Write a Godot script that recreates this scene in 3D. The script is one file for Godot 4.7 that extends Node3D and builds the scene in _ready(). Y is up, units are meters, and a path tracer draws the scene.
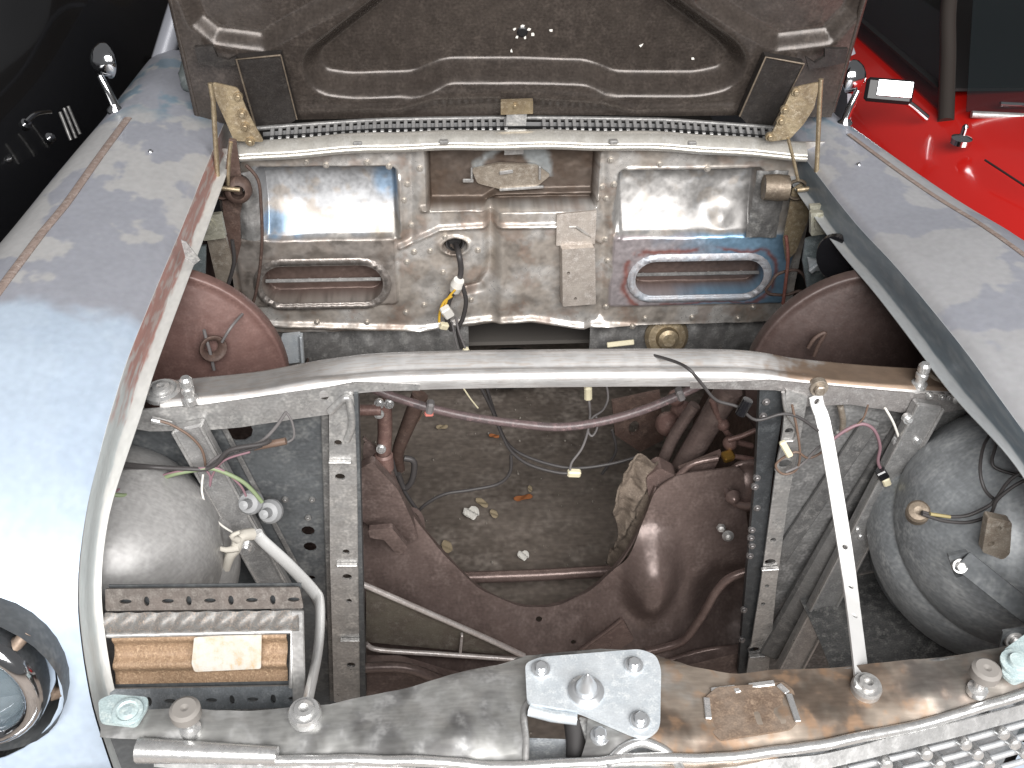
extends Node3D
# Workshop photograph: a stripped engine bay. Metres, y up, +x right of the picture, +z towards the viewer (front of the car).

# ---------------------------------------------------------------- mesh helpers
var _bolt_mesh = {}

func new_s() -> Dictionary:
	return {"v": PackedVector3Array(), "n": PackedVector3Array(), "u": PackedVector2Array(), "cuts": []}

func cut(s) -> void:   # what follows becomes a piece of its own
	s.cuts.append(s.v.size())

func tri(s, a: Vector3, b: Vector3, c: Vector3, na: Vector3, nb: Vector3, nc: Vector3, ua := Vector2.ZERO, ub := Vector2.ZERO, uc := Vector2.ZERO) -> void:
	var g := (b - a).cross(c - a)
	if g.length_squared() < 1e-16:
		return
	if g.dot(na + nb + nc) > 0.0:
		s.v.append(a); s.v.append(c); s.v.append(b)
		s.n.append(na); s.n.append(nc); s.n.append(nb)
		s.u.append(ua); s.u.append(uc); s.u.append(ub)
	else:
		s.v.append(a); s.v.append(b); s.v.append(c)
		s.n.append(na); s.n.append(nb); s.n.append(nc)
		s.u.append(ua); s.u.append(ub); s.u.append(uc)

func flat(s, a: Vector3, b: Vector3, c: Vector3, out: Vector3) -> void:
	var g := (b - a).cross(c - a)
	if g.length_squared() < 1e-16:
		return
	g = g.normalized()
	if g.dot(out) < 0.0:
		g = -g
	tri(s, a, b, c, g, g, g)

func quad(s, a: Vector3, b: Vector3, c: Vector3, d: Vector3, out: Vector3) -> void:
	flat(s, a, b, c, out)
	flat(s, a, c, d, out)

func commit(s, called: String, m: Material, parent: Node) -> MeshInstance3D:
	if s.cuts.size() > 0:
		var from := 0
		var last: MeshInstance3D = null
		for e in s.cuts + [s.v.size()]:
			if e > from:
				last = commit({"v": s.v.slice(from, e), "n": s.n.slice(from, e), "u": s.u.slice(from, e), "cuts": []}, called, m, parent)
			from = e
		return last
	var arr := []
	arr.resize(Mesh.ARRAY_MAX)
	arr[Mesh.ARRAY_VERTEX] = s.v
	arr[Mesh.ARRAY_NORMAL] = s.n
	arr[Mesh.ARRAY_TEX_UV] = s.u
	var am := ArrayMesh.new()
	am.add_surface_from_arrays(Mesh.PRIMITIVE_TRIANGLES, arr)
	am.surface_set_material(0, m)
	var o := MeshInstance3D.new()
	o.mesh = am
	o.name = called
	parent.add_child(o, true)
	return o

func thing(called: String, label: String, category: String, group := "") -> Node3D:
	var o := Node3D.new()
	o.name = called
	add_child(o, true)
	o.set_meta("label", label)
	o.set_meta("category", category)
	if group != "":
		o.set_meta("group", group)
	return o

func tag(o: Node, label: String, category: String, group := "") -> void:
	o.set_meta("label", label)
	o.set_meta("category", category)
	if group != "":
		o.set_meta("group", group)

# a sheet of metal: outline and holes in 2D, bent into space by f, with thickness
func sheet(s, outline: Array, holes: Array, step: float, f: Callable, th: float, uv_from := Vector2.INF, uv_span := Vector2.ONE) -> void:
	var ol := PackedVector2Array(outline)
	if Geometry2D.is_polygon_clockwise(ol):
		ol.reverse()
	var loops := [_dense(ol, step)]
	for h in holes:
		loops.append(_dense(PackedVector2Array(h), step))
	var pts := PackedVector2Array()
	var lo := ol[0]
	var hi := ol[0]
	for p in ol:
		lo = lo.min(p)
		hi = hi.max(p)
	for l in loops:
		pts.append_array(l)
	var nx := int((hi.x - lo.x) / step)
	var ny := int((hi.y - lo.y) / step)
	if nx * ny < 12000:
		for i in range(1, nx + 1):
			for j in range(1, ny + 1):
				var p := Vector2(lo.x + (i - 0.5 + 0.07 * sin(j * 3.1)) * step, lo.y + (j - 0.5 + 0.07 * sin(i * 2.3)) * step)
				if _inside(p, ol, holes):
					pts.append(p)
	var span := hi - lo
	var P := PackedVector3Array()
	var N := PackedVector3Array()
	var U := PackedVector2Array()
	var e: float = 0.0015
	for p in pts:
		var q: Vector3 = f.call(p)
		var du: Vector3 = f.call(p + Vector2(e, 0)) - f.call(p - Vector2(e, 0))
		var dv: Vector3 = f.call(p + Vector2(0, e)) - f.call(p - Vector2(0, e))
		P.append(q)
		N.append(du.cross(dv).normalized())
		U.append((p - lo) / span if uv_from == Vector2.INF else (p - uv_from) / uv_span)
	var t := Geometry2D.triangulate_delaunay(pts)
	for i in range(0, t.size(), 3):
		var a := t[i]
		var b := t[i + 1]
		var c := t[i + 2]
		if not _inside((pts[a] + pts[b] + pts[c]) / 3.0, ol, holes):
			continue
		tri(s, P[a], P[b], P[c], N[a], N[b], N[c], U[a], U[b], U[c])
		if th > 0.0:
			tri(s, P[a] - N[a] * th, P[b] - N[b] * th, P[c] - N[c] * th, -N[a], -N[b], -N[c], U[a], U[b], U[c])
	if th > 0.0:
		var k := 0
		for l in loops:
			var n: int = l.size()
			for i in n:
				var a: int = k + i
				var b: int = k + (i + 1) % n
				var w := (P[b] - P[a]).cross(N[a])
				var n0 := w.normalized()
				tri(s, P[a], P[b], P[b] - N[b] * th, n0, n0, n0, U[a], U[b], U[b])
				tri(s, P[a], P[b] - N[b] * th, P[a] - N[a] * th, n0, n0, n0, U[a], U[b], U[a])
			k += n

func _dense(l: PackedVector2Array, step: float) -> PackedVector2Array:
	var out := PackedVector2Array()
	for i in l.size():
		var a := l[i]
		var b := l[(i + 1) % l.size()]
		var n := maxi(1, int(ceil(a.distance_to(b) / step)))
		for k in n:
			out.append(a.lerp(b, float(k) / n))
	return out

func _inside(p: Vector2, ol: PackedVector2Array, holes: Array) -> bool:
	if not Geometry2D.is_point_in_polygon(p, ol):
		return false
	for h in holes:
		if Geometry2D.is_point_in_polygon(p, PackedVector2Array(h)):
			return false
	return true

func ring2(c: Vector2, rx: float, ry: float, n := 12) -> Array:
	var out := []
	for i in n:
		var a := TAU * i / n
		out.append(c + Vector2(cos(a) * rx, sin(a) * ry))
	return out

func slot2(a: Vector2, b: Vector2, n := 8) -> Array:   # a stadium inside the box a..b
	var lo := a.min(b)
	var hi := a.max(b)
	var r := (hi.y - lo.y) / 2.0
	var cy := (hi.y + lo.y) / 2.0
	var out := []
	for i in n + 1:
		var t := -PI / 2 + PI * i / n
		out.append(Vector2(hi.x - r + cos(t) * r, cy + sin(t) * r))
	for i in n + 1:
		var t := PI / 2 + PI * i / n
		out.append(Vector2(lo.x + r + cos(t) * r, cy + sin(t) * r))
	return out

func round_poly(pts: Array, r: float) -> Array:
	var out := []
	var n := pts.size()
	for i in n:
		var p: Vector2 = pts[i]
		var a: Vector2 = pts[(i + n - 1) % n]
		var b: Vector2 = pts[(i + 1) % n]
		var q := minf(r, minf(p.distance_to(a), p.distance_to(b)) * 0.45)
		var s0 := p + (a - p).normalized() * q
		var s1 := p + (b - p).normalized() * q
		for k in 5:
			var t := k / 4.0
			out.append(s0.lerp(p, t).lerp(p.lerp(s1, t), t))
	return out

# plane z = const seen from the front
func at_z(z: float) -> Callable:
	return func(p: Vector2) -> Vector3: return Vector3(p.x, p.y, z)

# a plate through 3D points (almost in a plane)
func plate(s, pts: Array, th: float, holes := [], rnd := 0.0, step := 0.04) -> void:
	var c := Vector3.ZERO
	for p in pts:
		c += p
	c /= pts.size()
	var nrm := Vector3.ZERO
	for i in pts.size():
		nrm += (pts[i] - c).cross(pts[(i + 1) % pts.size()] - c)
	nrm = nrm.normalized()
	if nrm.dot(Vector3(-0.15, 1.7, 1.2) - c) < 0.0:
		nrm = -nrm
	var ux: Vector3 = (Vector3.RIGHT - nrm * nrm.x).normalized()
	if absf(nrm.x) > 0.9:
		ux = Vector3(0, 0, -1.0 * signf(nrm.x)).normalized()
		ux = (ux - nrm * nrm.dot(ux)).normalized()
	var uy := nrm.cross(ux)
	var o2 := []
	for p in pts:
		o2.append(Vector2((p - c).dot(ux), (p - c).dot(uy)))
	var h2 := []
	for h in holes:   # [point, radius] or [point, rx, ry]
		var q := Vector2((h[0] - c).dot(ux), (h[0] - c).dot(uy))
		h2.append(ring2(q, h[1], h[2] if h.size() > 2 else h[1], 10))
	if rnd > 0.0:
		o2 = round_poly(o2, rnd)
	sheet(s, o2, h2, step, func(p: Vector2) -> Vector3: return c + ux * p.x + uy * p.y, th)

func grid(s, nu: int, nv: int, f: Callable, th := 0.0, uvf = null) -> void:
	var P := []
	for i in nu + 1:
		for j in nv + 1:
			P.append(f.call(float(i) / nu, float(j) / nv))
	var N := []
	for i in nu + 1:
		for j in nv + 1:
			var du: Vector3 = P[mini(i + 1, nu) * (nv + 1) + j] - P[maxi(i - 1, 0) * (nv + 1) + j]
			var dv: Vector3 = P[i * (nv + 1) + mini(j + 1, nv)] - P[i * (nv + 1) + maxi(j - 1, 0)]
			N.append(du.cross(dv).normalized())
	for i in nu:
		for j in nv:
			var a := i * (nv + 1) + j
			var b := a + nv + 1
			var ua := Vector2(float(i) / nu, 1.0 - float(j) / nv)
			var ub := Vector2(float(i + 1) / nu, 1.0 - float(j) / nv)
			var uc := Vector2(float(i + 1) / nu, 1.0 - float(j + 1) / nv)
			var ud := Vector2(float(i) / nu, 1.0 - float(j + 1) / nv)
			if uvf != null:
				ua = uvf.call(float(i) / nu, float(j) / nv)
				ub = uvf.call(float(i + 1) / nu, float(j) / nv)
				uc = uvf.call(float(i + 1) / nu, float(j + 1) / nv)
				ud = uvf.call(float(i) / nu, float(j + 1) / nv)
			tri(s, P[a], P[b], P[b + 1], N[a], N[b], N[b + 1], ua, ub, uc)
			tri(s, P[a], P[b + 1], P[a + 1], N[a], N[b + 1], N[a + 1], ua, uc, ud)
			if th > 0.0:
				tri(s, P[a] - N[a] * th, P[b] - N[b] * th, P[b + 1] - N[b + 1] * th, -N[a], -N[b], -N[b + 1], ua, ub, uc)
				tri(s, P[a] - N[a] * th, P[b + 1] - N[b + 1] * th, P[a + 1] - N[a + 1] * th, -N[a], -N[b + 1], -N[a + 1], ua, uc, ud)
	if th > 0.0:
		var rim := []
		for i in nu: rim.append([i * (nv + 1), (i + 1) * (nv + 1)])
		for i in nu: rim.append([(i + 1) * (nv + 1) + nv, i * (nv + 1) + nv])
		for j in nv: rim.append([j + 1, j])
		for j in nv: rim.append([nu * (nv + 1) + j, nu * (nv + 1) + j + 1])
		for r in rim:
			var a: int = r[0]
			var b: int = r[1]
			var w: Vector3 = (P[b] - P[a]).cross(N[a])
			quad(s, P[a], P[b], P[b] - N[b] * th, P[a] - N[a] * th, w)

func smooth_path(pts: Array, per := 5) -> Array:
	if pts.size() < 3:
		return pts
	var out := []
	for i in pts.size() - 1:
		var p0: Vector3 = pts[maxi(i - 1, 0)]
		var p1: Vector3 = pts[i]
		var p2: Vector3 = pts[i + 1]
		var p3: Vector3 = pts[mini(i + 2, pts.size() - 1)]
		for k in per:
			out.append(p1.cubic_interpolate(p2, p0, p3, float(k) / per))
	out.append(pts[pts.size() - 1])
	return out

func tube(s, pts: Array, r: float, sides := 8, r2 := -1.0, squash := 1.0) -> void:
	var n := pts.size()
	if r2 < 0.0: r2 = r
	var up := Vector3.UP
	var prev := []
	var prevn := []
	var d := Vector3.ZERO
	for i in n:
		d = (pts[mini(i + 1, n - 1)] - pts[maxi(i - 1, 0)]).normalized()
		if absf(d.dot(up)) > 0.95:
			up = Vector3.BACK if absf(d.z) < 0.8 else Vector3.RIGHT
		var sx := d.cross(up).normalized()
		var sy := sx.cross(d)
		up = sy
		var rr := lerpf(r, r2, float(i) / maxi(1, n - 1))
		var cur := []
		var curn := []
		for k in sides:
			var a := TAU * k / sides
			cur.append(pts[i] + (sx * cos(a) + sy * sin(a) * squash) * rr)
			curn.append((sx * cos(a) * squash + sy * sin(a)).normalized())
		if i > 0:
			for k in sides:
				var k2 := (k + 1) % sides
				tri(s, prev[k], cur[k], cur[k2], prevn[k], curn[k], curn[k2])
				tri(s, prev[k], cur[k2], prev[k2], prevn[k], curn[k2], prevn[k2])
		if i == 0 or i == n - 1:
			var o := -d if i == 0 else d
			for k in sides:
				tri(s, pts[i], cur[k], cur[(k + 1) % sides], o, o, o)
		prev = cur
		prevn = curn

# a bevelled box: t carries it, size in its own axes
func box(s, t: Transform3D, size: Vector3, ch := 0.002) -> void:
	var h := size / 2.0
	ch = minf(ch, minf(h.x, minf(h.y, h.z)) * 0.6)
	var ax := [t.basis.x, t.basis.y, t.basis.z]
	var hh := [h.x, h.y, h.z]
	for a in 3:
		var b: int = (a + 1) % 3
		var c: int = (a + 2) % 3
		for sg in [-1.0, 1.0]:
			var o: Vector3 = t.origin + ax[a] * hh[a] * sg
			var x: Vector3 = ax[b] * (hh[b] - ch)
			var y: Vector3 = ax[c] * (hh[c] - ch)
			quad(s, o - x - y, o + x - y, o + x + y, o - x + y, ax[a] * sg)
			for sb in [-1.0, 1.0]:   # edge between face a and face b
				var p: Vector3 = t.origin + ax[a] * hh[a] * sg + ax[b] * (hh[b] - ch) * sb
				var q: Vector3 = t.origin + ax[a] * (hh[a] - ch) * sg + ax[b] * hh[b] * sb
				quad(s, p - y, p + y, q + y, q - y, ax[a] * sg + ax[b] * sb)
	for i in [-1.0, 1.0]:
		for j in [-1.0, 1.0]:
			for k in [-1.0, 1.0]:
				var o: Vector3 = t.origin
				flat(s, o + ax[0] * h.x * i + ax[1] * (h.y - ch) * j + ax[2] * (h.z - ch) * k, o + ax[0] * (h.x - ch) * i + ax[1] * h.y * j + ax[2] * (h.z - ch) * k, o + ax[0] * (h.x - ch) * i + ax[1] * (h.y - ch) * j + ax[2] * h.z * k, ax[0] * i + ax[1] * j + ax[2] * k)

# a bar of rectangular section from a to b; width lies across "face"
func bar(s, a: Vector3, b: Vector3, w: float, th: float, face: Vector3, ch := 0.0015) -> void:
	var d := (b - a).normalized()
	var f := (face - d * face.dot(d)).normalized()
	box(s, Transform3D(Basis(d, f.cross(d), f), (a + b) / 2.0), Vector3(a.distance_to(b), w, th), ch)

# profile of (radius, height) turned round the axis
func lathe(s, at: Vector3, axis: Vector3, prof: Array, segs := 20, smooth := false) -> void:
	axis = axis.normalized()
	var x := axis.cross(Vector3.UP if absf(axis.y) < 0.9 else Vector3.RIGHT).normalized()
	var y := axis.cross(x)
	var nrm := []
	for i in prof.size():
		var p0: Vector2 = prof[maxi(i - 1, 0)]
		var p1: Vector2 = prof[mini(i + 1, prof.size() - 1)]
		var tg := (p1 - p0).normalized()
		nrm.append(Vector2(tg.y, -tg.x))
	for i in prof.size() - 1:
		var p: Vector2 = prof[i]
		var q: Vector2 = prof[i + 1]
		if p.distance_to(q) < 1e-6:
			continue
		var tg := (q - p).normalized()
		var fl := Vector2(tg.y, -tg.x)
		var np: Vector2 = nrm[i] if smooth else fl
		var nq: Vector2 = nrm[i + 1] if smooth else fl
		for k in segs:
			var a0 := TAU * k / segs
			var a1 := TAU * (k + 1) / segs
			var d0 := x * cos(a0) + y * sin(a0)
			var d1 := x * cos(a1) + y * sin(a1)
			var A := at + d0 * p.x + axis * p.y
			var B := at + d1 * p.x + axis * p.y
			var C := at + d1 * q.x + axis * q.y
			var D := at + d0 * q.x + axis * q.y
			tri(s, A, B, C, d0 * np.x + axis * np.y, d1 * np.x + axis * np.y, d1 * nq.x + axis * nq.y)
			tri(s, A, C, D, d0 * np.x + axis * np.y, d1 * nq.x + axis * nq.y, d0 * nq.x + axis * nq.y)

func bolt(parent: Node, at: Vector3, axis: Vector3, r: float, m: Material, called := "bolt") -> MeshInstance3D:
	if not _bolt_mesh.has(m):
		var s := new_s()
		lathe(s, Vector3.ZERO, Vector3.BACK, [Vector2(0, -0.6), Vector2(1.0, -0.6), Vector2(1.0, 0.1), Vector2(0.95, 0.18), Vector2(0.62, 0.18)], 14)
		lathe(s, Vector3.ZERO, Vector3.BACK, [Vector2(0.66, 0.1), Vector2(0.66, 0.62), Vector2(0.52, 0.75), Vector2(0, 0.75)], 6)
		var arr := []
		arr.resize(Mesh.ARRAY_MAX)
		arr[Mesh.ARRAY_VERTEX] = s.v
		arr[Mesh.ARRAY_NORMAL] = s.n
		arr[Mesh.ARRAY_TEX_UV] = s.u
		var am := ArrayMesh.new()
		am.add_surface_from_arrays(Mesh.PRIMITIVE_TRIANGLES, arr)
		am.surface_set_material(0, m)
		_bolt_mesh[m] = am
	var o := MeshInstance3D.new()
	o.mesh = _bolt_mesh[m]
	o.name = called
	parent.add_child(o, true)
	axis = axis.normalized()
	var x := axis.cross(Vector3.UP if absf(axis.y) < 0.9 else Vector3.RIGHT).normalized()
	o.transform = Transform3D(Basis(x * r, axis.cross(x) * r, axis * r), at)
	return o

# ---------------------------------------------------------------- distance fields for stamped relief
func sd_box(p: Vector2, a: Vector2, b: Vector2, r: float) -> float:
	var c := (a + b) / 2.0
	var h := (a - b).abs() / 2.0 - Vector2(r, r)
	var q := (p - c).abs() - h
	return q.max(Vector2.ZERO).length() + minf(maxf(q.x, q.y), 0.0) - r

func sd_line(p: Vector2, l: Array) -> float:
	var d := 1e9
	for i in l.size() - 1:
		var a: Vector2 = l[i]
		var b: Vector2 = l[i + 1]
		var t := clampf((p - a).dot(b - a) / (b - a).length_squared(), 0.0, 1.0)
		d = minf(d, p.distance_squared_to(a.lerp(b, t)))
	return sqrt(d)

func sd_poly(p: Vector2, l: Array) -> float:
	var d := sd_line(p, l + [l[0]])
	return -d if Geometry2D.is_point_in_polygon(p, PackedVector2Array(l)) else d

func st(lo: float, hi: float, x: float) -> float:
	return smoothstep(lo, hi, x)

func table(t: Array, x: float) -> float:   # [[x, y], ...] with x rising
	if x <= t[0][0]: return t[0][1]
	for i in t.size() - 1:
		if x <= t[i + 1][0]:
			return lerpf(t[i][1], t[i + 1][1], (x - t[i][0]) / (t[i + 1][0] - t[i][0]))
	return t[t.size() - 1][1]

# ---------------------------------------------------------------- materials
var _noise_cache = {}

func nz(sd: int, fr: float, oct := 4) -> FastNoiseLite:
	var n := FastNoiseLite.new()
	n.seed = sd
	n.frequency = fr
	n.noise_type = FastNoiseLite.TYPE_SIMPLEX_SMOOTH
	n.fractal_octaves = oct
	return n

const TS := 300
func nimg(sd: int, fr: float, oct := 4) -> PackedByteArray:
	var key := "%d %f %d" % [sd, fr, oct]
	if not _noise_cache.has(key):
		var im := nz(sd, fr, oct).get_seamless_image(TS, TS)
		im.convert(Image.FORMAT_L8)
		_noise_cache[key] = im.get_data()
	return _noise_cache[key]

func lin(r: float, g: float, b: float) -> Color:
	return Color(r, g, b).linear_to_srgb()

func plain(c: Color, rough: float, metal := 0.0, coat := 0.0) -> StandardMaterial3D:
	var m := StandardMaterial3D.new()
	m.albedo_color = c
	m.roughness = rough
	m.metallic = metal
	if coat > 0.0:
		m.clearcoat_enabled = true
		m.clearcoat = coat
		m.clearcoat_roughness = 0.06
	return m

# mottled, worn surface: three base colours (linear) mixed by two layers of noise, fine speckle, rough map, relief
func worn(c0: Color, c1: Color, c2: Color, sd: int, scale: float, metal: float, r0: float, r1: float, relief := 1.0, speck := 0.08, fr := 0.012) -> StandardMaterial3D:
	var A := nimg(sd, fr, 6)
	var B := nimg(sd + 7, fr * 3.6, 6)
	var C := nimg(sd + 13, 0.22, 2)
	var col := PackedByteArray()
	col.resize(TS * TS * 3)
	for i in TS * TS:
		var a := A[i] / 255.0
		var b := B[i] / 255.0
		var c := C[i] / 255.0 - 0.5
		var k := smoothstep(0.18, 0.82, a * 0.75 + b * 0.25)
		var k2 := smoothstep(0.42, 0.95, b * 0.65 + a * 0.25 + c * 0.35 + 0.05)
		var x := c0.lerp(c1, k).lerp(c2, k2)
		var streak := C[((i / TS) * 5 % TS) * TS + absi(i % TS - TS / 2) / 4] / 255.0
		var g := 1.0 + c * speck * 4.0 + (b - 0.5) * speck * 2.0 + (smoothstep(0.62, 0.8, streak) - smoothstep(0.38, 0.2, streak)) * speck * 1.2
		x = Color(clampf(x.r * g, 0, 1), clampf(x.g * g, 0, 1), clampf(x.b * g, 0, 1)).linear_to_srgb()
		col[i * 3] = x.r8
		col[i * 3 + 1] = x.g8
		col[i * 3 + 2] = x.b8
	var m := StandardMaterial3D.new()
	m.albedo_texture = ImageTexture.create_from_image(Image.create_from_data(TS, TS, false, Image.FORMAT_RGB8, col))
	m.roughness_texture = rough_map(sd, clampf(r0 / r1, 0.0, 1.0))
	m.roughness_texture_channel = BaseMaterial3D.TEXTURE_CHANNEL_GRAYSCALE
	m.roughness = r1
	m.metallic = metal
	m.uv1_triplanar = true
	m.uv1_world_triplanar = true
	m.uv1_scale = Vector3.ONE * scale
	if relief > 0.0:
		m.normal_enabled = true
		m.normal_texture = bumps(sd, fr)
		m.normal_scale = relief
	return m

var _rough_cache = {}
func rough_map(sd: int, least: float) -> ImageTexture:
	var q := clampi(int(round(least * 5.0)), 2, 4)
	var key := q * 10 + sd % 2
	if not _rough_cache.has(key):
		var A := nimg(300 + sd % 2, 0.03, 5)
		var C := nimg(310, 0.2, 2)
		var ro := PackedByteArray()
		ro.resize(TS * TS)
		for i in TS * TS:
			ro[i] = int(255.0 * clampf(lerpf(q / 5.0, 1.0, clampf(A[i] / 255.0 + (C[i] / 255.0 - 0.5) * 0.3, 0, 1)), 0, 1))
		_rough_cache[key] = ImageTexture.create_from_image(Image.create_from_data(TS, TS, false, Image.FORMAT_L8, ro))
	return _rough_cache[key]

var _bump_cache = {}
func bumps(sd: int, fr: float) -> ImageTexture:
	var key := sd % 3
	if not _bump_cache.has(key):
		var im := nz(90 + key, 0.045, 4).get_seamless_image(TS, TS)
		im.convert(Image.FORMAT_RGBA8)
		im.bump_map_to_normal_map(2.2)
		_bump_cache[key] = ImageTexture.create_from_image(im)
	return _bump_cache[key]

# a surface with its own paint map in uv
func painted(w: int, h: int, f: Callable, metal: float, rough: float, relief := 0.0) -> StandardMaterial3D:
	var im := Image.create(w, h, false, Image.FORMAT_RGB8)
	var ro := Image.create(w, h, false, Image.FORMAT_L8)
	for j in h:
		for i in w:
			var c: Color = f.call((i + 0.5) / w, (j + 0.5) / h)
			im.set_pixel(i, j, Color(clampf(c.r, 0, 1), clampf(c.g, 0, 1), clampf(c.b, 0, 1)).linear_to_srgb())
			ro.set_pixel(i, j, Color(c.a, c.a, c.a))
	var m := StandardMaterial3D.new()
	m.albedo_texture = ImageTexture.create_from_image(im)
	m.roughness_texture = ImageTexture.create_from_image(ro)
	m.roughness_texture_channel = BaseMaterial3D.TEXTURE_CHANNEL_GRAYSCALE
	m.roughness = rough
	m.metallic = metal
	m.texture_repeat = false
	return m

# a strap of flat metal along a path, with holes [distance, radius]
func strap(s, pts: Array, w: float, th: float, face: Vector3, holes := []) -> void:
	var path := smooth_path(pts, 6)
	var d := [0.0]
	for i in path.size() - 1:
		d.append(d[i] + path[i].distance_to(path[i + 1]))
	var total: float = d[d.size() - 1]
	var at := func(t: float) -> Vector3:
		t = clampf(t, 0.0, total)
		for i in path.size() - 1:
			if t <= d[i + 1]:
				return path[i].lerp(path[i + 1], (t - d[i]) / maxf(d[i + 1] - d[i], 1e-6))
		return path[path.size() - 1]
	var hs := []
	for h in holes:
		hs.append(ring2(Vector2(h[0] * total, 0), h[1], h[1], 10))
	sheet(s, [Vector2(0, -w / 2), Vector2(total, -w / 2), Vector2(total, w / 2), Vector2(0, w / 2)], hs, 0.012, func(p: Vector2) -> Vector3:
		var q: Vector3 = at.call(p.x)
		var dir: Vector3 = (at.call(p.x + 0.01) - at.call(p.x - 0.01)).normalized()
		return q + face.cross(dir).normalized() * p.y, th)

# ---------------------------------------------------------------- the scene
var M = {}

func _ready() -> void:
	var cam := Camera3D.new()
	cam.name = "camera"
	add_child(cam)
	cam.transform = Transform3D(Basis(Vector3(0.9979, 0.0141, 0.0630), Vector3(0.0256, 0.8089, -0.5874), Vector3(-0.0593, 0.5878, 0.8068)), Vector3(-0.1550, 1.6900, 1.1700))
	cam.fov = rad_to_deg(2.0 * atan(0.384))
	cam.near = 0.05
	cam.far = 60.0
	cam.current = true
	var we := WorldEnvironment.new()
	we.name = "environment"
	var env := Environment.new()
	env.background_mode = Environment.BG_COLOR
	env.background_color = lin(0.10, 0.10, 0.102)  # even grey out of view, added as fill light
	env.tonemap_mode = Environment.TONE_MAPPER_LINEAR
	env.tonemap_exposure = 1.15
	env.sdfgi_enabled = true
	env.ssao_enabled = true
	env.ssil_enabled = true
	we.environment = env
	add_child(we)
	# daylight that falls in through the open front of the workshop, behind and above the viewer
	var door := AreaLight3D.new()
	door.name = "daylight_opening"
	door.area_size = Vector2(4.6, 2.4)
	door.light_energy = 44.0
	door.light_color = Color(1.0, 0.992, 0.985)
	door.area_range = 30.0
	door.shadow_enabled = true
	add_child(door)
	door.look_at_from_position(Vector3(0.5, 3.3, 3.3), Vector3(0.0, 0.6, -0.2), Vector3.UP)
	make_materials()
	setting()
	build_car()
	debris()
	far_cars()

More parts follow.
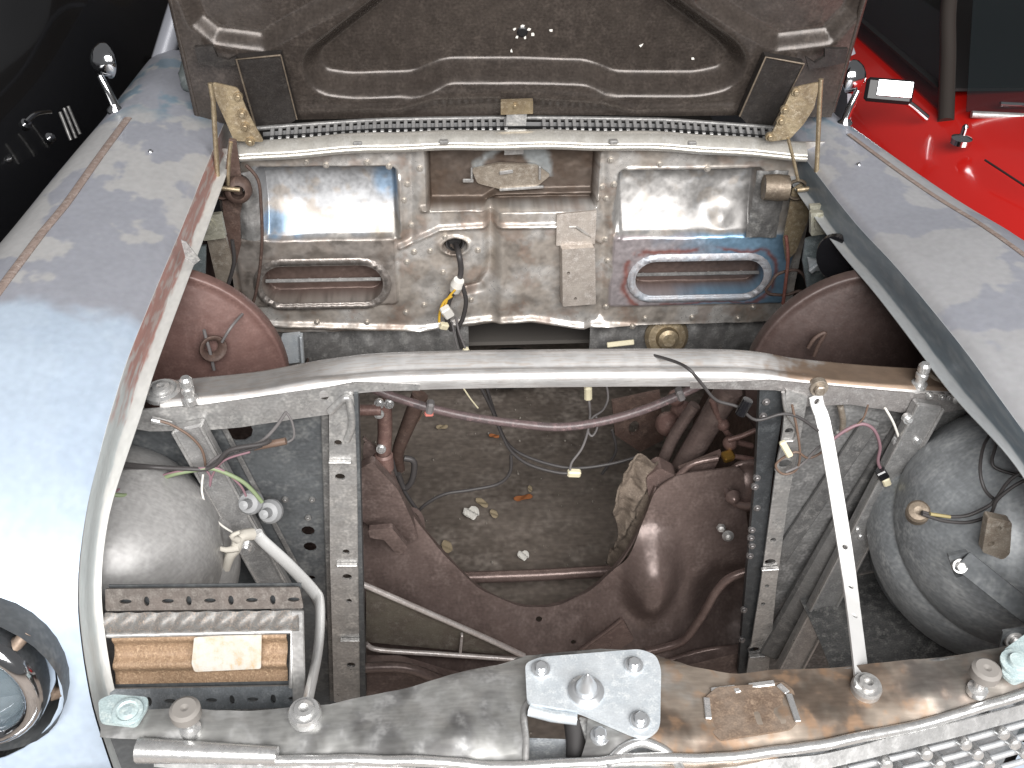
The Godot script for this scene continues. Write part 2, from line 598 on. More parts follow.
func make_materials() -> void:
	M.steel = worn(lin3(0.50, 0.49, 0.48), lin3(0.38, 0.38, 0.375), lin3(0.60, 0.59, 0.57), 3, 2.4, 0.62, 0.24, 0.52, 0.3)
	M.steel_dark = worn(lin3(0.22, 0.215, 0.21), lin3(0.14, 0.14, 0.14), lin3(0.34, 0.335, 0.32), 11, 2.6, 0.45, 0.32, 0.65, 0.4)
	M.panel = worn(lin3(0.105, 0.112, 0.117), lin3(0.080, 0.086, 0.092), lin3(0.16, 0.165, 0.165), 21, 1.8, 0.3, 0.34, 0.62, 0.4)
	M.bucket = worn(lin3(0.275, 0.292, 0.305), lin3(0.21, 0.225, 0.237), lin3(0.37, 0.385, 0.39), 31, 2.0, 0.12, 0.28, 0.46, 0.2, 0.14)
	M.brown = worn(lin3(0.165, 0.122, 0.110), lin3(0.125, 0.092, 0.083), lin3(0.215, 0.165, 0.15), 41, 2.0, 0.3, 0.22, 0.44, 0.25, 0.10)
	M.brown_dull = worn(lin3(0.10, 0.062, 0.050), lin3(0.07, 0.046, 0.038), lin3(0.15, 0.10, 0.08), 43, 3.5, 0.1, 0.5, 0.8, 0.6)
	M.hood = worn(lin3(0.062, 0.051, 0.044), lin3(0.050, 0.041, 0.036), lin3(0.080, 0.066, 0.057), 51, 2.0, 0.3, 0.18, 0.34, 0.10, 0.14)
	M.cad = worn(lin3(0.42, 0.34, 0.22), lin3(0.30, 0.23, 0.15), lin3(0.52, 0.45, 0.33), 61, 6.0, 0.7, 0.35, 0.6, 0.4)
	M.zinc = worn(lin3(0.62, 0.66, 0.69), lin3(0.52, 0.57, 0.61), lin3(0.74, 0.77, 0.78), 71, 5.0, 0.35, 0.32, 0.55, 0.25, 0.04)
	M.bright = worn(lin3(0.72, 0.72, 0.71), lin3(0.60, 0.60, 0.60), lin3(0.80, 0.80, 0.79), 81, 4.0, 0.75, 0.18, 0.40, 0.2, 0.04)
	M.rib = worn(lin3(0.30, 0.20, 0.125), lin3(0.22, 0.14, 0.085), lin3(0.40, 0.29, 0.19), 91, 6.0, 0.1, 0.5, 0.8, 0.8, 0.14, 0.03)
	M.cloth = worn(lin3(0.17, 0.135, 0.105), lin3(0.13, 0.10, 0.08), lin3(0.23, 0.19, 0.15), 101, 5.0, 0.0, 0.85, 0.98, 1.0, 0.12, 0.03)
	M.concrete = worn(lin3(0.205, 0.172, 0.146), lin3(0.125, 0.102, 0.085), lin3(0.27, 0.235, 0.205), 111, 0.7, 0.0, 0.5, 0.9, 0.5, 0.12, 0.010)
	M.chrome = plain(lin(0.80, 0.81, 0.83), 0.10, 1.0)
	M.black = plain(lin(0.012, 0.012, 0.013), 0.42)
	M.black_gloss = plain(lin(0.010, 0.010, 0.012), 0.22, 0.0, 0.7)
	M.rubber = plain(lin(0.028, 0.026, 0.026), 0.7)
	M.wire_grey = plain(lin(0.16, 0.15, 0.15), 0.55)
	M.wire_dark = plain(lin(0.05, 0.046, 0.046), 0.5)
	M.wire_pink = plain(lin(0.22, 0.13, 0.15), 0.5)
	M.wire_green = plain(lin(0.20, 0.25, 0.14), 0.55)
	M.wire_brown = plain(lin(0.15, 0.10, 0.075), 0.5)
	M.wire_yellow = plain(lin(0.62, 0.38, 0.04), 0.5)
	M.cream = plain(lin(0.72, 0.66, 0.47), 0.55)
	M.white = plain(lin(0.75, 0.73, 0.68), 0.6)
	M.red = plain(lin(0.62, 0.014, 0.010), 0.3, 0.0, 0.8)
	M.car_black = plain(lin(0.006, 0.006, 0.007), 0.2, 0.0, 0.9)
	M.dark_trim = plain(lin(0.02, 0.02, 0.021), 0.6)
	M.glass = plain(lin(0.01, 0.012, 0.014), 0.05)
	M.glass.transparency = BaseMaterial3D.TRANSPARENCY_ALPHA
	M.glass.albedo_color = Color(0.10, 0.13, 0.14, 0.35)
	M.hood_dark = worn(lin3(0.030, 0.026, 0.024), lin3(0.022, 0.019, 0.018), lin3(0.045, 0.040, 0.036), 53, 3.0, 0.15, 0.4, 0.6, 0.4, 0.12)
	M.cad_dull = worn(lin3(0.20, 0.16, 0.12), lin3(0.14, 0.11, 0.085), lin3(0.27, 0.23, 0.18), 63, 6.0, 0.5, 0.4, 0.65, 0.4)
	M.cad_pale = worn(lin3(0.42, 0.41, 0.33), lin3(0.34, 0.33, 0.27), lin3(0.50, 0.49, 0.42), 65, 6.0, 0.4, 0.4, 0.6, 0.3)
	M.tan_steel = worn(lin3(0.40, 0.35, 0.29), lin3(0.30, 0.25, 0.20), lin3(0.48, 0.44, 0.38), 67, 5.0, 0.6, 0.33, 0.55, 0.4)
	M.rust_steel = worn(lin3(0.27, 0.21, 0.165), lin3(0.18, 0.125, 0.09), lin3(0.35, 0.26, 0.19), 69, 5.0, 0.4, 0.4, 0.7, 0.5)
	M.rivet = plain(lin(0.55, 0.51, 0.46), 0.38, 0.7)
	M.rivet_dark = plain(lin(0.22, 0.21, 0.21), 0.4, 0.6)
	M.vent_l = worn(lin3(0.30, 0.27, 0.25), lin3(0.22, 0.19, 0.17), lin3(0.42, 0.40, 0.38), 73, 6.0, 0.6, 0.3, 0.5, 0.4)
	M.vent_r = worn(lin3(0.38, 0.42, 0.47), lin3(0.40, 0.36, 0.36), lin3(0.46, 0.50, 0.54), 75, 5.0, 0.2, 0.35, 0.55, 0.3)
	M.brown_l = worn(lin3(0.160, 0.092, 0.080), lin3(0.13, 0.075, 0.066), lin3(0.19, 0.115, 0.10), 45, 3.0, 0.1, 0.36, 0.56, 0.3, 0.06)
	M.brown_r = worn(lin3(0.070, 0.046, 0.041), lin3(0.057, 0.038, 0.034), lin3(0.085, 0.058, 0.052), 47, 3.0, 0.1, 0.4, 0.6, 0.3, 0.06)  # darker than brown_l: part of the right shield's shade is in this colour
	M.brown_pink = worn(lin3(0.20, 0.12, 0.105), lin3(0.15, 0.09, 0.078), lin3(0.27, 0.18, 0.155), 49, 5.0, 0.2, 0.38, 0.6, 0.4)
	M.brown_shine = worn(lin3(0.20, 0.145, 0.13), lin3(0.15, 0.105, 0.095), lin3(0.27, 0.20, 0.18), 42, 4.0, 0.35, 0.25, 0.42, 0.25, 0.05)
	M.brown_grey = worn(lin3(0.14, 0.125, 0.10), lin3(0.11, 0.09, 0.075), lin3(0.18, 0.165, 0.14), 44, 4.0, 0.2, 0.4, 0.6, 0.3)
	M.worn_edge = worn(lin3(0.66, 0.62, 0.60), lin3(0.50, 0.44, 0.41), lin3(0.72, 0.70, 0.69), 46, 6.0, 0.5, 0.3, 0.5, 0.3)
	M.rust_red = worn(lin3(0.20, 0.07, 0.055), lin3(0.14, 0.055, 0.045), lin3(0.28, 0.15, 0.12), 48, 6.0, 0.1, 0.5, 0.7, 0.4)
	M.steel_teal = worn(lin3(0.22, 0.26, 0.27), lin3(0.16, 0.19, 0.20), lin3(0.32, 0.36, 0.37), 77, 5.0, 0.3, 0.4, 0.6, 0.3)
	M.steel_mid = worn(lin3(0.40, 0.395, 0.39), lin3(0.31, 0.31, 0.31), lin3(0.48, 0.475, 0.47), 79, 4.0, 0.6, 0.33, 0.55, 0.35)
	M.bar_grey = worn(lin3(0.36, 0.34, 0.33), lin3(0.28, 0.265, 0.26), lin3(0.44, 0.43, 0.42), 83, 4.0, 0.55, 0.35, 0.55, 0.3)
	M.panel_rib = worn(lin3(0.18, 0.18, 0.178), lin3(0.12, 0.12, 0.12), lin3(0.26, 0.255, 0.25), 85, 4.0, 0.35, 0.35, 0.6, 0.4)
	M.panel_mott = worn(lin3(0.17, 0.17, 0.168), lin3(0.08, 0.082, 0.085), lin3(0.32, 0.315, 0.30), 87, 4.0, 0.25, 0.4, 0.7, 0.5, 0.14)
	M.rail_dark = worn(lin3(0.05, 0.054, 0.058), lin3(0.038, 0.042, 0.046), lin3(0.075, 0.08, 0.084), 89, 4.0, 0.2, 0.38, 0.55, 0.3)
	M.rail_mid = worn(lin3(0.17, 0.145, 0.13), lin3(0.12, 0.105, 0.095), lin3(0.24, 0.22, 0.20), 93, 5.0, 0.4, 0.4, 0.6, 0.4)
	M.rail_blue = worn(lin3(0.24, 0.26, 0.28), lin3(0.18, 0.20, 0.215), lin3(0.32, 0.34, 0.36), 95, 5.0, 0.5, 0.35, 0.55, 0.3)
	M.seal = worn(lin3(0.19, 0.19, 0.185), lin3(0.13, 0.125, 0.12), lin3(0.32, 0.25, 0.20), 97, 9.0, 0.2, 0.4, 0.6, 0.6, 0.1, 0.03)
	M.bucket_l = worn(lin3(0.32, 0.315, 0.31), lin3(0.27, 0.265, 0.26), lin3(0.38, 0.375, 0.37), 33, 2.0, 0.12, 0.30, 0.46, 0.2, 0.10)
	M.paint_white = plain(lin(0.80, 0.80, 0.79), 0.32, 0.15)
	M.cream_dull = plain(lin(0.55, 0.52, 0.46), 0.8)
	M.zinc_bolt = plain(lin(0.66, 0.68, 0.70), 0.28, 0.75)
	M.teal_zinc = worn(lin3(0.46, 0.56, 0.56), lin3(0.38, 0.47, 0.49), lin3(0.56, 0.63, 0.61), 99, 5.0, 0.2, 0.38, 0.55, 0.3)
	M.buffer = plain(lin(0.22, 0.205, 0.19), 0.7)
	M.conduit = worn(lin3(0.12, 0.085, 0.085), lin3(0.07, 0.06, 0.062), lin3(0.24, 0.16, 0.16), 103, 5.0, 0.0, 0.3, 0.5, 0.3)
	M.holder = plain(lin(0.26, 0.265, 0.27), 0.5)
	M.wire_yellow_dull = plain(lin(0.30, 0.25, 0.12), 0.6)
	M.rubber_grey = plain(lin(0.10, 0.115, 0.115), 0.5)
	M.glass_teal = plain(Color(0.25, 0.42, 0.46, 0.45), 0.05)
	M.glass_teal.transparency = BaseMaterial3D.TRANSPARENCY_ALPHA
	M.car_grey = plain(lin(0.33, 0.34, 0.38), 0.45, 0.1, 0.1)
	M.leaf_orange = plain(lin(0.36, 0.13, 0.045), 0.8)
	M.leaf_straw = plain(lin(0.36, 0.29, 0.19), 0.85)
	M.pillar = plain(lin(0.045, 0.038, 0.034), 0.3, 0.2)
	M.grille_metal = worn(lin3(0.62, 0.64, 0.66), lin3(0.52, 0.54, 0.56), lin3(0.70, 0.71, 0.72), 107, 5.0, 0.55, 0.3, 0.5, 0.2, 0.04)
	M.grille_back = worn(lin3(0.30, 0.32, 0.34), lin3(0.22, 0.24, 0.26), lin3(0.42, 0.44, 0.45), 109, 4.0, 0.3, 0.4, 0.6, 0.3)
	M.lens = plain(Color(0.55, 0.62, 0.66, 0.25), 0.04)
	M.lens.transparency = BaseMaterial3D.TRANSPARENCY_ALPHA
	M.label_mat = worn(lin3(0.52, 0.495, 0.45), lin3(0.48, 0.45, 0.40), lin3(0.42, 0.30, 0.17), 113, 6.0, 0.0, 0.6, 0.8, 0.2, 0.04)
	M.grit = plain(lin(0.30, 0.27, 0.235), 0.9)
	M.bracket_mat = worn(lin3(0.52, 0.47, 0.42), lin3(0.40, 0.35, 0.31), lin3(0.60, 0.56, 0.52), 68, 4.0, 0.35, 0.32, 0.52, 0.3)
	M.cowl_mat = worn(lin3(0.60, 0.58, 0.53), lin3(0.50, 0.48, 0.44), lin3(0.66, 0.65, 0.62), 82, 3.0, 0.6, 0.22, 0.40, 0.12, 0.06)
	M.panel_right = worn(lin3(0.24, 0.24, 0.238), lin3(0.17, 0.17, 0.17), lin3(0.34, 0.335, 0.33), 86, 2.2, 0.35, 0.34, 0.58, 0.3, 0.12)
	M.pan = plain(lin(0.11, 0.10, 0.09), 0.8)
	M.tyre = plain(lin(0.02, 0.02, 0.02), 0.85)

func lin3(r: float, g: float, b: float) -> Color:
	return Color(r, g, b)

func setting() -> void:
	var s := new_s()
	grid(s, 60, 60, func(u: float, v: float): return Vector3(lerpf(-9, 9, u), 0.004 * sin(u * 41.0) * sin(v * 37.0), lerpf(6, -9, v)))
	var g := commit(s, "ground", M.concrete, self)
	g.set_meta("kind", "structure")
	s = new_s()
	box(s, Transform3D(Basis.IDENTITY, Vector3(0, 1.5, -6.2)), Vector3(16, 3.02, 0.2), 0.01)
	var w := commit(s, "wall", M.wall_mat if M.has("wall_mat") else worn(lin3(0.05, 0.042, 0.034), lin3(0.035, 0.03, 0.026), lin3(0.07, 0.06, 0.05), 121, 0.8, 0.0, 0.8, 0.95, 0.6), self)
	w.set_meta("kind", "structure")

# ---------------------------------------------------------------- the silver car
func build_car() -> void:
	var car := thing("silver_car", "stripped silver grey car in the foreground with open bonnet and empty engine bay", "car")
	fenders(car)
	bonnet(car)
	cowl(car)
	firewall(car)
	hinges(car)
	splash_shields(car)
	rear_corners(car)
	under_parts(car)
	crossbar(car)
	radiator_support(car)
	buckets(car)
	braces(car)
	cooler(car)
	front_panel(car)
	grille(car)
	headlights(car)
	lower_mouldings(car)
	wiring(car)
	cabin(car)

func lip_curve(pts: Array) -> Array:   # (z, y) points -> evenly dense [s, z, y]
	var sm := []
	for p in pts:
		sm.append(Vector3(p[0], p[1], 0))
	sm = smooth_path(sm, 10)
	var out := []
	var s := 0.0
	for i in sm.size():
		if i > 0:
			s += sm[i].distance_to(sm[i - 1])
		out.append(Vector3(s, sm[i].x, sm[i].y))
	return out

func lip_at(c: Array, s: float) -> Vector2:
	if s <= c[0].x:
		return Vector2(c[0].y + s, c[0].z)
	for i in c.size() - 1:
		if s <= c[i + 1].x:
			var t: float = (s - c[i].x) / (c[i + 1].x - c[i].x)
			return Vector2(lerpf(c[i].y, c[i + 1].y, t), lerpf(c[i].z, c[i + 1].z, t))
	return Vector2(c[c.size() - 1].y, c[c.size() - 1].z)

func ctable(t: Array, x: float) -> float:
	var n := t.size()
	if x <= t[0][0]: return t[0][1]
	if x >= t[n - 1][0]: return t[n - 1][1]
	for i in n - 1:
		if x <= t[i + 1][0]:
			var a: Array = t[maxi(i - 1, 0)]
			var b: Array = t[i]
			var c: Array = t[i + 1]
			var d: Array = t[mini(i + 2, n - 1)]
			var h: float = c[0] - b[0]
			var w: float = (x - b[0]) / h
			var m0: float = (c[1] - a[1]) / maxf(c[0] - a[0], 1e-6) * h
			var m1: float = (d[1] - b[1]) / maxf(d[0] - b[0], 1e-6) * h
			return b[1] * (2 * w * w * w - 3 * w * w + 1) + m0 * (w * w * w - 2 * w * w + w) + c[1] * (3 * w * w - 2 * w * w * w) + m1 * (w * w * w - w * w)
	return 0.0

const FX := [[0.0, 0.0], [0.02, 0.02], [0.1, 0.1], [0.2, 0.2], [0.25, 0.25], [0.30, 0.292], [0.34, 0.315], [0.4, 0.326], [0.8, 0.335]]
const FH := [[0.0, -0.010], [0.012, -0.001], [0.03, 0.004], [0.1, 0.022], [0.16, 0.032], [0.2, 0.033], [0.25, 0.021], [0.30, -0.012], [0.34, -0.045], [0.4, -0.105], [0.8, -0.5]]
var LC_LEFT: Array
var LC_RIGHT: Array
const SC_LEFT := [[-1.2, 0.82], [-0.83, 0.86], [-0.55, 0.94], [-0.3, 1.0], [0.5, 1.04]]
const SC_RIGHT := [[-1.2, 0.42], [-0.87, 0.45], [-0.66, 0.62], [-0.33, 0.88], [0.0, 1.0], [0.5, 1.04]]

func fender_point(side: float, s: float, e: float) -> Vector3:
	var c: Array = LC_LEFT if side < 0.0 else LC_RIGHT
	var p := lip_at(c, s)
	var t := (lip_at(c, s + 0.03) - lip_at(c, s - 0.03)).normalized()
	var n := Vector2(-t.y, t.x)
	var h := ctable(FH, e)
	if h < 0.0:
		h *= lerpf(1.0, 0.22, st(1.25, 1.55, s))
	var k := table(SC_LEFT if side < 0.0 else SC_RIGHT, p.x)
	var x := ctable(FX, e) * k
	return Vector3(side * ((0.606 if side < 0.0 else 0.582) + x), p.y + n.y * h, p.x + n.x * h)

func fenders(car: Node3D) -> void:
	LC_LEFT = lip_curve([[-1.15, 0.926], [-0.9, 0.924], [-0.62, 0.917], [-0.4, 0.909], [-0.27, 0.907], [-0.04, 0.901], [0.07, 0.888], [0.16, 0.870], [0.234, 0.848], [0.299, 0.811], [0.333, 0.777], [0.355, 0.735], [0.373, 0.684], [0.386, 0.62], [0.392, 0.48], [0.388, 0.3]])
	LC_RIGHT = lip_curve([[-1.15, 0.872], [-0.8, 0.872], [-0.457, 0.876], [-0.227, 0.893], [0.0, 0.901], [0.12, 0.899], [0.220, 0.896], [0.279, 0.890], [0.327, 0.872], [0.362, 0.844], [0.388, 0.806], [0.405, 0.759], [0.418, 0.704], [0.428, 0.62], [0.432, 0.48], [0.425, 0.3]])
	var n1 := nz(5, 2.6, 5)
	var n2 := nz(6, 9.0, 4)
	var n3 := nz(8, 60.0, 3)
	for side in [-1.0, 1.0]:
		var sm := 1.99
		var paint := func(u: float, v: float) -> Color:
			var e := (u if side < 0.0 else v) * 0.8
			var ss := (v if side < 0.0 else u) * sm
			var p := Vector3(e * 1.2, ss, side * 3.0)
			var a := n1.get_noise_3dv(p * 1.6)
			var b := n2.get_noise_3dv(p)
			var c := n3.get_noise_3dv(p)
			var col := Color(0.315, 0.325, 0.365, 0.46)      # blue grey primer
			var beige := Color(0.43, 0.425, 0.415, 0.6)      # pale sanded patches with a clear edge
			var k := st(-0.02, 0.10, a + 0.35 * b + 0.10 * st(0.15, 0.3, e) + 0.06 * c)
			col = col.lerp(beige, k * (0.8 if side < 0.0 else 0.55))
			var blue := Color(0.44, 0.535, 0.65, 0.34)        # old blue paint further forward
			var front := st(1.06, 1.13, ss + 0.13 * a + 0.03 * b + (0.05 if side < 0.0 else -0.35))
			col = col.lerp(blue, front * 0.85)
			var teal := Color(0.20, 0.27, 0.33, 0.35)
			col = col.lerp(teal, st(0.42, 0.30, ss + 0.15 * a) * st(-0.1, 0.2, a + b))
			var g := 1.0 + 0.10 * c + 0.05 * b
			return Color(col.r * g, col.g * g, col.b * g, col.a)
		var m := painted(220, 520, paint, 0.12, 1.0) if side < 0.0 else painted(520, 220, paint, 0.12, 1.0)
		m.clearcoat_enabled = true
		m.clearcoat = 0.12
		m.clearcoat_roughness = 0.25
		var s := new_s()
		var hole := ring2(Vector2(0.126, 1.602) if side < 0.0 else Vector2(0.134, 1.628), 0.100, 0.112, 28)
		if side < 0.0:
			sheet(s, [Vector2(0.03, 0), Vector2(0.8, 0), Vector2(0.8, sm), Vector2(0.03, sm)], [hole], 0.022, func(p: Vector2) -> Vector3: return fender_point(side, p.y, p.x), 0.0016, Vector2.ZERO, Vector2(0.8, sm))
			grid(s, 6, 90, func(u: float, v: float): return fender_point(side, v * sm, u * 0.03), 0.0, func(u: float, v: float): return Vector2(u * 0.03 / 0.8, v))
		else:
			var h2 := []
			for q in hole: h2.append(Vector2(q.y, q.x))
			sheet(s, [Vector2(0, 0.03), Vector2(sm, 0.03), Vector2(sm, 0.8), Vector2(0, 0.8)], [h2], 0.022, func(p: Vector2) -> Vector3: return fender_point(side, p.x, p.y), 0.0016, Vector2.ZERO, Vector2(sm, 0.8))
			grid(s, 90, 6, func(u: float, v: float): return fender_point(side, u * sm, v * 0.03), 0.0, func(u: float, v: float): return Vector2(u, v * 0.03 / 0.8))
		var fd := commit(s, "fender", m, car)
		fd.set_meta("label", "pale blue and grey primed fender" if side < 0.0 else "evenly grey primed fender beside red car")
		# turned-down flange along the bonnet opening
		s = new_s()
		var c: Array = LC_LEFT if side < 0.0 else LC_RIGHT
		var drop := 0.030 if side < 0.0 else 0.043
		grid(s, 90, 6, func(u: float, v: float):
			var ss: float = lerpf(0.16, 1.86, u)
			var p := lip_at(c, ss)
			var t := (lip_at(c, ss + 0.03) - lip_at(c, ss - 0.03)).normalized()
			var n := Vector2(-t.y, t.x)
			var dr := lerpf(drop, 0.022, st(1.15, 1.4, ss))
			var dn := table([[0, -0.0085], [0.12, -0.014], [0.72, -0.012 - dr], [0.86, -0.017 - dr], [1.0, -0.017 - dr]], v)
			var ix := table([[0, 0.0], [0.12, -0.003], [0.72, -0.006], [0.86, -0.009], [1.0, -0.009 - lerpf(0.015, 0.006, st(1.2, 1.45, ss))]], v)
			return Vector3(side * ((0.606 if side < 0.0 else 0.582) + ix), p.y + n.y * dn, p.x + n.x * dn), 0.0014)
		var fm: StandardMaterial3D
		if side < 0.0:
			fm = painted(400, 24, func(u: float, v: float) -> Color:
				var ss := lerpf(0.16, 1.86, u)
				var b := n2.get_noise_2d(ss * 1.5, v * 0.5)
				var fine := n3.get_noise_2d(ss * 0.6, v * 0.4)
				var col := Color(0.36, 0.20, 0.175, 0.5).lerp(Color(0.40, 0.33, 0.31, 0.5), st(0.0, 0.3, b))
				col = col.lerp(Color(0.42, 0.45, 0.45, 0.45), st(1.12, 1.24, ss + 0.12 * b))
				col = col.lerp(Color(0.30, 0.28, 0.26, 0.5), st(0.42, 0.34, ss + 0.1 * b))
				col = col.lerp(Color(0.55, 0.55, 0.53, 0.4), st(0.72, 0.8, 1.0 - v + 0.1 * b))
				var g := 1.0 + 0.14 * fine
				return Color(col.r * g, col.g * g, col.b * g, col.a), 0.1, 1.0)
		else:
			fm = painted(400, 24, func(u: float, v: float) -> Color:
				var ss := lerpf(0.16, 1.86, u)
				var b := n2.get_noise_2d(ss * 1.5 + 3.0, v * 0.5)
				var fine := n3.get_noise_2d(ss * 0.6, v * 0.4)
				var col := Color(0.125, 0.155, 0.18, 0.4).lerp(Color(0.17, 0.195, 0.215, 0.45), st(-0.1, 0.4, b))
				col = col.lerp(Color(0.40, 0.42, 0.43, 0.4), st(0.70, 0.76, 1.0 - v + 0.03 * b))  # lower lip paler: its edge highlight is put into the colour
				var g := 1.0 + 0.12 * fine
				return Color(col.r * g, col.g * g, col.b * g, col.a), 0.15, 1.0)
		commit(s, "flange", fm, fd)
		# rusty moulding seam on the crown
		s = new_s()
		var tr := [[0.35, 0.188], [0.75, 0.188], [1.15, 0.205], [1.45, 0.205]] if side < 0.0 else [[0.38, 0.165], [0.75, 0.185], [1.15, 0.20], [1.45, 0.205]]
		var path := []
		for i in 36:
			var ss := lerpf(0.40, 1.45, i / 35.0)
			path.append(fender_point(side, ss, table(tr, ss)) + Vector3(0, 0.0005, 0))
		tube(s, path, 0.0080 if side < 0.0 else 0.0055, 8, -1.0, 0.34)
		commit(s, "moulding_seam", worn(lin3(0.30, 0.235, 0.205), lin3(0.24, 0.18, 0.155), lin3(0.37, 0.32, 0.295), 141, 5.0, 0.1, 0.5, 0.75, 0.6), fd)
		# scraped chrome clip and bare spot
		bolt(fd, fender_point(side, 0.53, 0.105), Vector3(0, 1, 0.05), 0.005, M.chrome, "clip")
		# wing mirror
		var wm := Node3D.new()
		wm.name = "wing_mirror"
		car.add_child(wm, true)
		var b0 := fender_point(side, 0.335, 0.24 if side < 0.0 else 0.21)
		s = new_s()
		lathe(s, b0, Vector3(0, 1, 0), [Vector2(0.016, -0.004), Vector2(0.016, 0.003), Vector2(0.009, 0.010), Vector2(0.007, 0.02)], 16, true)
		tube(s, smooth_path([b0 + Vector3(0, 0.012, 0), b0 + Vector3(0.008 * side, 0.04, -0.004), b0 + Vector3(0.018 * side, 0.066, -0.010)]), 0.0095, 10, 0.007)
		commit(s, "stalk", M.chrome, wm)
		s = new_s()
		lathe(s, b0 + Vector3(0.012 * side, 0.088, -0.030), Vector3(0.75 * side, 0.1, 0.65), [Vector2(0.0, 0.022), Vector2(0.014, 0.020), Vector2(0.026, 0.012), Vector2(0.034, 0.0), Vector2(0.035, -0.008), Vector2(0.032, -0.011), Vector2(0, -0.008)], 22, true)
		commit(s, "head", M.chrome, wm)
	# torn clips where the flanges lost their rubber
	var k := new_s()
	plate(k, [Vector3(-0.5770, 0.9387, -0.2700), Vector3(-0.5699, 0.9350, -0.2700), Vector3(-0.5536, 0.9024, -0.2700), Vector3(-0.5645, 0.8935, -0.2700), Vector3(-0.5755, 0.9029, -0.2700)], 0.002)
	commit(k, "torn_clip", M.steel, car)
	k = new_s()
	plate(k, [Vector3(0.5987, 0.8717, -0.4000), Vector3(0.6217, 0.8832, -0.4000), Vector3(0.6377, 0.8550, -0.4000), Vector3(0.6362, 0.8224, -0.4000), Vector3(0.6052, 0.8271, -0.4000), Vector3(0.5894, 0.8478, -0.4000)], 0.003, [], 0.004)
	commit(k, "torn_clip", M.brown_dull, car)

# ---------------------------------------------------------------- bonnet
const H0 := Vector3(0, 0.925, -0.80)
const HD := Vector3(0, 0.985, 0.174)
const HN := Vector3(0, -0.174, 0.985)

func on_hood(p: Vector2, out := 0.0) -> Vector3:
	return H0 + Vector3(p.x, 0, 0) + HD * p.y + HN * out

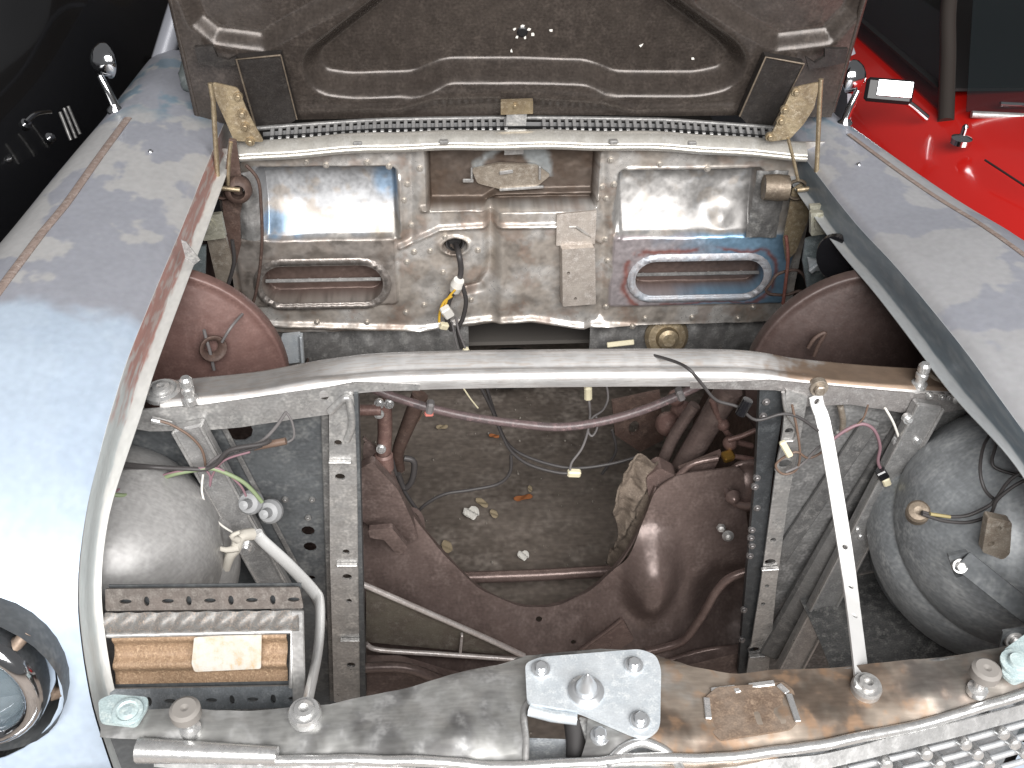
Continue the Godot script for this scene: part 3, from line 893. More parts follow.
func bonnet(car: Node3D) -> void:
	var rec := round_poly([Vector2(-0.2470, 0.2524), Vector2(-0.4014, 0.1378), Vector2(-0.4144, 0.1085), Vector2(-0.3970, 0.0741), Vector2(-0.3431, 0.0648), Vector2(-0.2147, 0.0659), Vector2(-0.1506, 0.0936), Vector2(0.1298, 0.0869), Vector2(0.1886, 0.0622), Vector2(0.3600, 0.0628), Vector2(0.4152, 0.0757), Vector2(0.4303, 0.1150), Vector2(0.4065, 0.1450), Vector2(0.2475, 0.2510), Vector2(0.1121, 0.3534), Vector2(-0.1217, 0.3533)], 0.02)
	var recl := [Vector2(-0.6361, 0.3444), Vector2(-0.3530, 0.3445), Vector2(-0.3352, 0.2527), Vector2(-0.4391, 0.1988), Vector2(-0.4996, 0.1671), Vector2(-0.5844, 0.1836), Vector2(-0.6133, 0.2152)]
	var recr := [Vector2(0.6498, 0.3445), Vector2(0.3420, 0.3445), Vector2(0.3391, 0.2507), Vector2(0.4414, 0.1905), Vector2(0.5031, 0.1612), Vector2(0.6032, 0.1773), Vector2(0.6365, 0.2300)]
	var beam := [Vector2(-0.4469, 0.0192), Vector2(-0.2470, 0.0193), Vector2(-0.1817, 0.0456), Vector2(-0.0452, 0.0488), Vector2(0.1587, 0.0332), Vector2(0.2226, 0.0119), Vector2(0.4416, 0.0119)]
	var nd := nz(55, 7.0, 3)
	var s := new_s()
	var half := 0.655
	var rise := 1.12
	grid(s, 230, 120, func(u: float, v: float):
		var vv: float = (v / 0.78 * 0.36 if v < 0.78 else lerpf(0.36, 1.12, (v - 0.78) / 0.22)) / rise
		var p := Vector2(lerpf(-half, half, u), vv * rise)
		var h := 0.0
		if p.y < 0.55:
			h -= 0.050 * st(0.024, -0.014, sd_poly(p, rec))
			h -= 0.026 * st(0.022, -0.012, sd_poly(p, recl))
			h -= 0.026 * st(0.022, -0.012, sd_poly(p, recr))
			h += 0.004 * st(0.022, 0.002, sd_line(p, beam))
		h += 0.0012 * nd.get_noise_2d(p.x * 0.8, p.y * 0.8)
		h -= 0.05 * pow(absf(p.x) / half, 4.0) * 0.3
		var rear := table([[-0.66, -0.012], [-0.45, 0.003], [0.0, 0.010], [0.45, 0.003], [0.66, -0.012]], p.x)
		return on_hood(p + Vector2(0, rear), h), 0.018)
	var b := commit(s, "bonnet", M.hood, car)
	b.set_meta("label", "dark brown underside of raised bonnet with stamped frame")
	# folded edge of the outer skin
	for sx in [-1.0, 1.0]:
		s = new_s()
		tube(s, [on_hood(Vector2(sx * half, 0.0), -0.02), on_hood(Vector2(sx * half, 1.1), -0.02)], 0.007, 8)
		commit(s, "folded_edge", M.hood, b)
	# corner gussets
	for g in [[Vector2(-0.5476, 0.1491), Vector2(-0.4635, 0.1567), Vector2(-0.4509, 0.0192), Vector2(-0.5309, -0.0374)], [Vector2(0.4722, 0.1467), Vector2(0.5523, 0.1313), Vector2(0.5103, -0.0458), Vector2(0.4449, 0.0165)]]:
		s = new_s()
		var q := []
		for p in g: q.append(on_hood(p, 0.022))
		plate(s, q, 0.02)
		var gs := commit(s, "gusset", M.hood_dark if M.has("hood_dark") else M.hood, b)
		s = new_s()
		tube(s, [q[1] + HN * 0.002, q[0] + HN * 0.002, q[3] + HN * 0.002], 0.0022, 6)
		tube(s, [q[1] + HN * 0.002, q[2] + HN * 0.002], 0.0016, 6)
		commit(s, "folded_edge", M.cad_dull if M.has("cad_dull") else M.brown_dull, gs)
	for g in [[Vector2(-0.6219, 0.1718), Vector2(-0.5881, 0.1736), Vector2(-0.5829, 0.1513), Vector2(-0.5634, 0.1451), Vector2(-0.5469, 0.1531), Vector2(-0.5519, 0.1347), Vector2(-0.5886, 0.1308), Vector2(-0.6209, 0.1393)], [Vector2(0.5533, 0.1441), Vector2(0.5746, 0.1311), Vector2(0.5917, 0.1438), Vector2(0.5874, 0.1607), Vector2(0.6337, 0.1605), Vector2(0.6357, 0.1307), Vector2(0.6012, 0.1224), Vector2(0.5655, 0.1183)]]:
		s = new_s()
		var q := []
		for p in g: q.append(on_hood(p, 0.02))
		plate(s, q, 0.008)
		commit(s, "hinge_plate", M.hood_dark, b)
	# chipped hole in the recess: black disc put in for its dark depth
	s = new_s()
	lathe(s, on_hood(Vector2(-0.0007, 0.1642), -0.0485), HN, [Vector2(0.0, 0.002), Vector2(0.008, 0.002), Vector2(0.011, 0.0)], 12)
	commit(s, "hole_black_disc", M.black, b)
	var rg := RandomNumberGenerator.new()
	rg.seed = 4
	var chips := new_s()
	for c in [Vector2(-0.0163, 0.1704), Vector2(-0.0011, 0.1764), Vector2(0.0127, 0.1682), Vector2(0.0208, 0.1599), Vector2(-0.0101, 0.1539), Vector2(0.0056, 0.1517), Vector2(0.0553, 0.1679), Vector2(-0.0210, 0.1247), Vector2(0.3472, 0.1048), Vector2(0.2387, 0.1355)]:
		var o := on_hood(c, -0.0480)
		var t := []
		var a0 := rg.randf() * TAU
		for i in 5:
			var rr := rg.randf_range(0.0012, 0.0052)
			t.append(o + Vector3(cos(a0 + i * TAU / 5) * rr, 0, 0) + HD * sin(a0 + i * TAU / 5) * rr)
		plate(chips, t, 0.0008, [], 0.0, 0.02)
	var ch := commit(chips, "bare_metal_chips", M.white, b)
	ch.set_meta("kind", "stuff")
	# striker bracket in the middle of the rear edge
	s = new_s()
	plate(s, [on_hood(Vector2(-0.0454, 0.0577), 0.03), on_hood(Vector2(0.0189, 0.0593), 0.03), on_hood(Vector2(0.0201, 0.0301), 0.03), on_hood(Vector2(-0.0449, 0.0285), 0.03)], 0.01, [], 0.002)
	var brk := commit(s, "striker_bracket", M.cad, b)
	bolt(brk, on_hood(Vector2(-0.0170, 0.0485), 0.031), HN, 0.006, M.cad)
	s = new_s()
	plate(s, [on_hood(Vector2(-0.0327, 0.0284), 0.026), on_hood(Vector2(0.0080, 0.0280), 0.026), on_hood(Vector2(0.0024, -0.0538), 0.045), on_hood(Vector2(-0.0372, -0.0556), 0.045)], 0.004, [], 0.002)
	commit(s, "tongue", M.steel, brk)

# ---------------------------------------------------------------- cowl
func cowl_y(x: float) -> float:
	return table([[-0.6, 0.909], [-0.3, 0.920], [0.0, 0.919], [0.3, 0.914], [0.6, 0.896]], x)

func cowl(car: Node3D) -> void:
	var s := new_s()
	var prof := [[0.0, -0.030, -0.004], [0.2, -0.018, 0.0], [0.4, -0.006, -0.004], [0.55, 0.004, -0.013], [0.66, 0.007, -0.017], [0.74, 0.004, -0.019], [0.82, 0.007, -0.020], [0.92, 0.009, -0.024], [1.0, 0.006, -0.028]]
	var pz := []
	var py := []
	for p in prof:
		pz.append([p[0], p[1]])
		py.append([p[0], p[2]])
	grid(s, 70, 24, func(u: float, v: float):
		var x := lerpf(-0.565, 0.575, u)
		return Vector3(x, cowl_y(x) + ctable(py, v) + 0.0012 * sin(x * 31.0), -0.735 + 0.03 * pow(x / 0.6, 2.0) + ctable(pz, v)), 0.002)
	var c := commit(s, "cowl_strip", M.cowl_mat if M.has("cowl_mat") else M.bright, car)
	c.set_meta("label", "bright bare metal strip across the top of the bulkhead")
	for p in [[-0.33, 0.0], [-0.16, 0.0], [0.18, 0.0], [0.34, 0.0]]:
		s = new_s()
		box(s, Transform3D(Basis.IDENTITY, Vector3(p[0], cowl_y(p[0]) - 0.010, -0.724)), Vector3(0.018, 0.008, 0.014), 0.002)
		commit(s, "clip", M.steel, c)
	# air intake behind the strip: a dark slot with fins
	s = new_s()
	grid(s, 50, 4, func(u: float, v: float):
		var x := lerpf(-0.52, 0.53, u)
		return Vector3(x, cowl_y(x) + 0.004 - 0.018 * sin(v * PI) , lerpf(-0.79, -0.765, v) + 0.03 * pow(x / 0.6, 2.0)), 0.002)
	var vent := commit(s, "air_intake", M.black, car)
	s = new_s()
	for i in 66:
		var x := lerpf(-0.50, 0.51, i / 65.0)
		if absf(x - 0.01) < 0.03: continue
		box(s, Transform3D(Basis(Vector3.RIGHT, 0.5), Vector3(x, cowl_y(x) + 0.001, -0.778 + 0.03 * pow(x / 0.6, 2.0))), Vector3(0.0075, 0.014, 0.030), 0.001)
	commit(s, "intake_fins", M.steel_mid, vent).set_meta("kind", "stuff")
	s = new_s()
	var pth := []
	for i in 30:
		var x := lerpf(-0.54, 0.55, i / 29.0)
		pth.append(Vector3(x, cowl_y(x) + 0.012, -0.792 + 0.03 * pow(x / 0.6, 2.0)))
	tube(s, pth, 0.005, 8)
	commit(s, "rear_rail", M.steel_dark, vent)
	# side aprons between cowl and fenders
	for sx in [-1.0, 1.0]:
		s = new_s()
		grid(s, 6, 6, func(u: float, v: float): return Vector3(sx * lerpf(0.535, 0.60, u), 0.885 - 0.03 * u - 0.0 * v, lerpf(-0.72, -1.1, v)), 0.002)
		commit(s, "apron", M.steel_dark, car)

# ---------------------------------------------------------------- firewall
func firewall(car: Node3D) -> void:
	var rl0: Vector2 = Vector2(-0.5410, 0.8434)
	var rl1: Vector2 = Vector2(-0.2612, 0.6843)
	var rr0: Vector2 = Vector2(0.2031, 0.8287)
	var rr1: Vector2 = Vector2(0.5061, 0.6746)
	var pl0: Vector2 = Vector2(-0.6098, 0.6885)
	var pl1: Vector2 = Vector2(-0.2718, 0.5226)
	var pr0: Vector2 = Vector2(0.2015, 0.6828)
	var pr1: Vector2 = Vector2(0.6052, 0.5039)
	var co0: Vector2 = Vector2(-0.1946, 0.8819)
	var co1: Vector2 = Vector2(0.1559, 0.7498)
	var ridge1 := [Vector2(-0.2076, 0.7513), Vector2(-0.0796, 0.7514), Vector2(-0.0544, 0.7671), Vector2(0.1589, 0.7683)]
	var ridge2 := [Vector2(-0.2602, 0.6627), Vector2(-0.1734, 0.7040), Vector2(-0.0733, 0.7093)]
	var ridge3 := [Vector2(-0.0520, 0.7136), Vector2(0.1151, 0.7130), Vector2(0.1743, 0.6663)]
	var ridge4 := [Vector2(-0.5434, 0.8260), Vector2(-0.4533, 0.8400), Vector2(-0.2672, 0.8418), Vector2(-0.2543, 0.8174), Vector2(-0.2588, 0.6890)]
	var ridge5 := [Vector2(0.2126, 0.6801), Vector2(0.2021, 0.8153), Vector2(0.2197, 0.8307), Vector2(0.4689, 0.8294)]
	var groove := [Vector2(-0.0648, 0.7466), Vector2(-0.0646, 0.6220), Vector2(-0.0690, 0.5871), Vector2(-0.0867, 0.5621), Vector2(-0.1200, 0.5526)]
	var seam := [Vector2(0.1650, 0.8666), Vector2(0.1813, 0.6589), Vector2(0.1845, 0.4795)]
	var seam2 := [Vector2(-0.2273, 0.8716), Vector2(-0.2338, 0.6790)]
	var low := [Vector2(-0.6429, 0.4795), Vector2(-0.4273, 0.4659), Vector2(-0.2258, 0.4525), Vector2(-0.0893, 0.4731), Vector2(0.0243, 0.4809), Vector2(0.1281, 0.4594), Vector2(0.2797, 0.4445), Vector2(0.5383, 0.4405)]
	var hv_l0: Vector2 = Vector2(-0.5640, 0.6251)
	var hv_l1: Vector2 = Vector2(-0.3001, 0.5311)
	var hv_r0: Vector2 = Vector2(0.2550, 0.6203)
	var hv_r1: Vector2 = Vector2(0.5471, 0.5318)
	var hole_c: Vector2 = Vector2(-0.1423, 0.6628)
	var nd := nz(61, 9.0, 4)
	var nd2 := nz(63, 28.0, 3)
	var relief := func(p: Vector2) -> float:
		var z := 0.0
		var d := sd_box(p, rl0, rl1, 0.012)
		var t := clampf((p.y - rl1.y) / (rl0.y - rl1.y), 0.0, 1.0)
		z -= st(0.006, -0.006, d) * 0.060 * sin(pow(t, 0.8) * PI / 2) * (0.9 + 0.10 * nd.get_noise_2d(p.x * 0.35, p.y * 0.35))
		d = sd_box(p, rr0, rr1, 0.012)
		t = clampf((p.y - rr1.y) / (rr0.y - rr1.y), 0.0, 1.0)
		z -= st(0.006, -0.006, d) * 0.060 * sin(pow(t, 0.8) * PI / 2) * (0.9 + 0.16 * nd.get_noise_2d(p.x * 0.45 + 4.0, p.y * 0.45))
		z += 0.010 * exp(-((p - Vector2(0.4347, 0.7097)) / 0.022).length_squared()) - 0.008 * exp(-((p - Vector2(0.3974, 0.7270)) / 0.03).length_squared()) + 0.008 * exp(-((p - Vector2(-0.4984, 0.7123)) / 0.03).length_squared())
		z += 0.006 * st(0.003, -0.002, sd_box(p, pl0, pl1, 0.01))
		z += 0.006 * st(0.003, -0.002, sd_box(p, pr0, pr1, 0.01))
		z -= 0.045 * st(0.004, -0.004, sd_box(p, co0, co1, 0.004))
		z += 0.016 * exp(-pow(sd_line(p, ridge1) / 0.0045, 2.0))
		z += 0.009 * exp(-pow(sd_line(p, ridge2) / 0.005, 2.0))
		z += 0.009 * exp(-pow(sd_line(p, ridge3) / 0.005, 2.0))
		z += 0.008 * exp(-pow(sd_line(p, ridge4) / 0.005, 2.0))
		z += 0.008 * exp(-pow(sd_line(p, ridge5) / 0.005, 2.0))
		z -= 0.020 * exp(-pow(sd_line(p, groove) / 0.010, 2.0))
		z -= 0.008 * exp(-pow(sd_line(p, seam) / 0.010, 2.0))
		z -= 0.006 * exp(-pow(sd_line(p, seam2) / 0.008, 2.0))
		z += 0.010 * exp(-pow(sd_line(p, low) / 0.007, 2.0))
		if p.x > groove[0].x and p.x < seam[0].x and p.y < co1.y:
			z += 0.012 * st(groove[0].x, groove[0].x + 0.025, p.x) * st(seam[0].x, seam[0].x - 0.02, p.x)
		z -= 0.055 * st(0.004, -0.004, sd_box(p, hv_l0, hv_l1, 0.032))
		z -= 0.055 * st(0.004, -0.004, sd_box(p, hv_r0, hv_r1, 0.032))
		var hd := (p - hole_c) * Vector2(1.0, 1.5)
		z -= 0.05 * st(0.026, 0.020, hd.length())
		z += 0.006 * exp(-pow((hd.length() - 0.031) / 0.006, 2.0))
		z += (0.0030 * nd.get_noise_2dv(p) + 0.0010 * nd2.get_noise_2dv(p)) * (0.25 if sd_box(p, rl0, rl1, 0.0) < 0.0 or sd_box(p, rr0, rr1, 0.0) < 0.0 else 1.0)
		return z
	var pos := func(u: float, v: float) -> Vector2:
		var x := lerpf(-0.625, 0.625, u)
		var bot := 0.452 + 0.022 * exp(-pow(x / 0.10, 2.0))
		return Vector2(x, lerpf(bot, 0.890, v))
	var a1 := nz(71, 5.0, 5)
	var a2 := nz(72, 16.0, 4)
	var a3 := nz(73, 70.0, 3)
	var paint := func(u: float, v: float) -> Color:
		var p: Vector2 = pos.call(u, 1.0 - v)
		var a := a1.get_noise_2dv(p * 1.4)
		var b := a2.get_noise_2dv(p)
		var c := a3.get_noise_2dv(p)
		var w := (a + b * 0.5) * 0.02
		var tan_ := Color(0.46, 0.415, 0.37, 0.40)
		var grey := Color(0.60, 0.58, 0.555, 0.30)
		var soot := Color(0.10, 0.085, 0.072, 0.6)
		var col := tan_.lerp(grey, st(-0.3, 0.35, a + 0.4 * b))
		col = col.lerp(soot, st(0.05, 0.75, b - 0.5 * a + 0.1 + 0.2 * c) * 0.6)
		col = col.lerp(Color(0.24, 0.16, 0.12, 0.55), st(0.05, 0.5, a2.get_noise_2dv(p * 0.7 + Vector2(5, 3)) + 0.2 * c) * 0.5)
		# bare bright and pale blue metal in the two upper bays
		var dl := sd_box(p, rl0, rl1, 0.0) + w
		if dl < 0.01:
			var bay := Color(0.37, 0.375, 0.385, 0.40).lerp(Color(0.24, 0.33, 0.44, 0.40), st(0.012, -0.012, minf((p - Vector2(rl0.x + 0.02, rl1.y + 0.005)).length() - 0.05, (p - Vector2(rl1.x - 0.012, rl0.y - 0.045)).length() - 0.035) + w * 0.4)).lerp(Color(0.30, 0.27, 0.23, 0.45), st(0.01, -0.008, (p - Vector2(rl1.x - 0.025, rl1.y)).length() - 0.04 + w) * 0.7)
			bay = bay.lerp(Color(0.30, 0.25, 0.20, 0.45), st(0.0, 0.5, b + 0.5 * a) * 0.6)
			col = col.lerp(bay, st(0.004, -0.004, dl))
		var dr := sd_box(p, rr0, rr1, 0.0) + w
		if dr < 0.01:
			var bay := Color(0.37, 0.36, 0.35, 0.40).lerp(Color(0.31, 0.33, 0.35, 0.40), st(0.0, 0.6, a + b))
			bay = bay.lerp(Color(0.30, 0.25, 0.20, 0.45), st(0.0, 0.5, b + 0.5 * a) * 0.6)
			col = col.lerp(bay, st(0.004, -0.004, dr))
		# left plate: ground steel with scorched blotches
		col = col.lerp(Color(0.33, 0.29, 0.26, 0.42).lerp(Color(0.13, 0.11, 0.095, 0.5), st(-0.05, 0.45, b + 0.2 * c + 0.6 * st(0.02, 0.0, absf(p.y - lerpf(pl1.y, pl0.y, 0.72)) + w))), st(0.003, -0.003, sd_box(p, pl0, pl1, 0.01)) * 0.8)
		# right plate: lilac to blue paint, red oxide showing round the vent
		var dp := sd_box(p, pr0, pr1, 0.008) + w * 0.3
		var bluep := Color(0.40, 0.36, 0.37, 0.4).lerp(Color(0.22, 0.36, 0.50, 0.36), st(0.30, 0.44, p.x + w * 3.0))
		col = col.lerp(bluep, st(0.003, -0.003, dp))
		var dv := sd_box(p, hv_r0 + Vector2(-0.018, 0.018), hv_r1 + Vector2(0.018, -0.018), 0.045)
		col = col.lerp(Color(0.26, 0.09, 0.07, 0.5), exp(-pow((dv - 0.006 + w * 0.6) / 0.006, 2.0)) * st(-0.4, 0.1, a + b + 0.25) * st(0.0, -0.006, dp) * 0.85)
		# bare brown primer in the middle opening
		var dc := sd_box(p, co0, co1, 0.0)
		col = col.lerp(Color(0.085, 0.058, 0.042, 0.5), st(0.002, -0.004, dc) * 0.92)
		var arc := absf((p - Vector2((co0.x + co1.x) / 2, co1.y + 0.045)).length() - 0.075) + w
		if dc < 0.0 and p.y > co1.y + 0.05:
			col = col.lerp(Color(0.36, 0.39, 0.40, 0.45), st(0.022, 0.006, arc) * 0.85)
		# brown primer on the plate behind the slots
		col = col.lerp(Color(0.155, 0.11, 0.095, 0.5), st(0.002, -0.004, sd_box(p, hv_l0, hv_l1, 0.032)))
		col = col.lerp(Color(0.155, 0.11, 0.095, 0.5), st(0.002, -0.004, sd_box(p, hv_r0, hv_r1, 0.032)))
		var g := 1.0 + 0.14 * c + 0.12 * b
		return Color(col.r * g, col.g * g, col.b * g, clampf(col.a + 0.1 * c, 0.15, 0.9))
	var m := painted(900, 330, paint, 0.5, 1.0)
	var s := new_s()
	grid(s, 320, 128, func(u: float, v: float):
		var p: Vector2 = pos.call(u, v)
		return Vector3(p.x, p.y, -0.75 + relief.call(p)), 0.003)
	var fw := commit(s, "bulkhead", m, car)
	fw.set_meta("label", "bare scorched metal bulkhead with blue paint remains and two slotted vents")
	var z := func(p: Vector2, o := 0.0) -> Vector3: return Vector3(p.x, p.y, -0.75 + relief.call(p) + o)
	# vent frames, slats, screws
	for k in 2:
		var a: Vector2 = hv_l0 if k == 0 else hv_r0
		var b: Vector2 = hv_l1 if k == 0 else hv_r1
		var e := 0.017
		s = new_s()
		sheet(s, slot2(a + Vector2(-e, e), b + Vector2(e, -e), 12), [slot2(a + Vector2(0.001, -0.001), b - Vector2(0.001, -0.001), 12)], 0.01, func(p: Vector2) -> Vector3:
			var d := sd_box(p, a, b, absf(a.y - b.y) * 0.499)
			return Vector3(p.x, p.y, -0.742 + 0.008 * sin(clampf(d / e, 0, 1) * PI)), 0.002)
		var vf := commit(s, "vent_frame", M.vent_l if k == 0 else M.vent_r, fw)
		s = new_s()
		var yc := (a.y + b.y) / 2.0
		box(s, Transform3D(Basis(Vector3.RIGHT, 0.62), Vector3((a.x + b.x) / 2, yc, -0.762)), Vector3(absf(b.x - a.x) - 0.012, 0.004, 0.008), 0.001)
		commit(s, "vent_slat", M.steel if k == 0 else M.steel_dark, fw)
		for i in 4:
			bolt(fw, Vector3(lerpf(a.x, b.x, 0.12 + 0.25 * i), yc + 0.022, -0.7975), Vector3.BACK, 0.006, M.steel)
			bolt(fw, Vector3(lerpf(a.x, b.x, 0.10 + 0.26 * i), yc - 0.020, -0.7975), Vector3.BACK, 0.005, M.steel)
	# spot welds, screws and studs over the panel
	for p in [Vector2(-0.4391, 0.8593), Vector2(-0.3998, 0.8523), Vector2(-0.3168, 0.8577), Vector2(-0.2729, 0.8484), Vector2(-0.2383, 0.8083), Vector2(-0.2463, 0.7725), Vector2(-0.2344, 0.7122), Vector2(-0.2308, 0.6500), Vector2(-0.2470, 0.6258), Vector2(-0.2552, 0.4986), Vector2(-0.4552, 0.4773), Vector2(-0.3439, 0.4744), Vector2(-0.5619, 0.4748), Vector2(-0.1632, 0.6848), Vector2(-0.1963, 0.6517), Vector2(-0.0928, 0.6521), Vector2(-0.1092, 0.5265), Vector2(-0.2143, 0.5160), Vector2(0.1802, 0.7679), Vector2(0.1823, 0.8554), Vector2(0.1849, 0.6710), Vector2(0.1929, 0.6191), Vector2(0.1968, 0.5006), Vector2(0.2891, 0.4688), Vector2(0.3983, 0.4687), Vector2(0.5066, 0.4632), Vector2(0.2854, 0.8453), Vector2(0.3855, 0.8350), Vector2(0.4731, 0.8159), Vector2(0.5372, 0.4922), Vector2(-0.1697, 0.5994), Vector2(-0.2102, 0.8432), Vector2(0.1679, 0.7932), Vector2(0.1926, 0.8019), Vector2(0.5258, 0.7694), Vector2(0.2606, 0.4505)]:
		bolt(fw, z.call(p, 0.001), Vector3(0, 0.1, 1), 0.0068, M.rivet, "rivet")
	s = new_s()
	lathe(s, Vector3(hole_c.x, hole_c.y, -0.765), Vector3(0, 0.1, 1), [Vector2(0.0, -0.02), Vector2(0.015, -0.02), Vector2(0.017, 0.004), Vector2(0.020, 0.004), Vector2(0.020, -0.02)], 20)
	commit(s, "hole_dark_cup", M.rubber, fw)  # added dark cup, stands in for the shade inside the hole
	# folded bracket on the middle panel
	s = new_s()
	plate(s, [z.call(Vector2(0.0730, 0.7442), 0.010), z.call(Vector2(0.1581, 0.7475), 0.010), z.call(Vector2(0.1586, 0.6715), 0.014), z.call(Vector2(0.0737, 0.6731), 0.014)], 0.012, [], 0.003)
	plate(s, [z.call(Vector2(0.0845, 0.6729), 0.030), z.call(Vector2(0.1564, 0.6715), 0.030), z.call(Vector2(0.1677, 0.5277), 0.030), z.call(Vector2(0.0929, 0.5295), 0.030)], 0.026, [[z.call(Vector2(0.1003, 0.6136), 0.02), 0.004], [z.call(Vector2(0.1191, 0.5470), 0.02), 0.004]], 0.003)
	commit(s, "bracket", M.bracket_mat, fw)
	# plate with stamped pattern seen in the middle opening
	s = new_s()
	plate(s, [Vector3(0, 0, 0) + z.call(Vector2(-0.1042, 0.8241), 0.012), z.call(Vector2(-0.0465, 0.8366), 0.012), z.call(Vector2(0.0322, 0.8311), 0.012), z.call(Vector2(0.0621, 0.8084), 0.012), z.call(Vector2(0.0377, 0.7862), 0.012), z.call(Vector2(-0.0355, 0.7759), 0.012), z.call(Vector2(-0.0920, 0.7927), 0.012)], 0.008, [], 0.006)
	var ip := commit(s, "inner_plate", M.tan_steel, fw)
	s = new_s()
	bar(s, z.call(Vector2(-0.0463, 0.8166), 0.016), z.call(Vector2(-0.0173, 0.8207), 0.016), 0.008, 0.006, Vector3.BACK)
	cut(s)
	bar(s, z.call(Vector2(-0.1230, 0.7999), 0.012), z.call(Vector2(-0.1002, 0.7996), 0.012), 0.008, 0.006, Vector3.BACK)
	cut(s)
	bar(s, z.call(Vector2(0.0384, 0.8310), 0.014), z.call(Vector2(0.0394, 0.7997), 0.014), 0.005, 0.006, Vector3.BACK)
	cut(s)
	bar(s, z.call(Vector2(-0.1041, 0.8286), 0.014), z.call(Vector2(-0.1044, 0.8019), 0.014), 0.004, 0.006, Vector3.BACK)
	cut(s)
	bar(s, z.call(Vector2(-0.0460, 0.7784), 0.014), z.call(Vector2(0.0483, 0.7837), 0.014), 0.006, 0.008, Vector3.BACK)
	commit(s, "lug", M.steel, ip)
	# scorched pocket by the right hinge and its neighbour by the left
	s = new_s()
	grid(s, 14, 12, func(u: float, v: float):
		var p: Vector2 = Vector2(lerpf(Vector2(0.4881, 0.8292).x, Vector2(0.5544, 0.8282).x, u), lerpf(Vector2(0.5120, 0.6794).y, Vector2(0.4874, 0.8336).y, v))
		return Vector3(p.x, p.y, -0.735 + 0.012 * sin(u * PI) * sin(v * PI) + 0.008 * nd.get_noise_2dv(p * 3.0)), 0.003)
	commit(s, "pocket", M.steel_dark, fw)
	s = new_s()
	grid(s, 12, 12, func(u: float, v: float):
		var p: Vector2 = Vector2(lerpf(Vector2(-0.5888, 0.8441).x, Vector2(-0.5430, 0.8434).x, u), lerpf(Vector2(-0.5631, 0.6947).y, Vector2(-0.5424, 0.8478).y, v))
		return Vector3(p.x, p.y, -0.738 + 0.010 * sin(u * PI) + 0.008 * nd.get_noise_2dv(p * 3.0)), 0.003)
	commit(s, "pocket", M.steel, fw)
	# toe board below, left and right of the gearbox opening
	s = new_s()
	grid(s, 40, 10, func(u: float, v: float):
		var x := lerpf(-0.60, -0.115, u)
		return Vector3(x, lerpf(0.30, 0.462, v), -0.80 + 0.02 * sin(v * PI) + 0.01 * nd.get_noise_2d(x * 2.0, v)), 0.003)
	cut(s)
	grid(s, 40, 10, func(u: float, v: float):
		var x := lerpf(0.17, 0.60, u)
		return Vector3(x, lerpf(0.30, 0.462, v), -0.80 + 0.02 * sin(v * PI) + 0.01 * nd.get_noise_2d(x * 2.0, v)), 0.003)
	var toe := commit(s, "toe_board", M.steel_dark, car)
	s = new_s()
	lathe(s, Vector3(0.3497, 0.4014, -0.7750), Vector3(0, 0.25, 1), [Vector2(0.050, -0.01), Vector2(0.052, 0.006), Vector2(0.044, 0.014), Vector2(0.028, 0.016), Vector2(0.024, 0.030), Vector2(0.015, 0.034), Vector2(0, 0.034)], 24)
	commit(s, "column_flange", M.cad, toe)
	s = new_s()
	bar(s, Vector3(0.2007, 0.4169, -0.7200), Vector3(0.2627, 0.4234, -0.7200), 0.012, 0.006, Vector3(0, 0.5, 1))
	commit(s, "handle_end", M.cream, toe)
	# grey fitting left of the middle, behind the crossbar
	s = new_s()
	plate(s, [Vector3(-0.5092, 0.5395, -0.6000), Vector3(-0.4696, 0.5434, -0.6000), Vector3(-0.4732, 0.4726, -0.6000), Vector3(-0.5073, 0.4684, -0.6000)], 0.01, [], 0.004)
	bar(s, Vector3(-0.4679, 0.5409, -0.6000), Vector3(-0.4717, 0.4673, -0.6000), 0.006, 0.02, Vector3.BACK)
	commit(s, "bracket", M.zinc, toe)
	# cables hanging out of the hole
	var hn := Node3D.new()
	hn.name = "cable_tail"
	car.add_child(hn, true)
	s = new_s()
	tube(s, smooth_path([Vector3(-0.1399, 0.6545, -0.7700), Vector3(-0.1344, 0.6571, -0.7200), Vector3(-0.1307, 0.6205, -0.7200), Vector3(-0.1377, 0.5884, -0.7200), Vector3(-0.1582, 0.5458, -0.7200), Vector3(-0.1637, 0.4993, -0.7200), Vector3(-0.1533, 0.4673, -0.7200)]), 0.0065, 8)
	cut(s)
	tube(s, smooth_path([Vector3(-0.1313, 0.5965, -0.7100), Vector3(-0.1211, 0.5510, -0.7100), Vector3(-0.1283, 0.5047, -0.7100), Vector3(-0.1399, 0.4734, -0.7100), Vector3(-0.1318, 0.4247, -0.7100)]), 0.005, 8)
	commit(s, "cable", M.wire_dark, hn)
	s = new_s()
	tube(s, smooth_path([Vector3(-0.1515, 0.5679, -0.7000), Vector3(-0.1692, 0.5531, -0.7000), Vector3(-0.1786, 0.5278, -0.7000), Vector3(-0.1815, 0.5019, -0.7000)]), 0.0032, 6)
	cut(s)
	tube(s, smooth_path([Vector3(-0.1447, 0.5828, -0.7000), Vector3(-0.1625, 0.5580, -0.7000), Vector3(-0.1723, 0.5173, -0.7000)]), 0.0026, 6)
	commit(s, "wire", M.wire_yellow, hn)
	s = new_s()
	tube(s, smooth_path([Vector3(-0.1439, 0.5177, -0.6900), Vector3(-0.1380, 0.4810, -0.6900), Vector3(-0.1231, 0.4325, -0.6900)]), 0.0026, 6)
	cut(s)
	tube(s, smooth_path([Vector3(-0.1529, 0.5076, -0.6900), Vector3(-0.1471, 0.4654, -0.6900), Vector3(-0.1410, 0.4357, -0.6900)]), 0.002, 6)
	commit(s, "wire", M.wire_grey, hn)
	s = new_s()
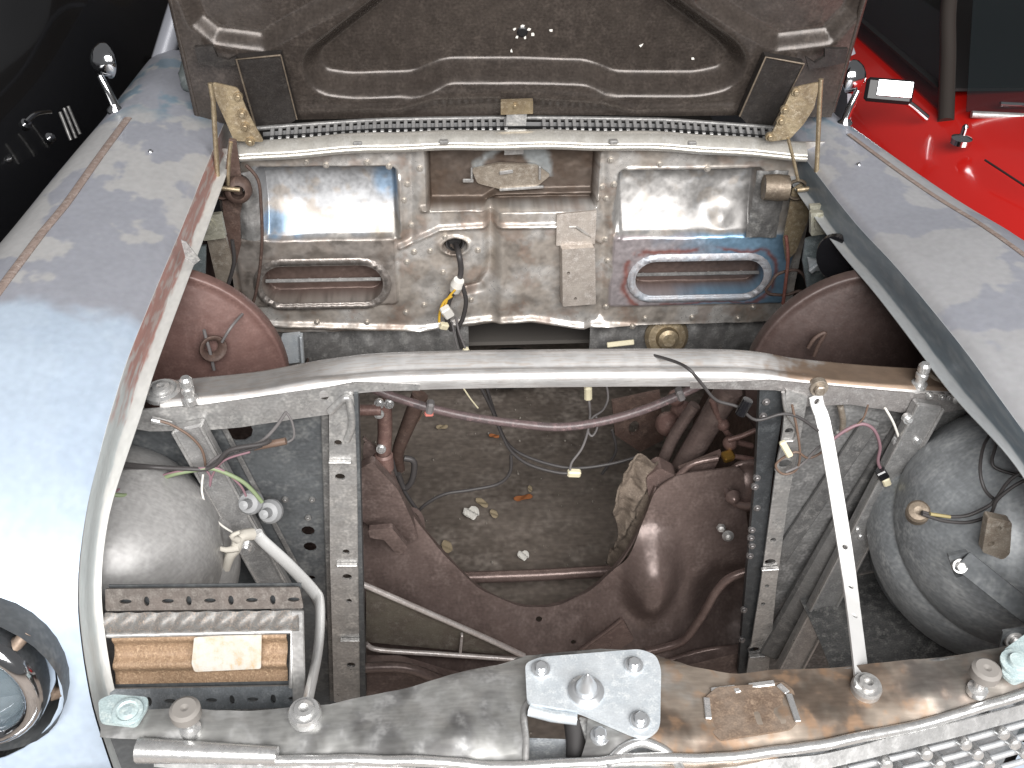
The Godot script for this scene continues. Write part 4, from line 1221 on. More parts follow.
	lathe(s, Vector3(-0.1400, 0.5863, -0.7150), Vector3(0.3, 1, 0.3), [Vector2(0.0, 0.016), Vector2(0.012, 0.016), Vector2(0.015, 0.0), Vector2(0.012, -0.018), Vector2(0, -0.018)], 10)
	cut(s)
	box(s, Transform3D(Basis.from_euler(Vector3(0.2, 0.3, 0.5)), Vector3(-0.1632, 0.5305, -0.6950)), Vector3(0.022, 0.030, 0.018), 0.003)
	commit(s, "connector", M.white, hn)
	s = new_s()
	box(s, Transform3D(Basis.from_euler(Vector3(0.2, 0.3, -0.4)), Vector3(-0.1707, 0.4944, -0.6950)), Vector3(0.020, 0.016, 0.014), 0.003)
	cut(s)
	box(s, Transform3D(Basis.from_euler(Vector3(0.2, 0.3, 0.4)), Vector3(-0.1231, 0.4325, -0.6900)), Vector3(0.014, 0.012, 0.012), 0.003)
	commit(s, "connector", M.cream, hn)
	# thin brake pipe that drops in front of the left vent
	s = new_s()
	tube(s, smooth_path([Vector3(-0.5489, 0.8762, -0.7000), Vector3(-0.5299, 0.8442, -0.7000), Vector3(-0.5312, 0.7900, -0.7000), Vector3(-0.5395, 0.7112, -0.7000), Vector3(-0.5566, 0.6289, -0.7000), Vector3(-0.5752, 0.5680, -0.7000), Vector3(-0.5914, 0.5432, -0.7000)]), 0.0035, 7)
	cut(s)
	tube(s, smooth_path([Vector3(-0.5680, 0.6045, -0.6000), Vector3(-0.5808, 0.5856, -0.6000), Vector3(-0.6073, 0.5570, -0.6000), Vector3(-0.5842, 0.6262, -0.4500)]), 0.003, 7)
	commit(s, "pipe", M.brown_dull, car)
	s = new_s()
	tube(s, smooth_path([Vector3(0.5347, 0.6081, -0.6600), Vector3(0.5462, 0.6300, -0.6600), Vector3(0.5817, 0.6391, -0.6600), Vector3(0.6042, 0.6239, -0.6600), Vector3(0.6187, 0.5937, -0.6600)]), 0.0035, 7)
	cut(s)
	tube(s, smooth_path([Vector3(0.5349, 0.5806, -0.6600), Vector3(0.5709, 0.5773, -0.6600), Vector3(0.6024, 0.5866, -0.6600), Vector3(0.6181, 0.5736, -0.6600)]), 0.0035, 7)
	cut(s)
	tube(s, smooth_path([Vector3(0.5347, 0.6081, -0.6600), Vector3(0.5266, 0.5909, -0.6600), Vector3(0.5349, 0.5806, -0.6600)]), 0.0035, 7)
	commit(s, "pipe", M.brown_dull, car)

# ---------------------------------------------------------------- bonnet hinges
func hinges(car: Node3D) -> void:
	for k in 2:
		var h := Node3D.new()
		h.name = "bonnet_hinge"
		car.add_child(h, true)
		var s := new_s()
		var pl: Array = [Vector3(-0.5882, 1.0418, -0.7000), Vector3(-0.5421, 1.0300, -0.7000), Vector3(-0.5327, 0.9913, -0.7000), Vector3(-0.5248, 0.9676, -0.7000), Vector3(-0.5079, 0.9232, -0.7000), Vector3(-0.5648, 0.9259, -0.7000), Vector3(-0.5743, 0.9642, -0.7000), Vector3(-0.5863, 1.0074, -0.7000)] if k == 0 else [Vector3(0.5180, 1.0173, -0.7000), Vector3(0.5324, 1.0251, -0.7000), Vector3(0.5705, 1.0327, -0.7000), Vector3(0.5688, 0.9808, -0.7000), Vector3(0.5549, 0.9482, -0.7000), Vector3(0.5322, 0.9172, -0.7000), Vector3(0.4883, 0.9114, -0.7000), Vector3(0.5060, 0.9733, -0.7000)]
		plate(s, pl, 0.004, [], 0.006)
		commit(s, "arm", M.cad, h)
		for p in ([Vector3(-0.5440, 1.0139, -0.6970), Vector3(-0.5413, 0.9808, -0.6970), Vector3(-0.5393, 0.9550, -0.6970), Vector3(-0.5340, 0.9248, -0.6970)] if k == 0 else [Vector3(0.5256, 1.0144, -0.6970), Vector3(0.5102, 0.9784, -0.6970), Vector3(0.5062, 0.9561, -0.6970), Vector3(0.4896, 0.9231, -0.6970)]):
			bolt(h, p, Vector3(0, -0.1, 1), 0.009, M.cad, "rivet")
		s = new_s()
		var low: Array = [Vector3(-0.5712, 0.9362, -0.6900), Vector3(-0.5585, 0.9320, -0.6900), Vector3(-0.5594, 0.8598, -0.6900), Vector3(-0.5631, 0.8063, -0.6900), Vector3(-0.5737, 0.7735, -0.6900), Vector3(-0.5814, 0.7058, -0.6900), Vector3(-0.6049, 0.6429, -0.6900), Vector3(-0.6136, 0.6668, -0.6900), Vector3(-0.6043, 0.8069, -0.6900), Vector3(-0.5852, 0.8811, -0.6900)] if k == 0 else [Vector3(0.5780, 0.8326, -0.6900), Vector3(0.6075, 0.8100, -0.6900), Vector3(0.5975, 0.7301, -0.6900), Vector3(0.5878, 0.6661, -0.6900), Vector3(0.5702, 0.6421, -0.6900), Vector3(0.5542, 0.6955, -0.6900), Vector3(0.5546, 0.7770, -0.6900), Vector3(0.5527, 0.8108, -0.6900)]
		plate(s, low, 0.004, [], 0.003)
		commit(s, "lower_arm", M.brown_dull if k == 0 else M.cad, h)
		s = new_s()
		var rod: Array = [Vector3(-0.5828, 1.0538, -0.6600), Vector3(-0.5825, 1.0220, -0.6600), Vector3(-0.6001, 0.8509, -0.6600)] if k == 0 else [Vector3(0.5558, 1.0525, -0.6600), Vector3(0.5601, 1.0215, -0.6600), Vector3(0.5893, 0.8330, -0.6600)]
		tube(s, rod, 0.0048, 8)
		tube(s, [Vector3(-0.6105, 0.8480, -0.6620), Vector3(-0.5597, 0.8409, -0.6620)] if k == 0 else [Vector3(0.5524, 0.8239, -0.6620), Vector3(0.6030, 0.8297, -0.6620)], 0.005, 8)
		tube(s, smooth_path([Vector3(-0.5619, 0.9404, -0.6600), Vector3(-0.5711, 0.9042, -0.6600), Vector3(-0.5807, 0.8527, -0.6600)] if k == 0 else [Vector3(0.5131, 0.9358, -0.6600), Vector3(0.5308, 0.8940, -0.6600), Vector3(0.5497, 0.8467, -0.6600)]), 0.0035, 8)
		commit(s, "prop_rod", M.cad, h)
		s = new_s()
		if k == 0:
			lathe(s, Vector3(-0.5676, 0.8326, -0.6800), Vector3(0.15, 0.1, 1), [Vector2(0.014, 0.016), Vector2(0.024, 0.014), Vector2(0.028, 0.0), Vector2(0.026, -0.02), Vector2(0.014, -0.02), Vector2(0.014, 0.016)], 22, true)
			lathe(s, Vector3(-0.5986, 0.8331, -0.6800), Vector3(0.15, 0.1, 1), [Vector2(0.018, 0.003), Vector2(0.022, 0.0), Vector2(0.018, -0.003), Vector2(0.014, 0.0), Vector2(0.018, 0.003)], 18, true)
		else:
			lathe(s, Vector3(0.5594, 0.8154, -0.6800), Vector3(-0.15, 0.1, 1), [Vector2(0.020, 0.004), Vector2(0.024, 0.0), Vector2(0.020, -0.004), Vector2(0.016, 0.0), Vector2(0.020, 0.004)], 18, true)
			lathe(s, Vector3(0.5435, 0.8154, -0.6900), Vector3(1, 0.0, 0.1), [Vector2(0.0, 0.0), Vector2(0.026, 0.0), Vector2(0.028, -0.02), Vector2(0.026, -0.05), Vector2(0.0, -0.05)], 18)
		commit(s, "spring_roller", M.brown_dull if k == 0 else M.cad_dull, h)

# ---------------------------------------------------------------- round brown shields behind the crossbar
func splash_shields(car: Node3D) -> void:
	for k in 2:
		var c := Vector3(-0.66, 0.65, -0.30) if k == 0 else Vector3(0.605, 0.612, -0.30)
		var r := 0.212 if k == 0 else 0.217
		var ax := Vector3(0.05, 0.08, 1).normalized() if k == 0 else Vector3(-0.05, 0.08, 1).normalized()
		var s := new_s()
		lathe(s, c, ax, [Vector2(r - 0.002, -0.022), Vector2(r + 0.002, -0.016), Vector2(r, 0.002), Vector2(r - 0.005, 0.006), Vector2(r - 0.010, 0.003), Vector2(r - 0.02, 0.004), Vector2(r * 0.7, 0.017), Vector2(r * 0.4, 0.026), Vector2(0.0, 0.030)], 64, true)
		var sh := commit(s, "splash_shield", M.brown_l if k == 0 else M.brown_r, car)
		s = new_s()
		if k == 0:
			lathe(s, Vector3(-0.5628, 0.7316, -0.2750), Vector3(0.5, 0.2, 1), [Vector2(0.012, -0.006), Vector2(0.014, 0.006), Vector2(0.022, 0.012), Vector2(0.024, 0.008), Vector2(0.018, -0.006)], 18, true)
			commit(s, "grommet", M.brown_dull, sh)
			s = new_s()
			tube(s, smooth_path([Vector3(-0.5691, 0.7695, -0.2700), Vector3(-0.5684, 0.7534, -0.2700), Vector3(-0.5664, 0.7248, -0.2700), Vector3(-0.5656, 0.6872, -0.2700)]), 0.003, 6)
			tube(s, smooth_path([Vector3(-0.5068, 0.7681, -0.3400), Vector3(-0.5223, 0.7749, -0.2720), Vector3(-0.5437, 0.7433, -0.2720)]), 0.0025, 6)
			commit(s, "wire", M.wire_grey, sh)
		else:
			tube(s, smooth_path([Vector3(0.6103, 0.8210, -0.2680), Vector3(0.6282, 0.8126, -0.2680), Vector3(0.6423, 0.7921, -0.2680), Vector3(0.6439, 0.7717, -0.2680), Vector3(0.6347, 0.7657, -0.2680)]), 0.007, 10)
			commit(s, "handle", M.panel, sh)
			s = new_s()
			tube(s, smooth_path([Vector3(0.4754, 0.7069, -0.2650), Vector3(0.4840, 0.7278, -0.2650), Vector3(0.4999, 0.7379, -0.2650), Vector3(0.4928, 0.7107, -0.2650), Vector3(0.4897, 0.6893, -0.2650)]), 0.004, 6)
			commit(s, "clip", M.brown_dull, sh)
	# inner wings
	for sx in [-1.0, 1.0]:
		var s := new_s()
		grid(s, 20, 10, func(u: float, v: float): return Vector3(sx * (0.70 - 0.05 * u * (1.0 - v)), lerpf(0.35, 0.84, v), lerpf(-0.02, -0.9, u)), 0.002)
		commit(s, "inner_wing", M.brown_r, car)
		s = new_s()
		var cx: float = 0.70 * sx
		tube(s, smooth_path([Vector3(cx, 0.45, -0.10), Vector3(cx - 0.02 * sx, 0.60, -0.14), Vector3(cx - 0.03 * sx, 0.76, -0.20)]), 0.05, 12, 0.015)
		commit(s, "wing_stay", M.brown_r, car)

# ---------------------------------------------------------------- small fittings in the rear corners of the bay
func rear_corners(car: Node3D) -> void:
	var s := new_s()
	plate(s, [Vector3(-0.6388, 0.8151, -0.6000), Vector3(-0.5889, 0.8206, -0.6000), Vector3(-0.5873, 0.7692, -0.6000), Vector3(-0.6303, 0.7635, -0.6000), Vector3(-0.6437, 0.7746, -0.6000)], 0.012, [], 0.003)
	var b := commit(s, "mount_block", M.cad_pale, car)
	s = new_s()
	lathe(s, Vector3(-0.6186, 0.7972, -0.5970), Vector3(0, 0, 1), [Vector2(0.016, -0.004), Vector2(0.016, 0.003), Vector2(0.010, 0.003), Vector2(0.009, 0.007), Vector2(0, 0.007)], 18)
	commit(s, "washer", M.cad_pale, b)
	s = new_s()
	plate(s, [Vector3(-0.6295, 0.7551, -0.6200), Vector3(-0.5922, 0.7588, -0.6200), Vector3(-0.5885, 0.7052, -0.6200), Vector3(-0.6003, 0.6524, -0.6200), Vector3(-0.6253, 0.6460, -0.6200), Vector3(-0.6277, 0.7060, -0.6200)], 0.01, [], 0.003)
	commit(s, "corner_stay", M.tan_steel, car)
	s = new_s()
	plate(s, [Vector3(-0.6682, 0.7328, -0.6300), Vector3(-0.6363, 0.7367, -0.6300), Vector3(-0.6517, 0.6548, -0.6300), Vector3(-0.6747, 0.6600, -0.6300)], 0.008, [], 0.002)
	commit(s, "corner_plate", M.steel_teal, car)
	s = new_s()
	plate(s, [Vector3(0.5499, 0.8230, -0.5600), Vector3(0.5994, 0.8243, -0.5600), Vector3(0.6267, 0.7804, -0.5600), Vector3(0.5596, 0.7728, -0.5600)], 0.012, [], 0.003)
	b = commit(s, "mount_block", M.cad_pale, car)
	s = new_s()
	lathe(s, Vector3(0.5789, 0.8025, -0.5570), Vector3(0, 0, 1), [Vector2(0.019, -0.004), Vector2(0.019, 0.003), Vector2(0.011, 0.003), Vector2(0.010, 0.008), Vector2(0, 0.008)], 18)
	commit(s, "washer", M.cad_pale, b)
	s = new_s()
	plate(s, [Vector3(0.5531, 0.8282, -0.5800), Vector3(0.5768, 0.8299, -0.5800), Vector3(0.5803, 0.8126, -0.5800), Vector3(0.5585, 0.8108, -0.5800)], 0.01, [], 0.002)
	commit(s, "mount_tab", M.cad_pale, car)
	# black twin drum
	s = new_s()
	lathe(s, Vector3(0.5886, 0.7823, -0.4600), Vector3(-0.85, 0.15, 0.5), [Vector2(0, 0.028), Vector2(0.040, 0.028), Vector2(0.045, 0.022), Vector2(0.045, 0.0), Vector2(0.030, -0.004), Vector2(0.030, -0.012), Vector2(0.046, -0.016), Vector2(0.046, -0.055), Vector2(0.04, -0.06), Vector2(0, -0.06)], 30)
	commit(s, "drum_regulator", M.black_gloss, car)
	s = new_s()
	plate(s, [Vector3(0.5675, 0.7428, -0.6000), Vector3(0.6137, 0.7600, -0.6000), Vector3(0.6448, 0.6905, -0.6000), Vector3(0.6417, 0.6237, -0.6000), Vector3(0.5952, 0.6199, -0.6000), Vector3(0.5709, 0.6920, -0.6000)], 0.008, [], 0.003)
	commit(s, "corner_plate", M.steel_teal, car)
	s = new_s()
	plate(s, [Vector3(0.5734, 0.7095, -0.5850), Vector3(0.6171, 0.6994, -0.5850), Vector3(0.6188, 0.6807, -0.5850), Vector3(0.5839, 0.6767, -0.5850)], 0.006, [], 0.002)
	bar(s, Vector3(0.5818, 0.6796, -0.5800), Vector3(0.6023, 0.7025, -0.5800), 0.01, 0.008, Vector3.BACK)
	commit(s, "mount_tab", M.zinc, car)
	s = new_s()
	tube(s, smooth_path([Vector3(0.6606, 0.7764, -0.5000), Vector3(0.6758, 0.7454, -0.5000), Vector3(0.6791, 0.7140, -0.5000), Vector3(0.6690, 0.7051, -0.5000)]), 0.003, 6)
	cut(s)
	tube(s, smooth_path([Vector3(0.5398, 0.7314, -0.6400), Vector3(0.5533, 0.6797, -0.6400), Vector3(0.5585, 0.6266, -0.6400), Vector3(0.5626, 0.5668, -0.6400)]), 0.004, 6)
	commit(s, "pipe", M.rust_red, car)
	s = new_s()
	tube(s, smooth_path([Vector3(-0.5812, 0.7542, -0.6200), Vector3(-0.5846, 0.7051, -0.6200), Vector3(-0.6043, 0.6525, -0.6200)]), 0.004, 6)
	commit(s, "pipe", M.wire_dark, car)

# ---------------------------------------------------------------- chassis parts seen through the radiator opening
func under_parts(car: Node3D) -> void:
	var nd := nz(81, 5.0, 3)
	var bump: Vector3 = Vector3(0.2127, 0.2702, -0.1200)
	var bump2: Vector3 = Vector3(0.3704, 0.1909, -0.1200)
	var s := new_s()
	var ol := [Vector2(-0.3154, 0.5659), Vector2(-0.2764, 0.5140), Vector2(-0.2574, 0.4514), Vector2(-0.2317, 0.3958), Vector2(-0.1834, 0.3263), Vector2(-0.1138, 0.2468), Vector2(-0.0372, 0.2088), Vector2(0.0322, 0.2076), Vector2(0.1002, 0.2348), Vector2(0.1607, 0.2975), Vector2(0.1988, 0.3745), Vector2(0.2180, 0.4391), Vector2(0.2621, 0.4664), Vector2(0.3796, 0.4805), Vector2(0.4313, 0.1582), Vector2(0.3874, 0.1009), Vector2(0.3110, 0.0594), Vector2(0.2521, 0.0350), Vector2(0.1457, 0.0854), Vector2(0.0758, 0.0745), Vector2(-0.0242, 0.0531), Vector2(-0.1344, 0.0849), Vector2(-0.3494, 0.1108)]
	sheet(s, round_poly(ol, 0.02), [ring2(Vector2(Vector3(0.0000, 0.1865, -0.1200).x, Vector3(0.0000, 0.1865, -0.1200).y), 0.006, 0.005), ring2(Vector2(Vector3(0.0663, 0.1446, -0.1200).x, Vector3(0.0663, 0.1446, -0.1200).y), 0.005, 0.004)], 0.014, func(p: Vector2) -> Vector3:
		var z := -0.12 - 0.10 * st(0.1, 0.55, p.y) + 0.06 * st(0.25, 0.02, p.y)
		var d := Vector2((p.x - bump.x) / 0.055, (p.y - bump.y) / 0.085)
		z += 0.060 * st(1.25, 0.25, d.length())
		d = Vector2((p.x - bump2.x) / 0.07, (p.y - bump2.y) / 0.09)
		z -= 0.035 * st(1.3, 0.3, d.length())
		z += 0.004 * nd.get_noise_2dv(p)
		z += 0.014 * exp(-pow((p.x + 0.335 + (p.y - 0.5) * 0.4) / 0.02, 2.0)) * st(0.35, 0.5, p.y)
		return Vector3(p.x, p.y, z), 0.004)
	var cm := commit(s, "crossmember", M.brown, car)
	cm.set_meta("label", "reddish brown front crossmember dipping in the middle")
	s = new_s()
	var rim := []
	for p in [Vector2(-0.3154, 0.5659), Vector2(-0.2764, 0.5140), Vector2(-0.2574, 0.4514), Vector2(-0.2317, 0.3958), Vector2(-0.1834, 0.3263), Vector2(-0.1138, 0.2468), Vector2(-0.0372, 0.2088), Vector2(0.0322, 0.2076), Vector2(0.1002, 0.2348), Vector2(0.1607, 0.2975), Vector2(0.1988, 0.3745), Vector2(0.2180, 0.4391)]:
		rim.append(Vector3(p.x, p.y - 0.002, -0.125 - 0.10 * st(0.1, 0.55, p.y) + 0.06 * st(0.25, 0.02, p.y)))
	rim = smooth_path(rim, 4)
	grid(s, 60, 3, func(u: float, v: float):
		var i := u * (rim.size() - 1)
		var a: Vector3 = rim[int(i)]
		var b: Vector3 = rim[mini(int(i) + 1, rim.size() - 1)]
		var p := a.lerp(b, i - int(i))
		return p + Vector3(0, -0.004 * v, -0.012 * v), 0.003)
	commit(s, "top_flange", M.brown, cm)
	# welded gusset on the left, flanged right lip
	s = new_s()
	plate(s, [Vector3(-0.3163, 0.3618, -0.0550), Vector3(-0.1890, 0.2703, -0.0550), Vector3(-0.0313, 0.1591, -0.0550), Vector3(-0.1353, 0.1774, -0.0550), Vector3(-0.3266, 0.2179, -0.0550)], 0.004)
	var gu := commit(s, "gusset", M.brown_grey, cm)
	s = new_s()
	tube(s, smooth_path([Vector3(-0.3216, 0.3799, -0.0480), Vector3(-0.1886, 0.2838, -0.0480), Vector3(-0.0981, 0.2178, -0.0480), Vector3(-0.0339, 0.1680, -0.0480)]), 0.0055, 8)
	tube(s, smooth_path([Vector3(-0.3257, 0.2231, -0.0460), Vector3(-0.3013, 0.2047, -0.0460), Vector3(-0.1914, 0.1863, -0.0460), Vector3(-0.0339, 0.1588, -0.0460)]), 0.005, 8)
	bar(s, Vector3(-0.1496, 0.2353, -0.0500), Vector3(-0.1542, 0.1790, -0.0500), 0.005, 0.01, Vector3.BACK)
	commit(s, "flanged_edge", M.worn_edge, gu)
	s = new_s()
	tube(s, smooth_path([Vector3(0.2027, 0.1472, -0.0620), Vector3(0.2367, 0.1568, -0.0620), Vector3(0.2731, 0.1779, -0.0620), Vector3(0.2994, 0.2444, -0.0620), Vector3(0.3172, 0.3088, -0.0620), Vector3(0.3381, 0.3447, -0.0620), Vector3(0.3757, 0.3634, -0.0620)]), 0.008, 12)
	commit(s, "flanged_edge", M.brown_shine, cm)
	s = new_s()
	tube(s, smooth_path([Vector3(0.1905, 0.1217, -0.0450), Vector3(0.2506, 0.1416, -0.0450), Vector3(0.3210, 0.1665, -0.0450), Vector3(0.4018, 0.1701, -0.0450)]), 0.006, 10)
	commit(s, "flanged_edge", M.brown_shine, cm)
	s = new_s()
	plate(s, [Vector3(0.0568, 0.1659, -0.0450), Vector3(0.1133, 0.2308, -0.0450), Vector3(0.1440, 0.2677, -0.0450), Vector3(0.1717, 0.2047, -0.0450), Vector3(0.1329, 0.1668, -0.0450)], 0.006, [], 0.006)
	tube(s, smooth_path([Vector3(0.0560, 0.1722, -0.0400), Vector3(0.1124, 0.2340, -0.0400), Vector3(0.1430, 0.2708, -0.0400)]), 0.004, 8)
	commit(s, "stay", M.brown_shine, cm)
	# lower rail in front of the crossmember
	s = new_s()
	plate(s, [Vector3(-0.3332, 0.1996, -0.0200), Vector3(-0.2644, 0.1950, -0.0200), Vector3(-0.1924, 0.1557, -0.0200), Vector3(-0.0803, 0.1065, -0.0200), Vector3(-0.0413, 0.0579, -0.0200), Vector3(-0.3423, 0.0765, -0.0200)], 0.02, [], 0.01)
	tube(s, smooth_path([Vector3(-0.3310, 0.2135, 0.0000), Vector3(-0.2541, 0.2084, 0.0000), Vector3(-0.1831, 0.1636, 0.0000), Vector3(-0.0813, 0.1032, 0.0000)]), 0.010, 8)
	commit(s, "lower_rail", M.brown, car)
	s = new_s()
	plate(s, [Vector3(0.2506, 0.1496, -0.0200), Vector3(0.3917, 0.1927, -0.0200), Vector3(0.4156, 0.0408, -0.0200), Vector3(0.2913, 0.0496, -0.0200)], 0.02, [], 0.01)
	commit(s, "lower_rail", M.brown, car)
	s = new_s()
	plate(s, [Vector3(0.5160, 0.1469, -0.1000), Vector3(0.5750, 0.2303, -0.1000), Vector3(0.6440, 0.0218, -0.1000), Vector3(0.6164, -0.0481, -0.1000), Vector3(0.5301, -0.0421, -0.1000)], 0.01)
	commit(s, "lower_rail", M.brown, car)
	# tube across
	s = new_s()
	tube(s, [Vector3(-0.1605, 0.1165, -0.3000), Vector3(0.0196, 0.1160, -0.3000), Vector3(0.2011, 0.1217, -0.3000)], 0.013, 14)
	commit(s, "cross_tube", M.brown_shine, car)
	# left side: sill, stay rods
	s = new_s()
	plate(s, [Vector3(-0.3240, 0.5363, -0.1700), Vector3(-0.2985, 0.5536, -0.1700), Vector3(-0.2570, 0.4866, -0.1700), Vector3(-0.2355, 0.4122, -0.1700), Vector3(-0.2266, 0.3608, -0.1700), Vector3(-0.2513, 0.3490, -0.1700), Vector3(-0.3295, 0.4166, -0.1700)], 0.02, [], 0.008)
	var lt := commit(s, "suspension_tower", M.brown, car)
	s = new_s()
	lathe(s, Vector3(-0.2515, 0.3585, -0.2000), Vector3(0.7, 0.3, 0.6), [Vector2(0.03, -0.01), Vector2(0.045, 0.0), Vector2(0.045, 0.008), Vector2(0.036, 0.008), Vector2(0.03, -0.005)], 20)
	cut(s)
	plate(s, [Vector3(-0.3102, 0.4441, -0.1150), Vector3(-0.2680, 0.4470, -0.1150), Vector3(-0.2423, 0.3963, -0.1150), Vector3(-0.2612, 0.3770, -0.1150), Vector3(-0.2838, 0.4183, -0.1150), Vector3(-0.3081, 0.4244, -0.1150)], 0.012, [], 0.004)
	commit(s, "cup", M.brown, lt)
	s = new_s()
	tube(s, smooth_path([Vector3(-0.2741, 0.6459, -0.2200), Vector3(-0.2761, 0.5841, -0.2200), Vector3(-0.2824, 0.5104, -0.2200), Vector3(-0.2755, 0.4423, -0.2200), Vector3(-0.2563, 0.3860, -0.2200)]), 0.013, 10)
	lathe(s, Vector3(-0.2816, 0.5193, -0.2150), Vector3.UP, [Vector2(0.013, -0.02), Vector2(0.017, -0.018), Vector2(0.017, 0.012), Vector2(0.013, 0.016)], 14)
	commit(s, "stay_rod", M.brown_pink, lt)
	s = new_s()
	tube(s, [Vector3(-0.3396, 0.6461, -0.2000), Vector3(-0.2786, 0.6440, -0.2000)], 0.010, 10)
	commit(s, "stay_rod", M.brown_pink, lt)
	for p in [Vector3(-0.2816, 0.6532, -0.2050), Vector3(-0.2646, 0.6526, -0.2050), Vector3(-0.2830, 0.6316, -0.2050), Vector3(-0.2844, 0.5534, -0.2050)]:
		bolt(lt, p, Vector3(0, 0.3, 1), 0.009, M.bright)
	s = new_s()
	grid(s, 14, 14, func(u: float, v: float): return Vector3(-0.47 + 0.02 * sin(v * 5.0), lerpf(0.02, 0.36, v), lerpf(-0.08, -0.78, u)), 0.003)
	tube(s, smooth_path([Vector3(-0.2157, 0.5848, -0.3200), Vector3(-0.2410, 0.5150, -0.3200), Vector3(-0.2633, 0.4496, -0.3200), Vector3(-0.2618, 0.4039, -0.3200)]), 0.016, 10, 0.01)
	commit(s, "side_rail", M.brown_dull, car)
	s = new_s()
	tube(s, smooth_path([Vector3(-0.2486, 0.4847, -0.2600), Vector3(-0.2306, 0.4742, -0.2600), Vector3(-0.2363, 0.4299, -0.2600), Vector3(-0.2523, 0.4103, -0.2600), Vector3(-0.2617, 0.4459, -0.2600)]), 0.006, 8)
	tube(s, smooth_path([Vector3(-0.2710, 0.4807, -0.2600), Vector3(-0.2625, 0.4310, -0.2600), Vector3(-0.2423, 0.3791, -0.2600), Vector3(-0.2247, 0.3416, -0.2600)]), 0.004, 8)
	commit(s, "hose", M.wire_dark, car)
	# right side: strut rod, bracket, cups
	s = new_s()
	tube(s, smooth_path([Vector3(0.2701, 0.3415, -0.3000), Vector3(0.3033, 0.4369, -0.3000), Vector3(0.3348, 0.5272, -0.3000), Vector3(0.3594, 0.5970, -0.3000)]), 0.022, 12, 0.026)
	tube(s, smooth_path([Vector3(0.2491, 0.3424, -0.3300), Vector3(0.2721, 0.4513, -0.3300), Vector3(0.3073, 0.5364, -0.3300)]), 0.012, 10)
	var rt := commit(s, "strut_rod", M.brown, car)
	s = new_s()
	plate(s, [Vector3(0.2014, 0.4520, -0.2200), Vector3(0.2255, 0.4756, -0.2200), Vector3(0.2579, 0.4546, -0.2200), Vector3(0.2983, 0.3714, -0.2200), Vector3(0.2682, 0.3623, -0.2200), Vector3(0.2239, 0.3379, -0.2200)], 0.035, [], 0.008)
	plate(s, [Vector3(0.2660, 0.4518, -0.2400), Vector3(0.3446, 0.4930, -0.2400), Vector3(0.3354, 0.4490, -0.2400), Vector3(0.3011, 0.4150, -0.2400)], 0.01, [], 0.004)
	tube(s, smooth_path([Vector3(0.2265, 0.3902, -0.2200), Vector3(0.2355, 0.4154, -0.2200), Vector3(0.2613, 0.4244, -0.2200)]), 0.007, 8)
	tube(s, smooth_path([Vector3(0.2585, 0.4496, -0.2200), Vector3(0.2848, 0.4830, -0.2200), Vector3(0.3320, 0.4957, -0.2200)]), 0.006, 8)
	commit(s, "rod_bracket", M.brown_shine, rt)
	s = new_s()
	lathe(s, Vector3(0.3909, 0.4469, -0.2000), Vector3(-0.5, 0.75, 0.4), [Vector2(0.012, -0.06), Vector2(0.03, -0.05), Vector2(0.048, -0.02), Vector2(0.05, 0.0), Vector2(0.042, 0.012), Vector2(0.034, 0.0), Vector2(0.03, -0.02), Vector2(0, -0.022)], 24, true)
	lathe(s, Vector3(0.3519, 0.4524, -0.1600), Vector3(0.0, 0.3, 1), [Vector2(0, 0.016), Vector2(0.008, 0.014), Vector2(0.014, 0.0)], 12, true)
	commit(s, "cup", M.brown_shine, rt)
	s = new_s()
	for q in [[Vector3(0.2791, 0.4358, -0.4000), 0.026], [Vector3(0.3103, 0.4500, -0.4200), 0.024], [Vector3(0.2939, 0.4863, -0.4200), 0.018], [Vector3(0.3604, 0.5059, -0.2500), 0.014], [Vector3(0.3515, 0.5255, -0.2800), 0.012]]:
		lathe(s, q[0], Vector3(-0.2, 0.6, 0.7), [Vector2(0, q[1]), Vector2(q[1] * 0.6, q[1] * 0.85), Vector2(q[1], q[1] * 0.2), Vector2(q[1] * 0.9, -q[1] * 0.5), Vector2(q[1] * 0.5, -q[1] * 1.4), Vector2(q[1] * 0.5, -q[1] * 2.2)], 16, true)
		cut(s)
	commit(s, "ball_joint", M.brown_pink, rt)
	s = new_s()
	box(s, Transform3D(Basis.from_euler(Vector3(0.3, 0.3, 0.2)), Vector3(0.3557, 0.4870, -0.2350)), Vector3(0.022, 0.016, 0.02), 0.003)
	commit(s, "brass_union", plain(lin(0.42, 0.25, 0.06), 0.35, 0.8), rt)
	s = new_s()
	tube(s, smooth_path([Vector3(0.3519, 0.5216, -0.2400), Vector3(0.3770, 0.5303, -0.2400), Vector3(0.4012, 0.5436, -0.2400)]), 0.005, 8)
	cut(s)
	tube(s, smooth_path([Vector3(0.3671, 0.4824, -0.2400), Vector3(0.3928, 0.4764, -0.2400), Vector3(0.4168, 0.4706, -0.2400)]), 0.005, 8)
	cut(s)
	tube(s, smooth_path([Vector3(0.3224, 0.5854, -0.2800), Vector3(0.3495, 0.5256, -0.2800), Vector3(0.3780, 0.4881, -0.2800), Vector3(0.4155, 0.4718, -0.2800)]), 0.006, 8)
	commit(s, "pipe", M.brown_pink, rt)
	s = new_s()
	lathe(s, Vector3(0.3414, 0.3932, -0.1200), Vector3(-0.2, 0.4, 1), [Vector2(0, 0.008), Vector2(0.005, 0.007), Vector2(0.009, 0.002), Vector2(0.011, 0.0)], 12)
	cut(s)
	lathe(s, Vector3(0.3255, 0.4142, -0.1200), Vector3(-0.2, 0.4, 1), [Vector2(0, 0.008), Vector2(0.006, 0.007), Vector2(0.009, 0.0)], 6)
	commit(s, "nut", M.steel, rt)
	s = new_s()
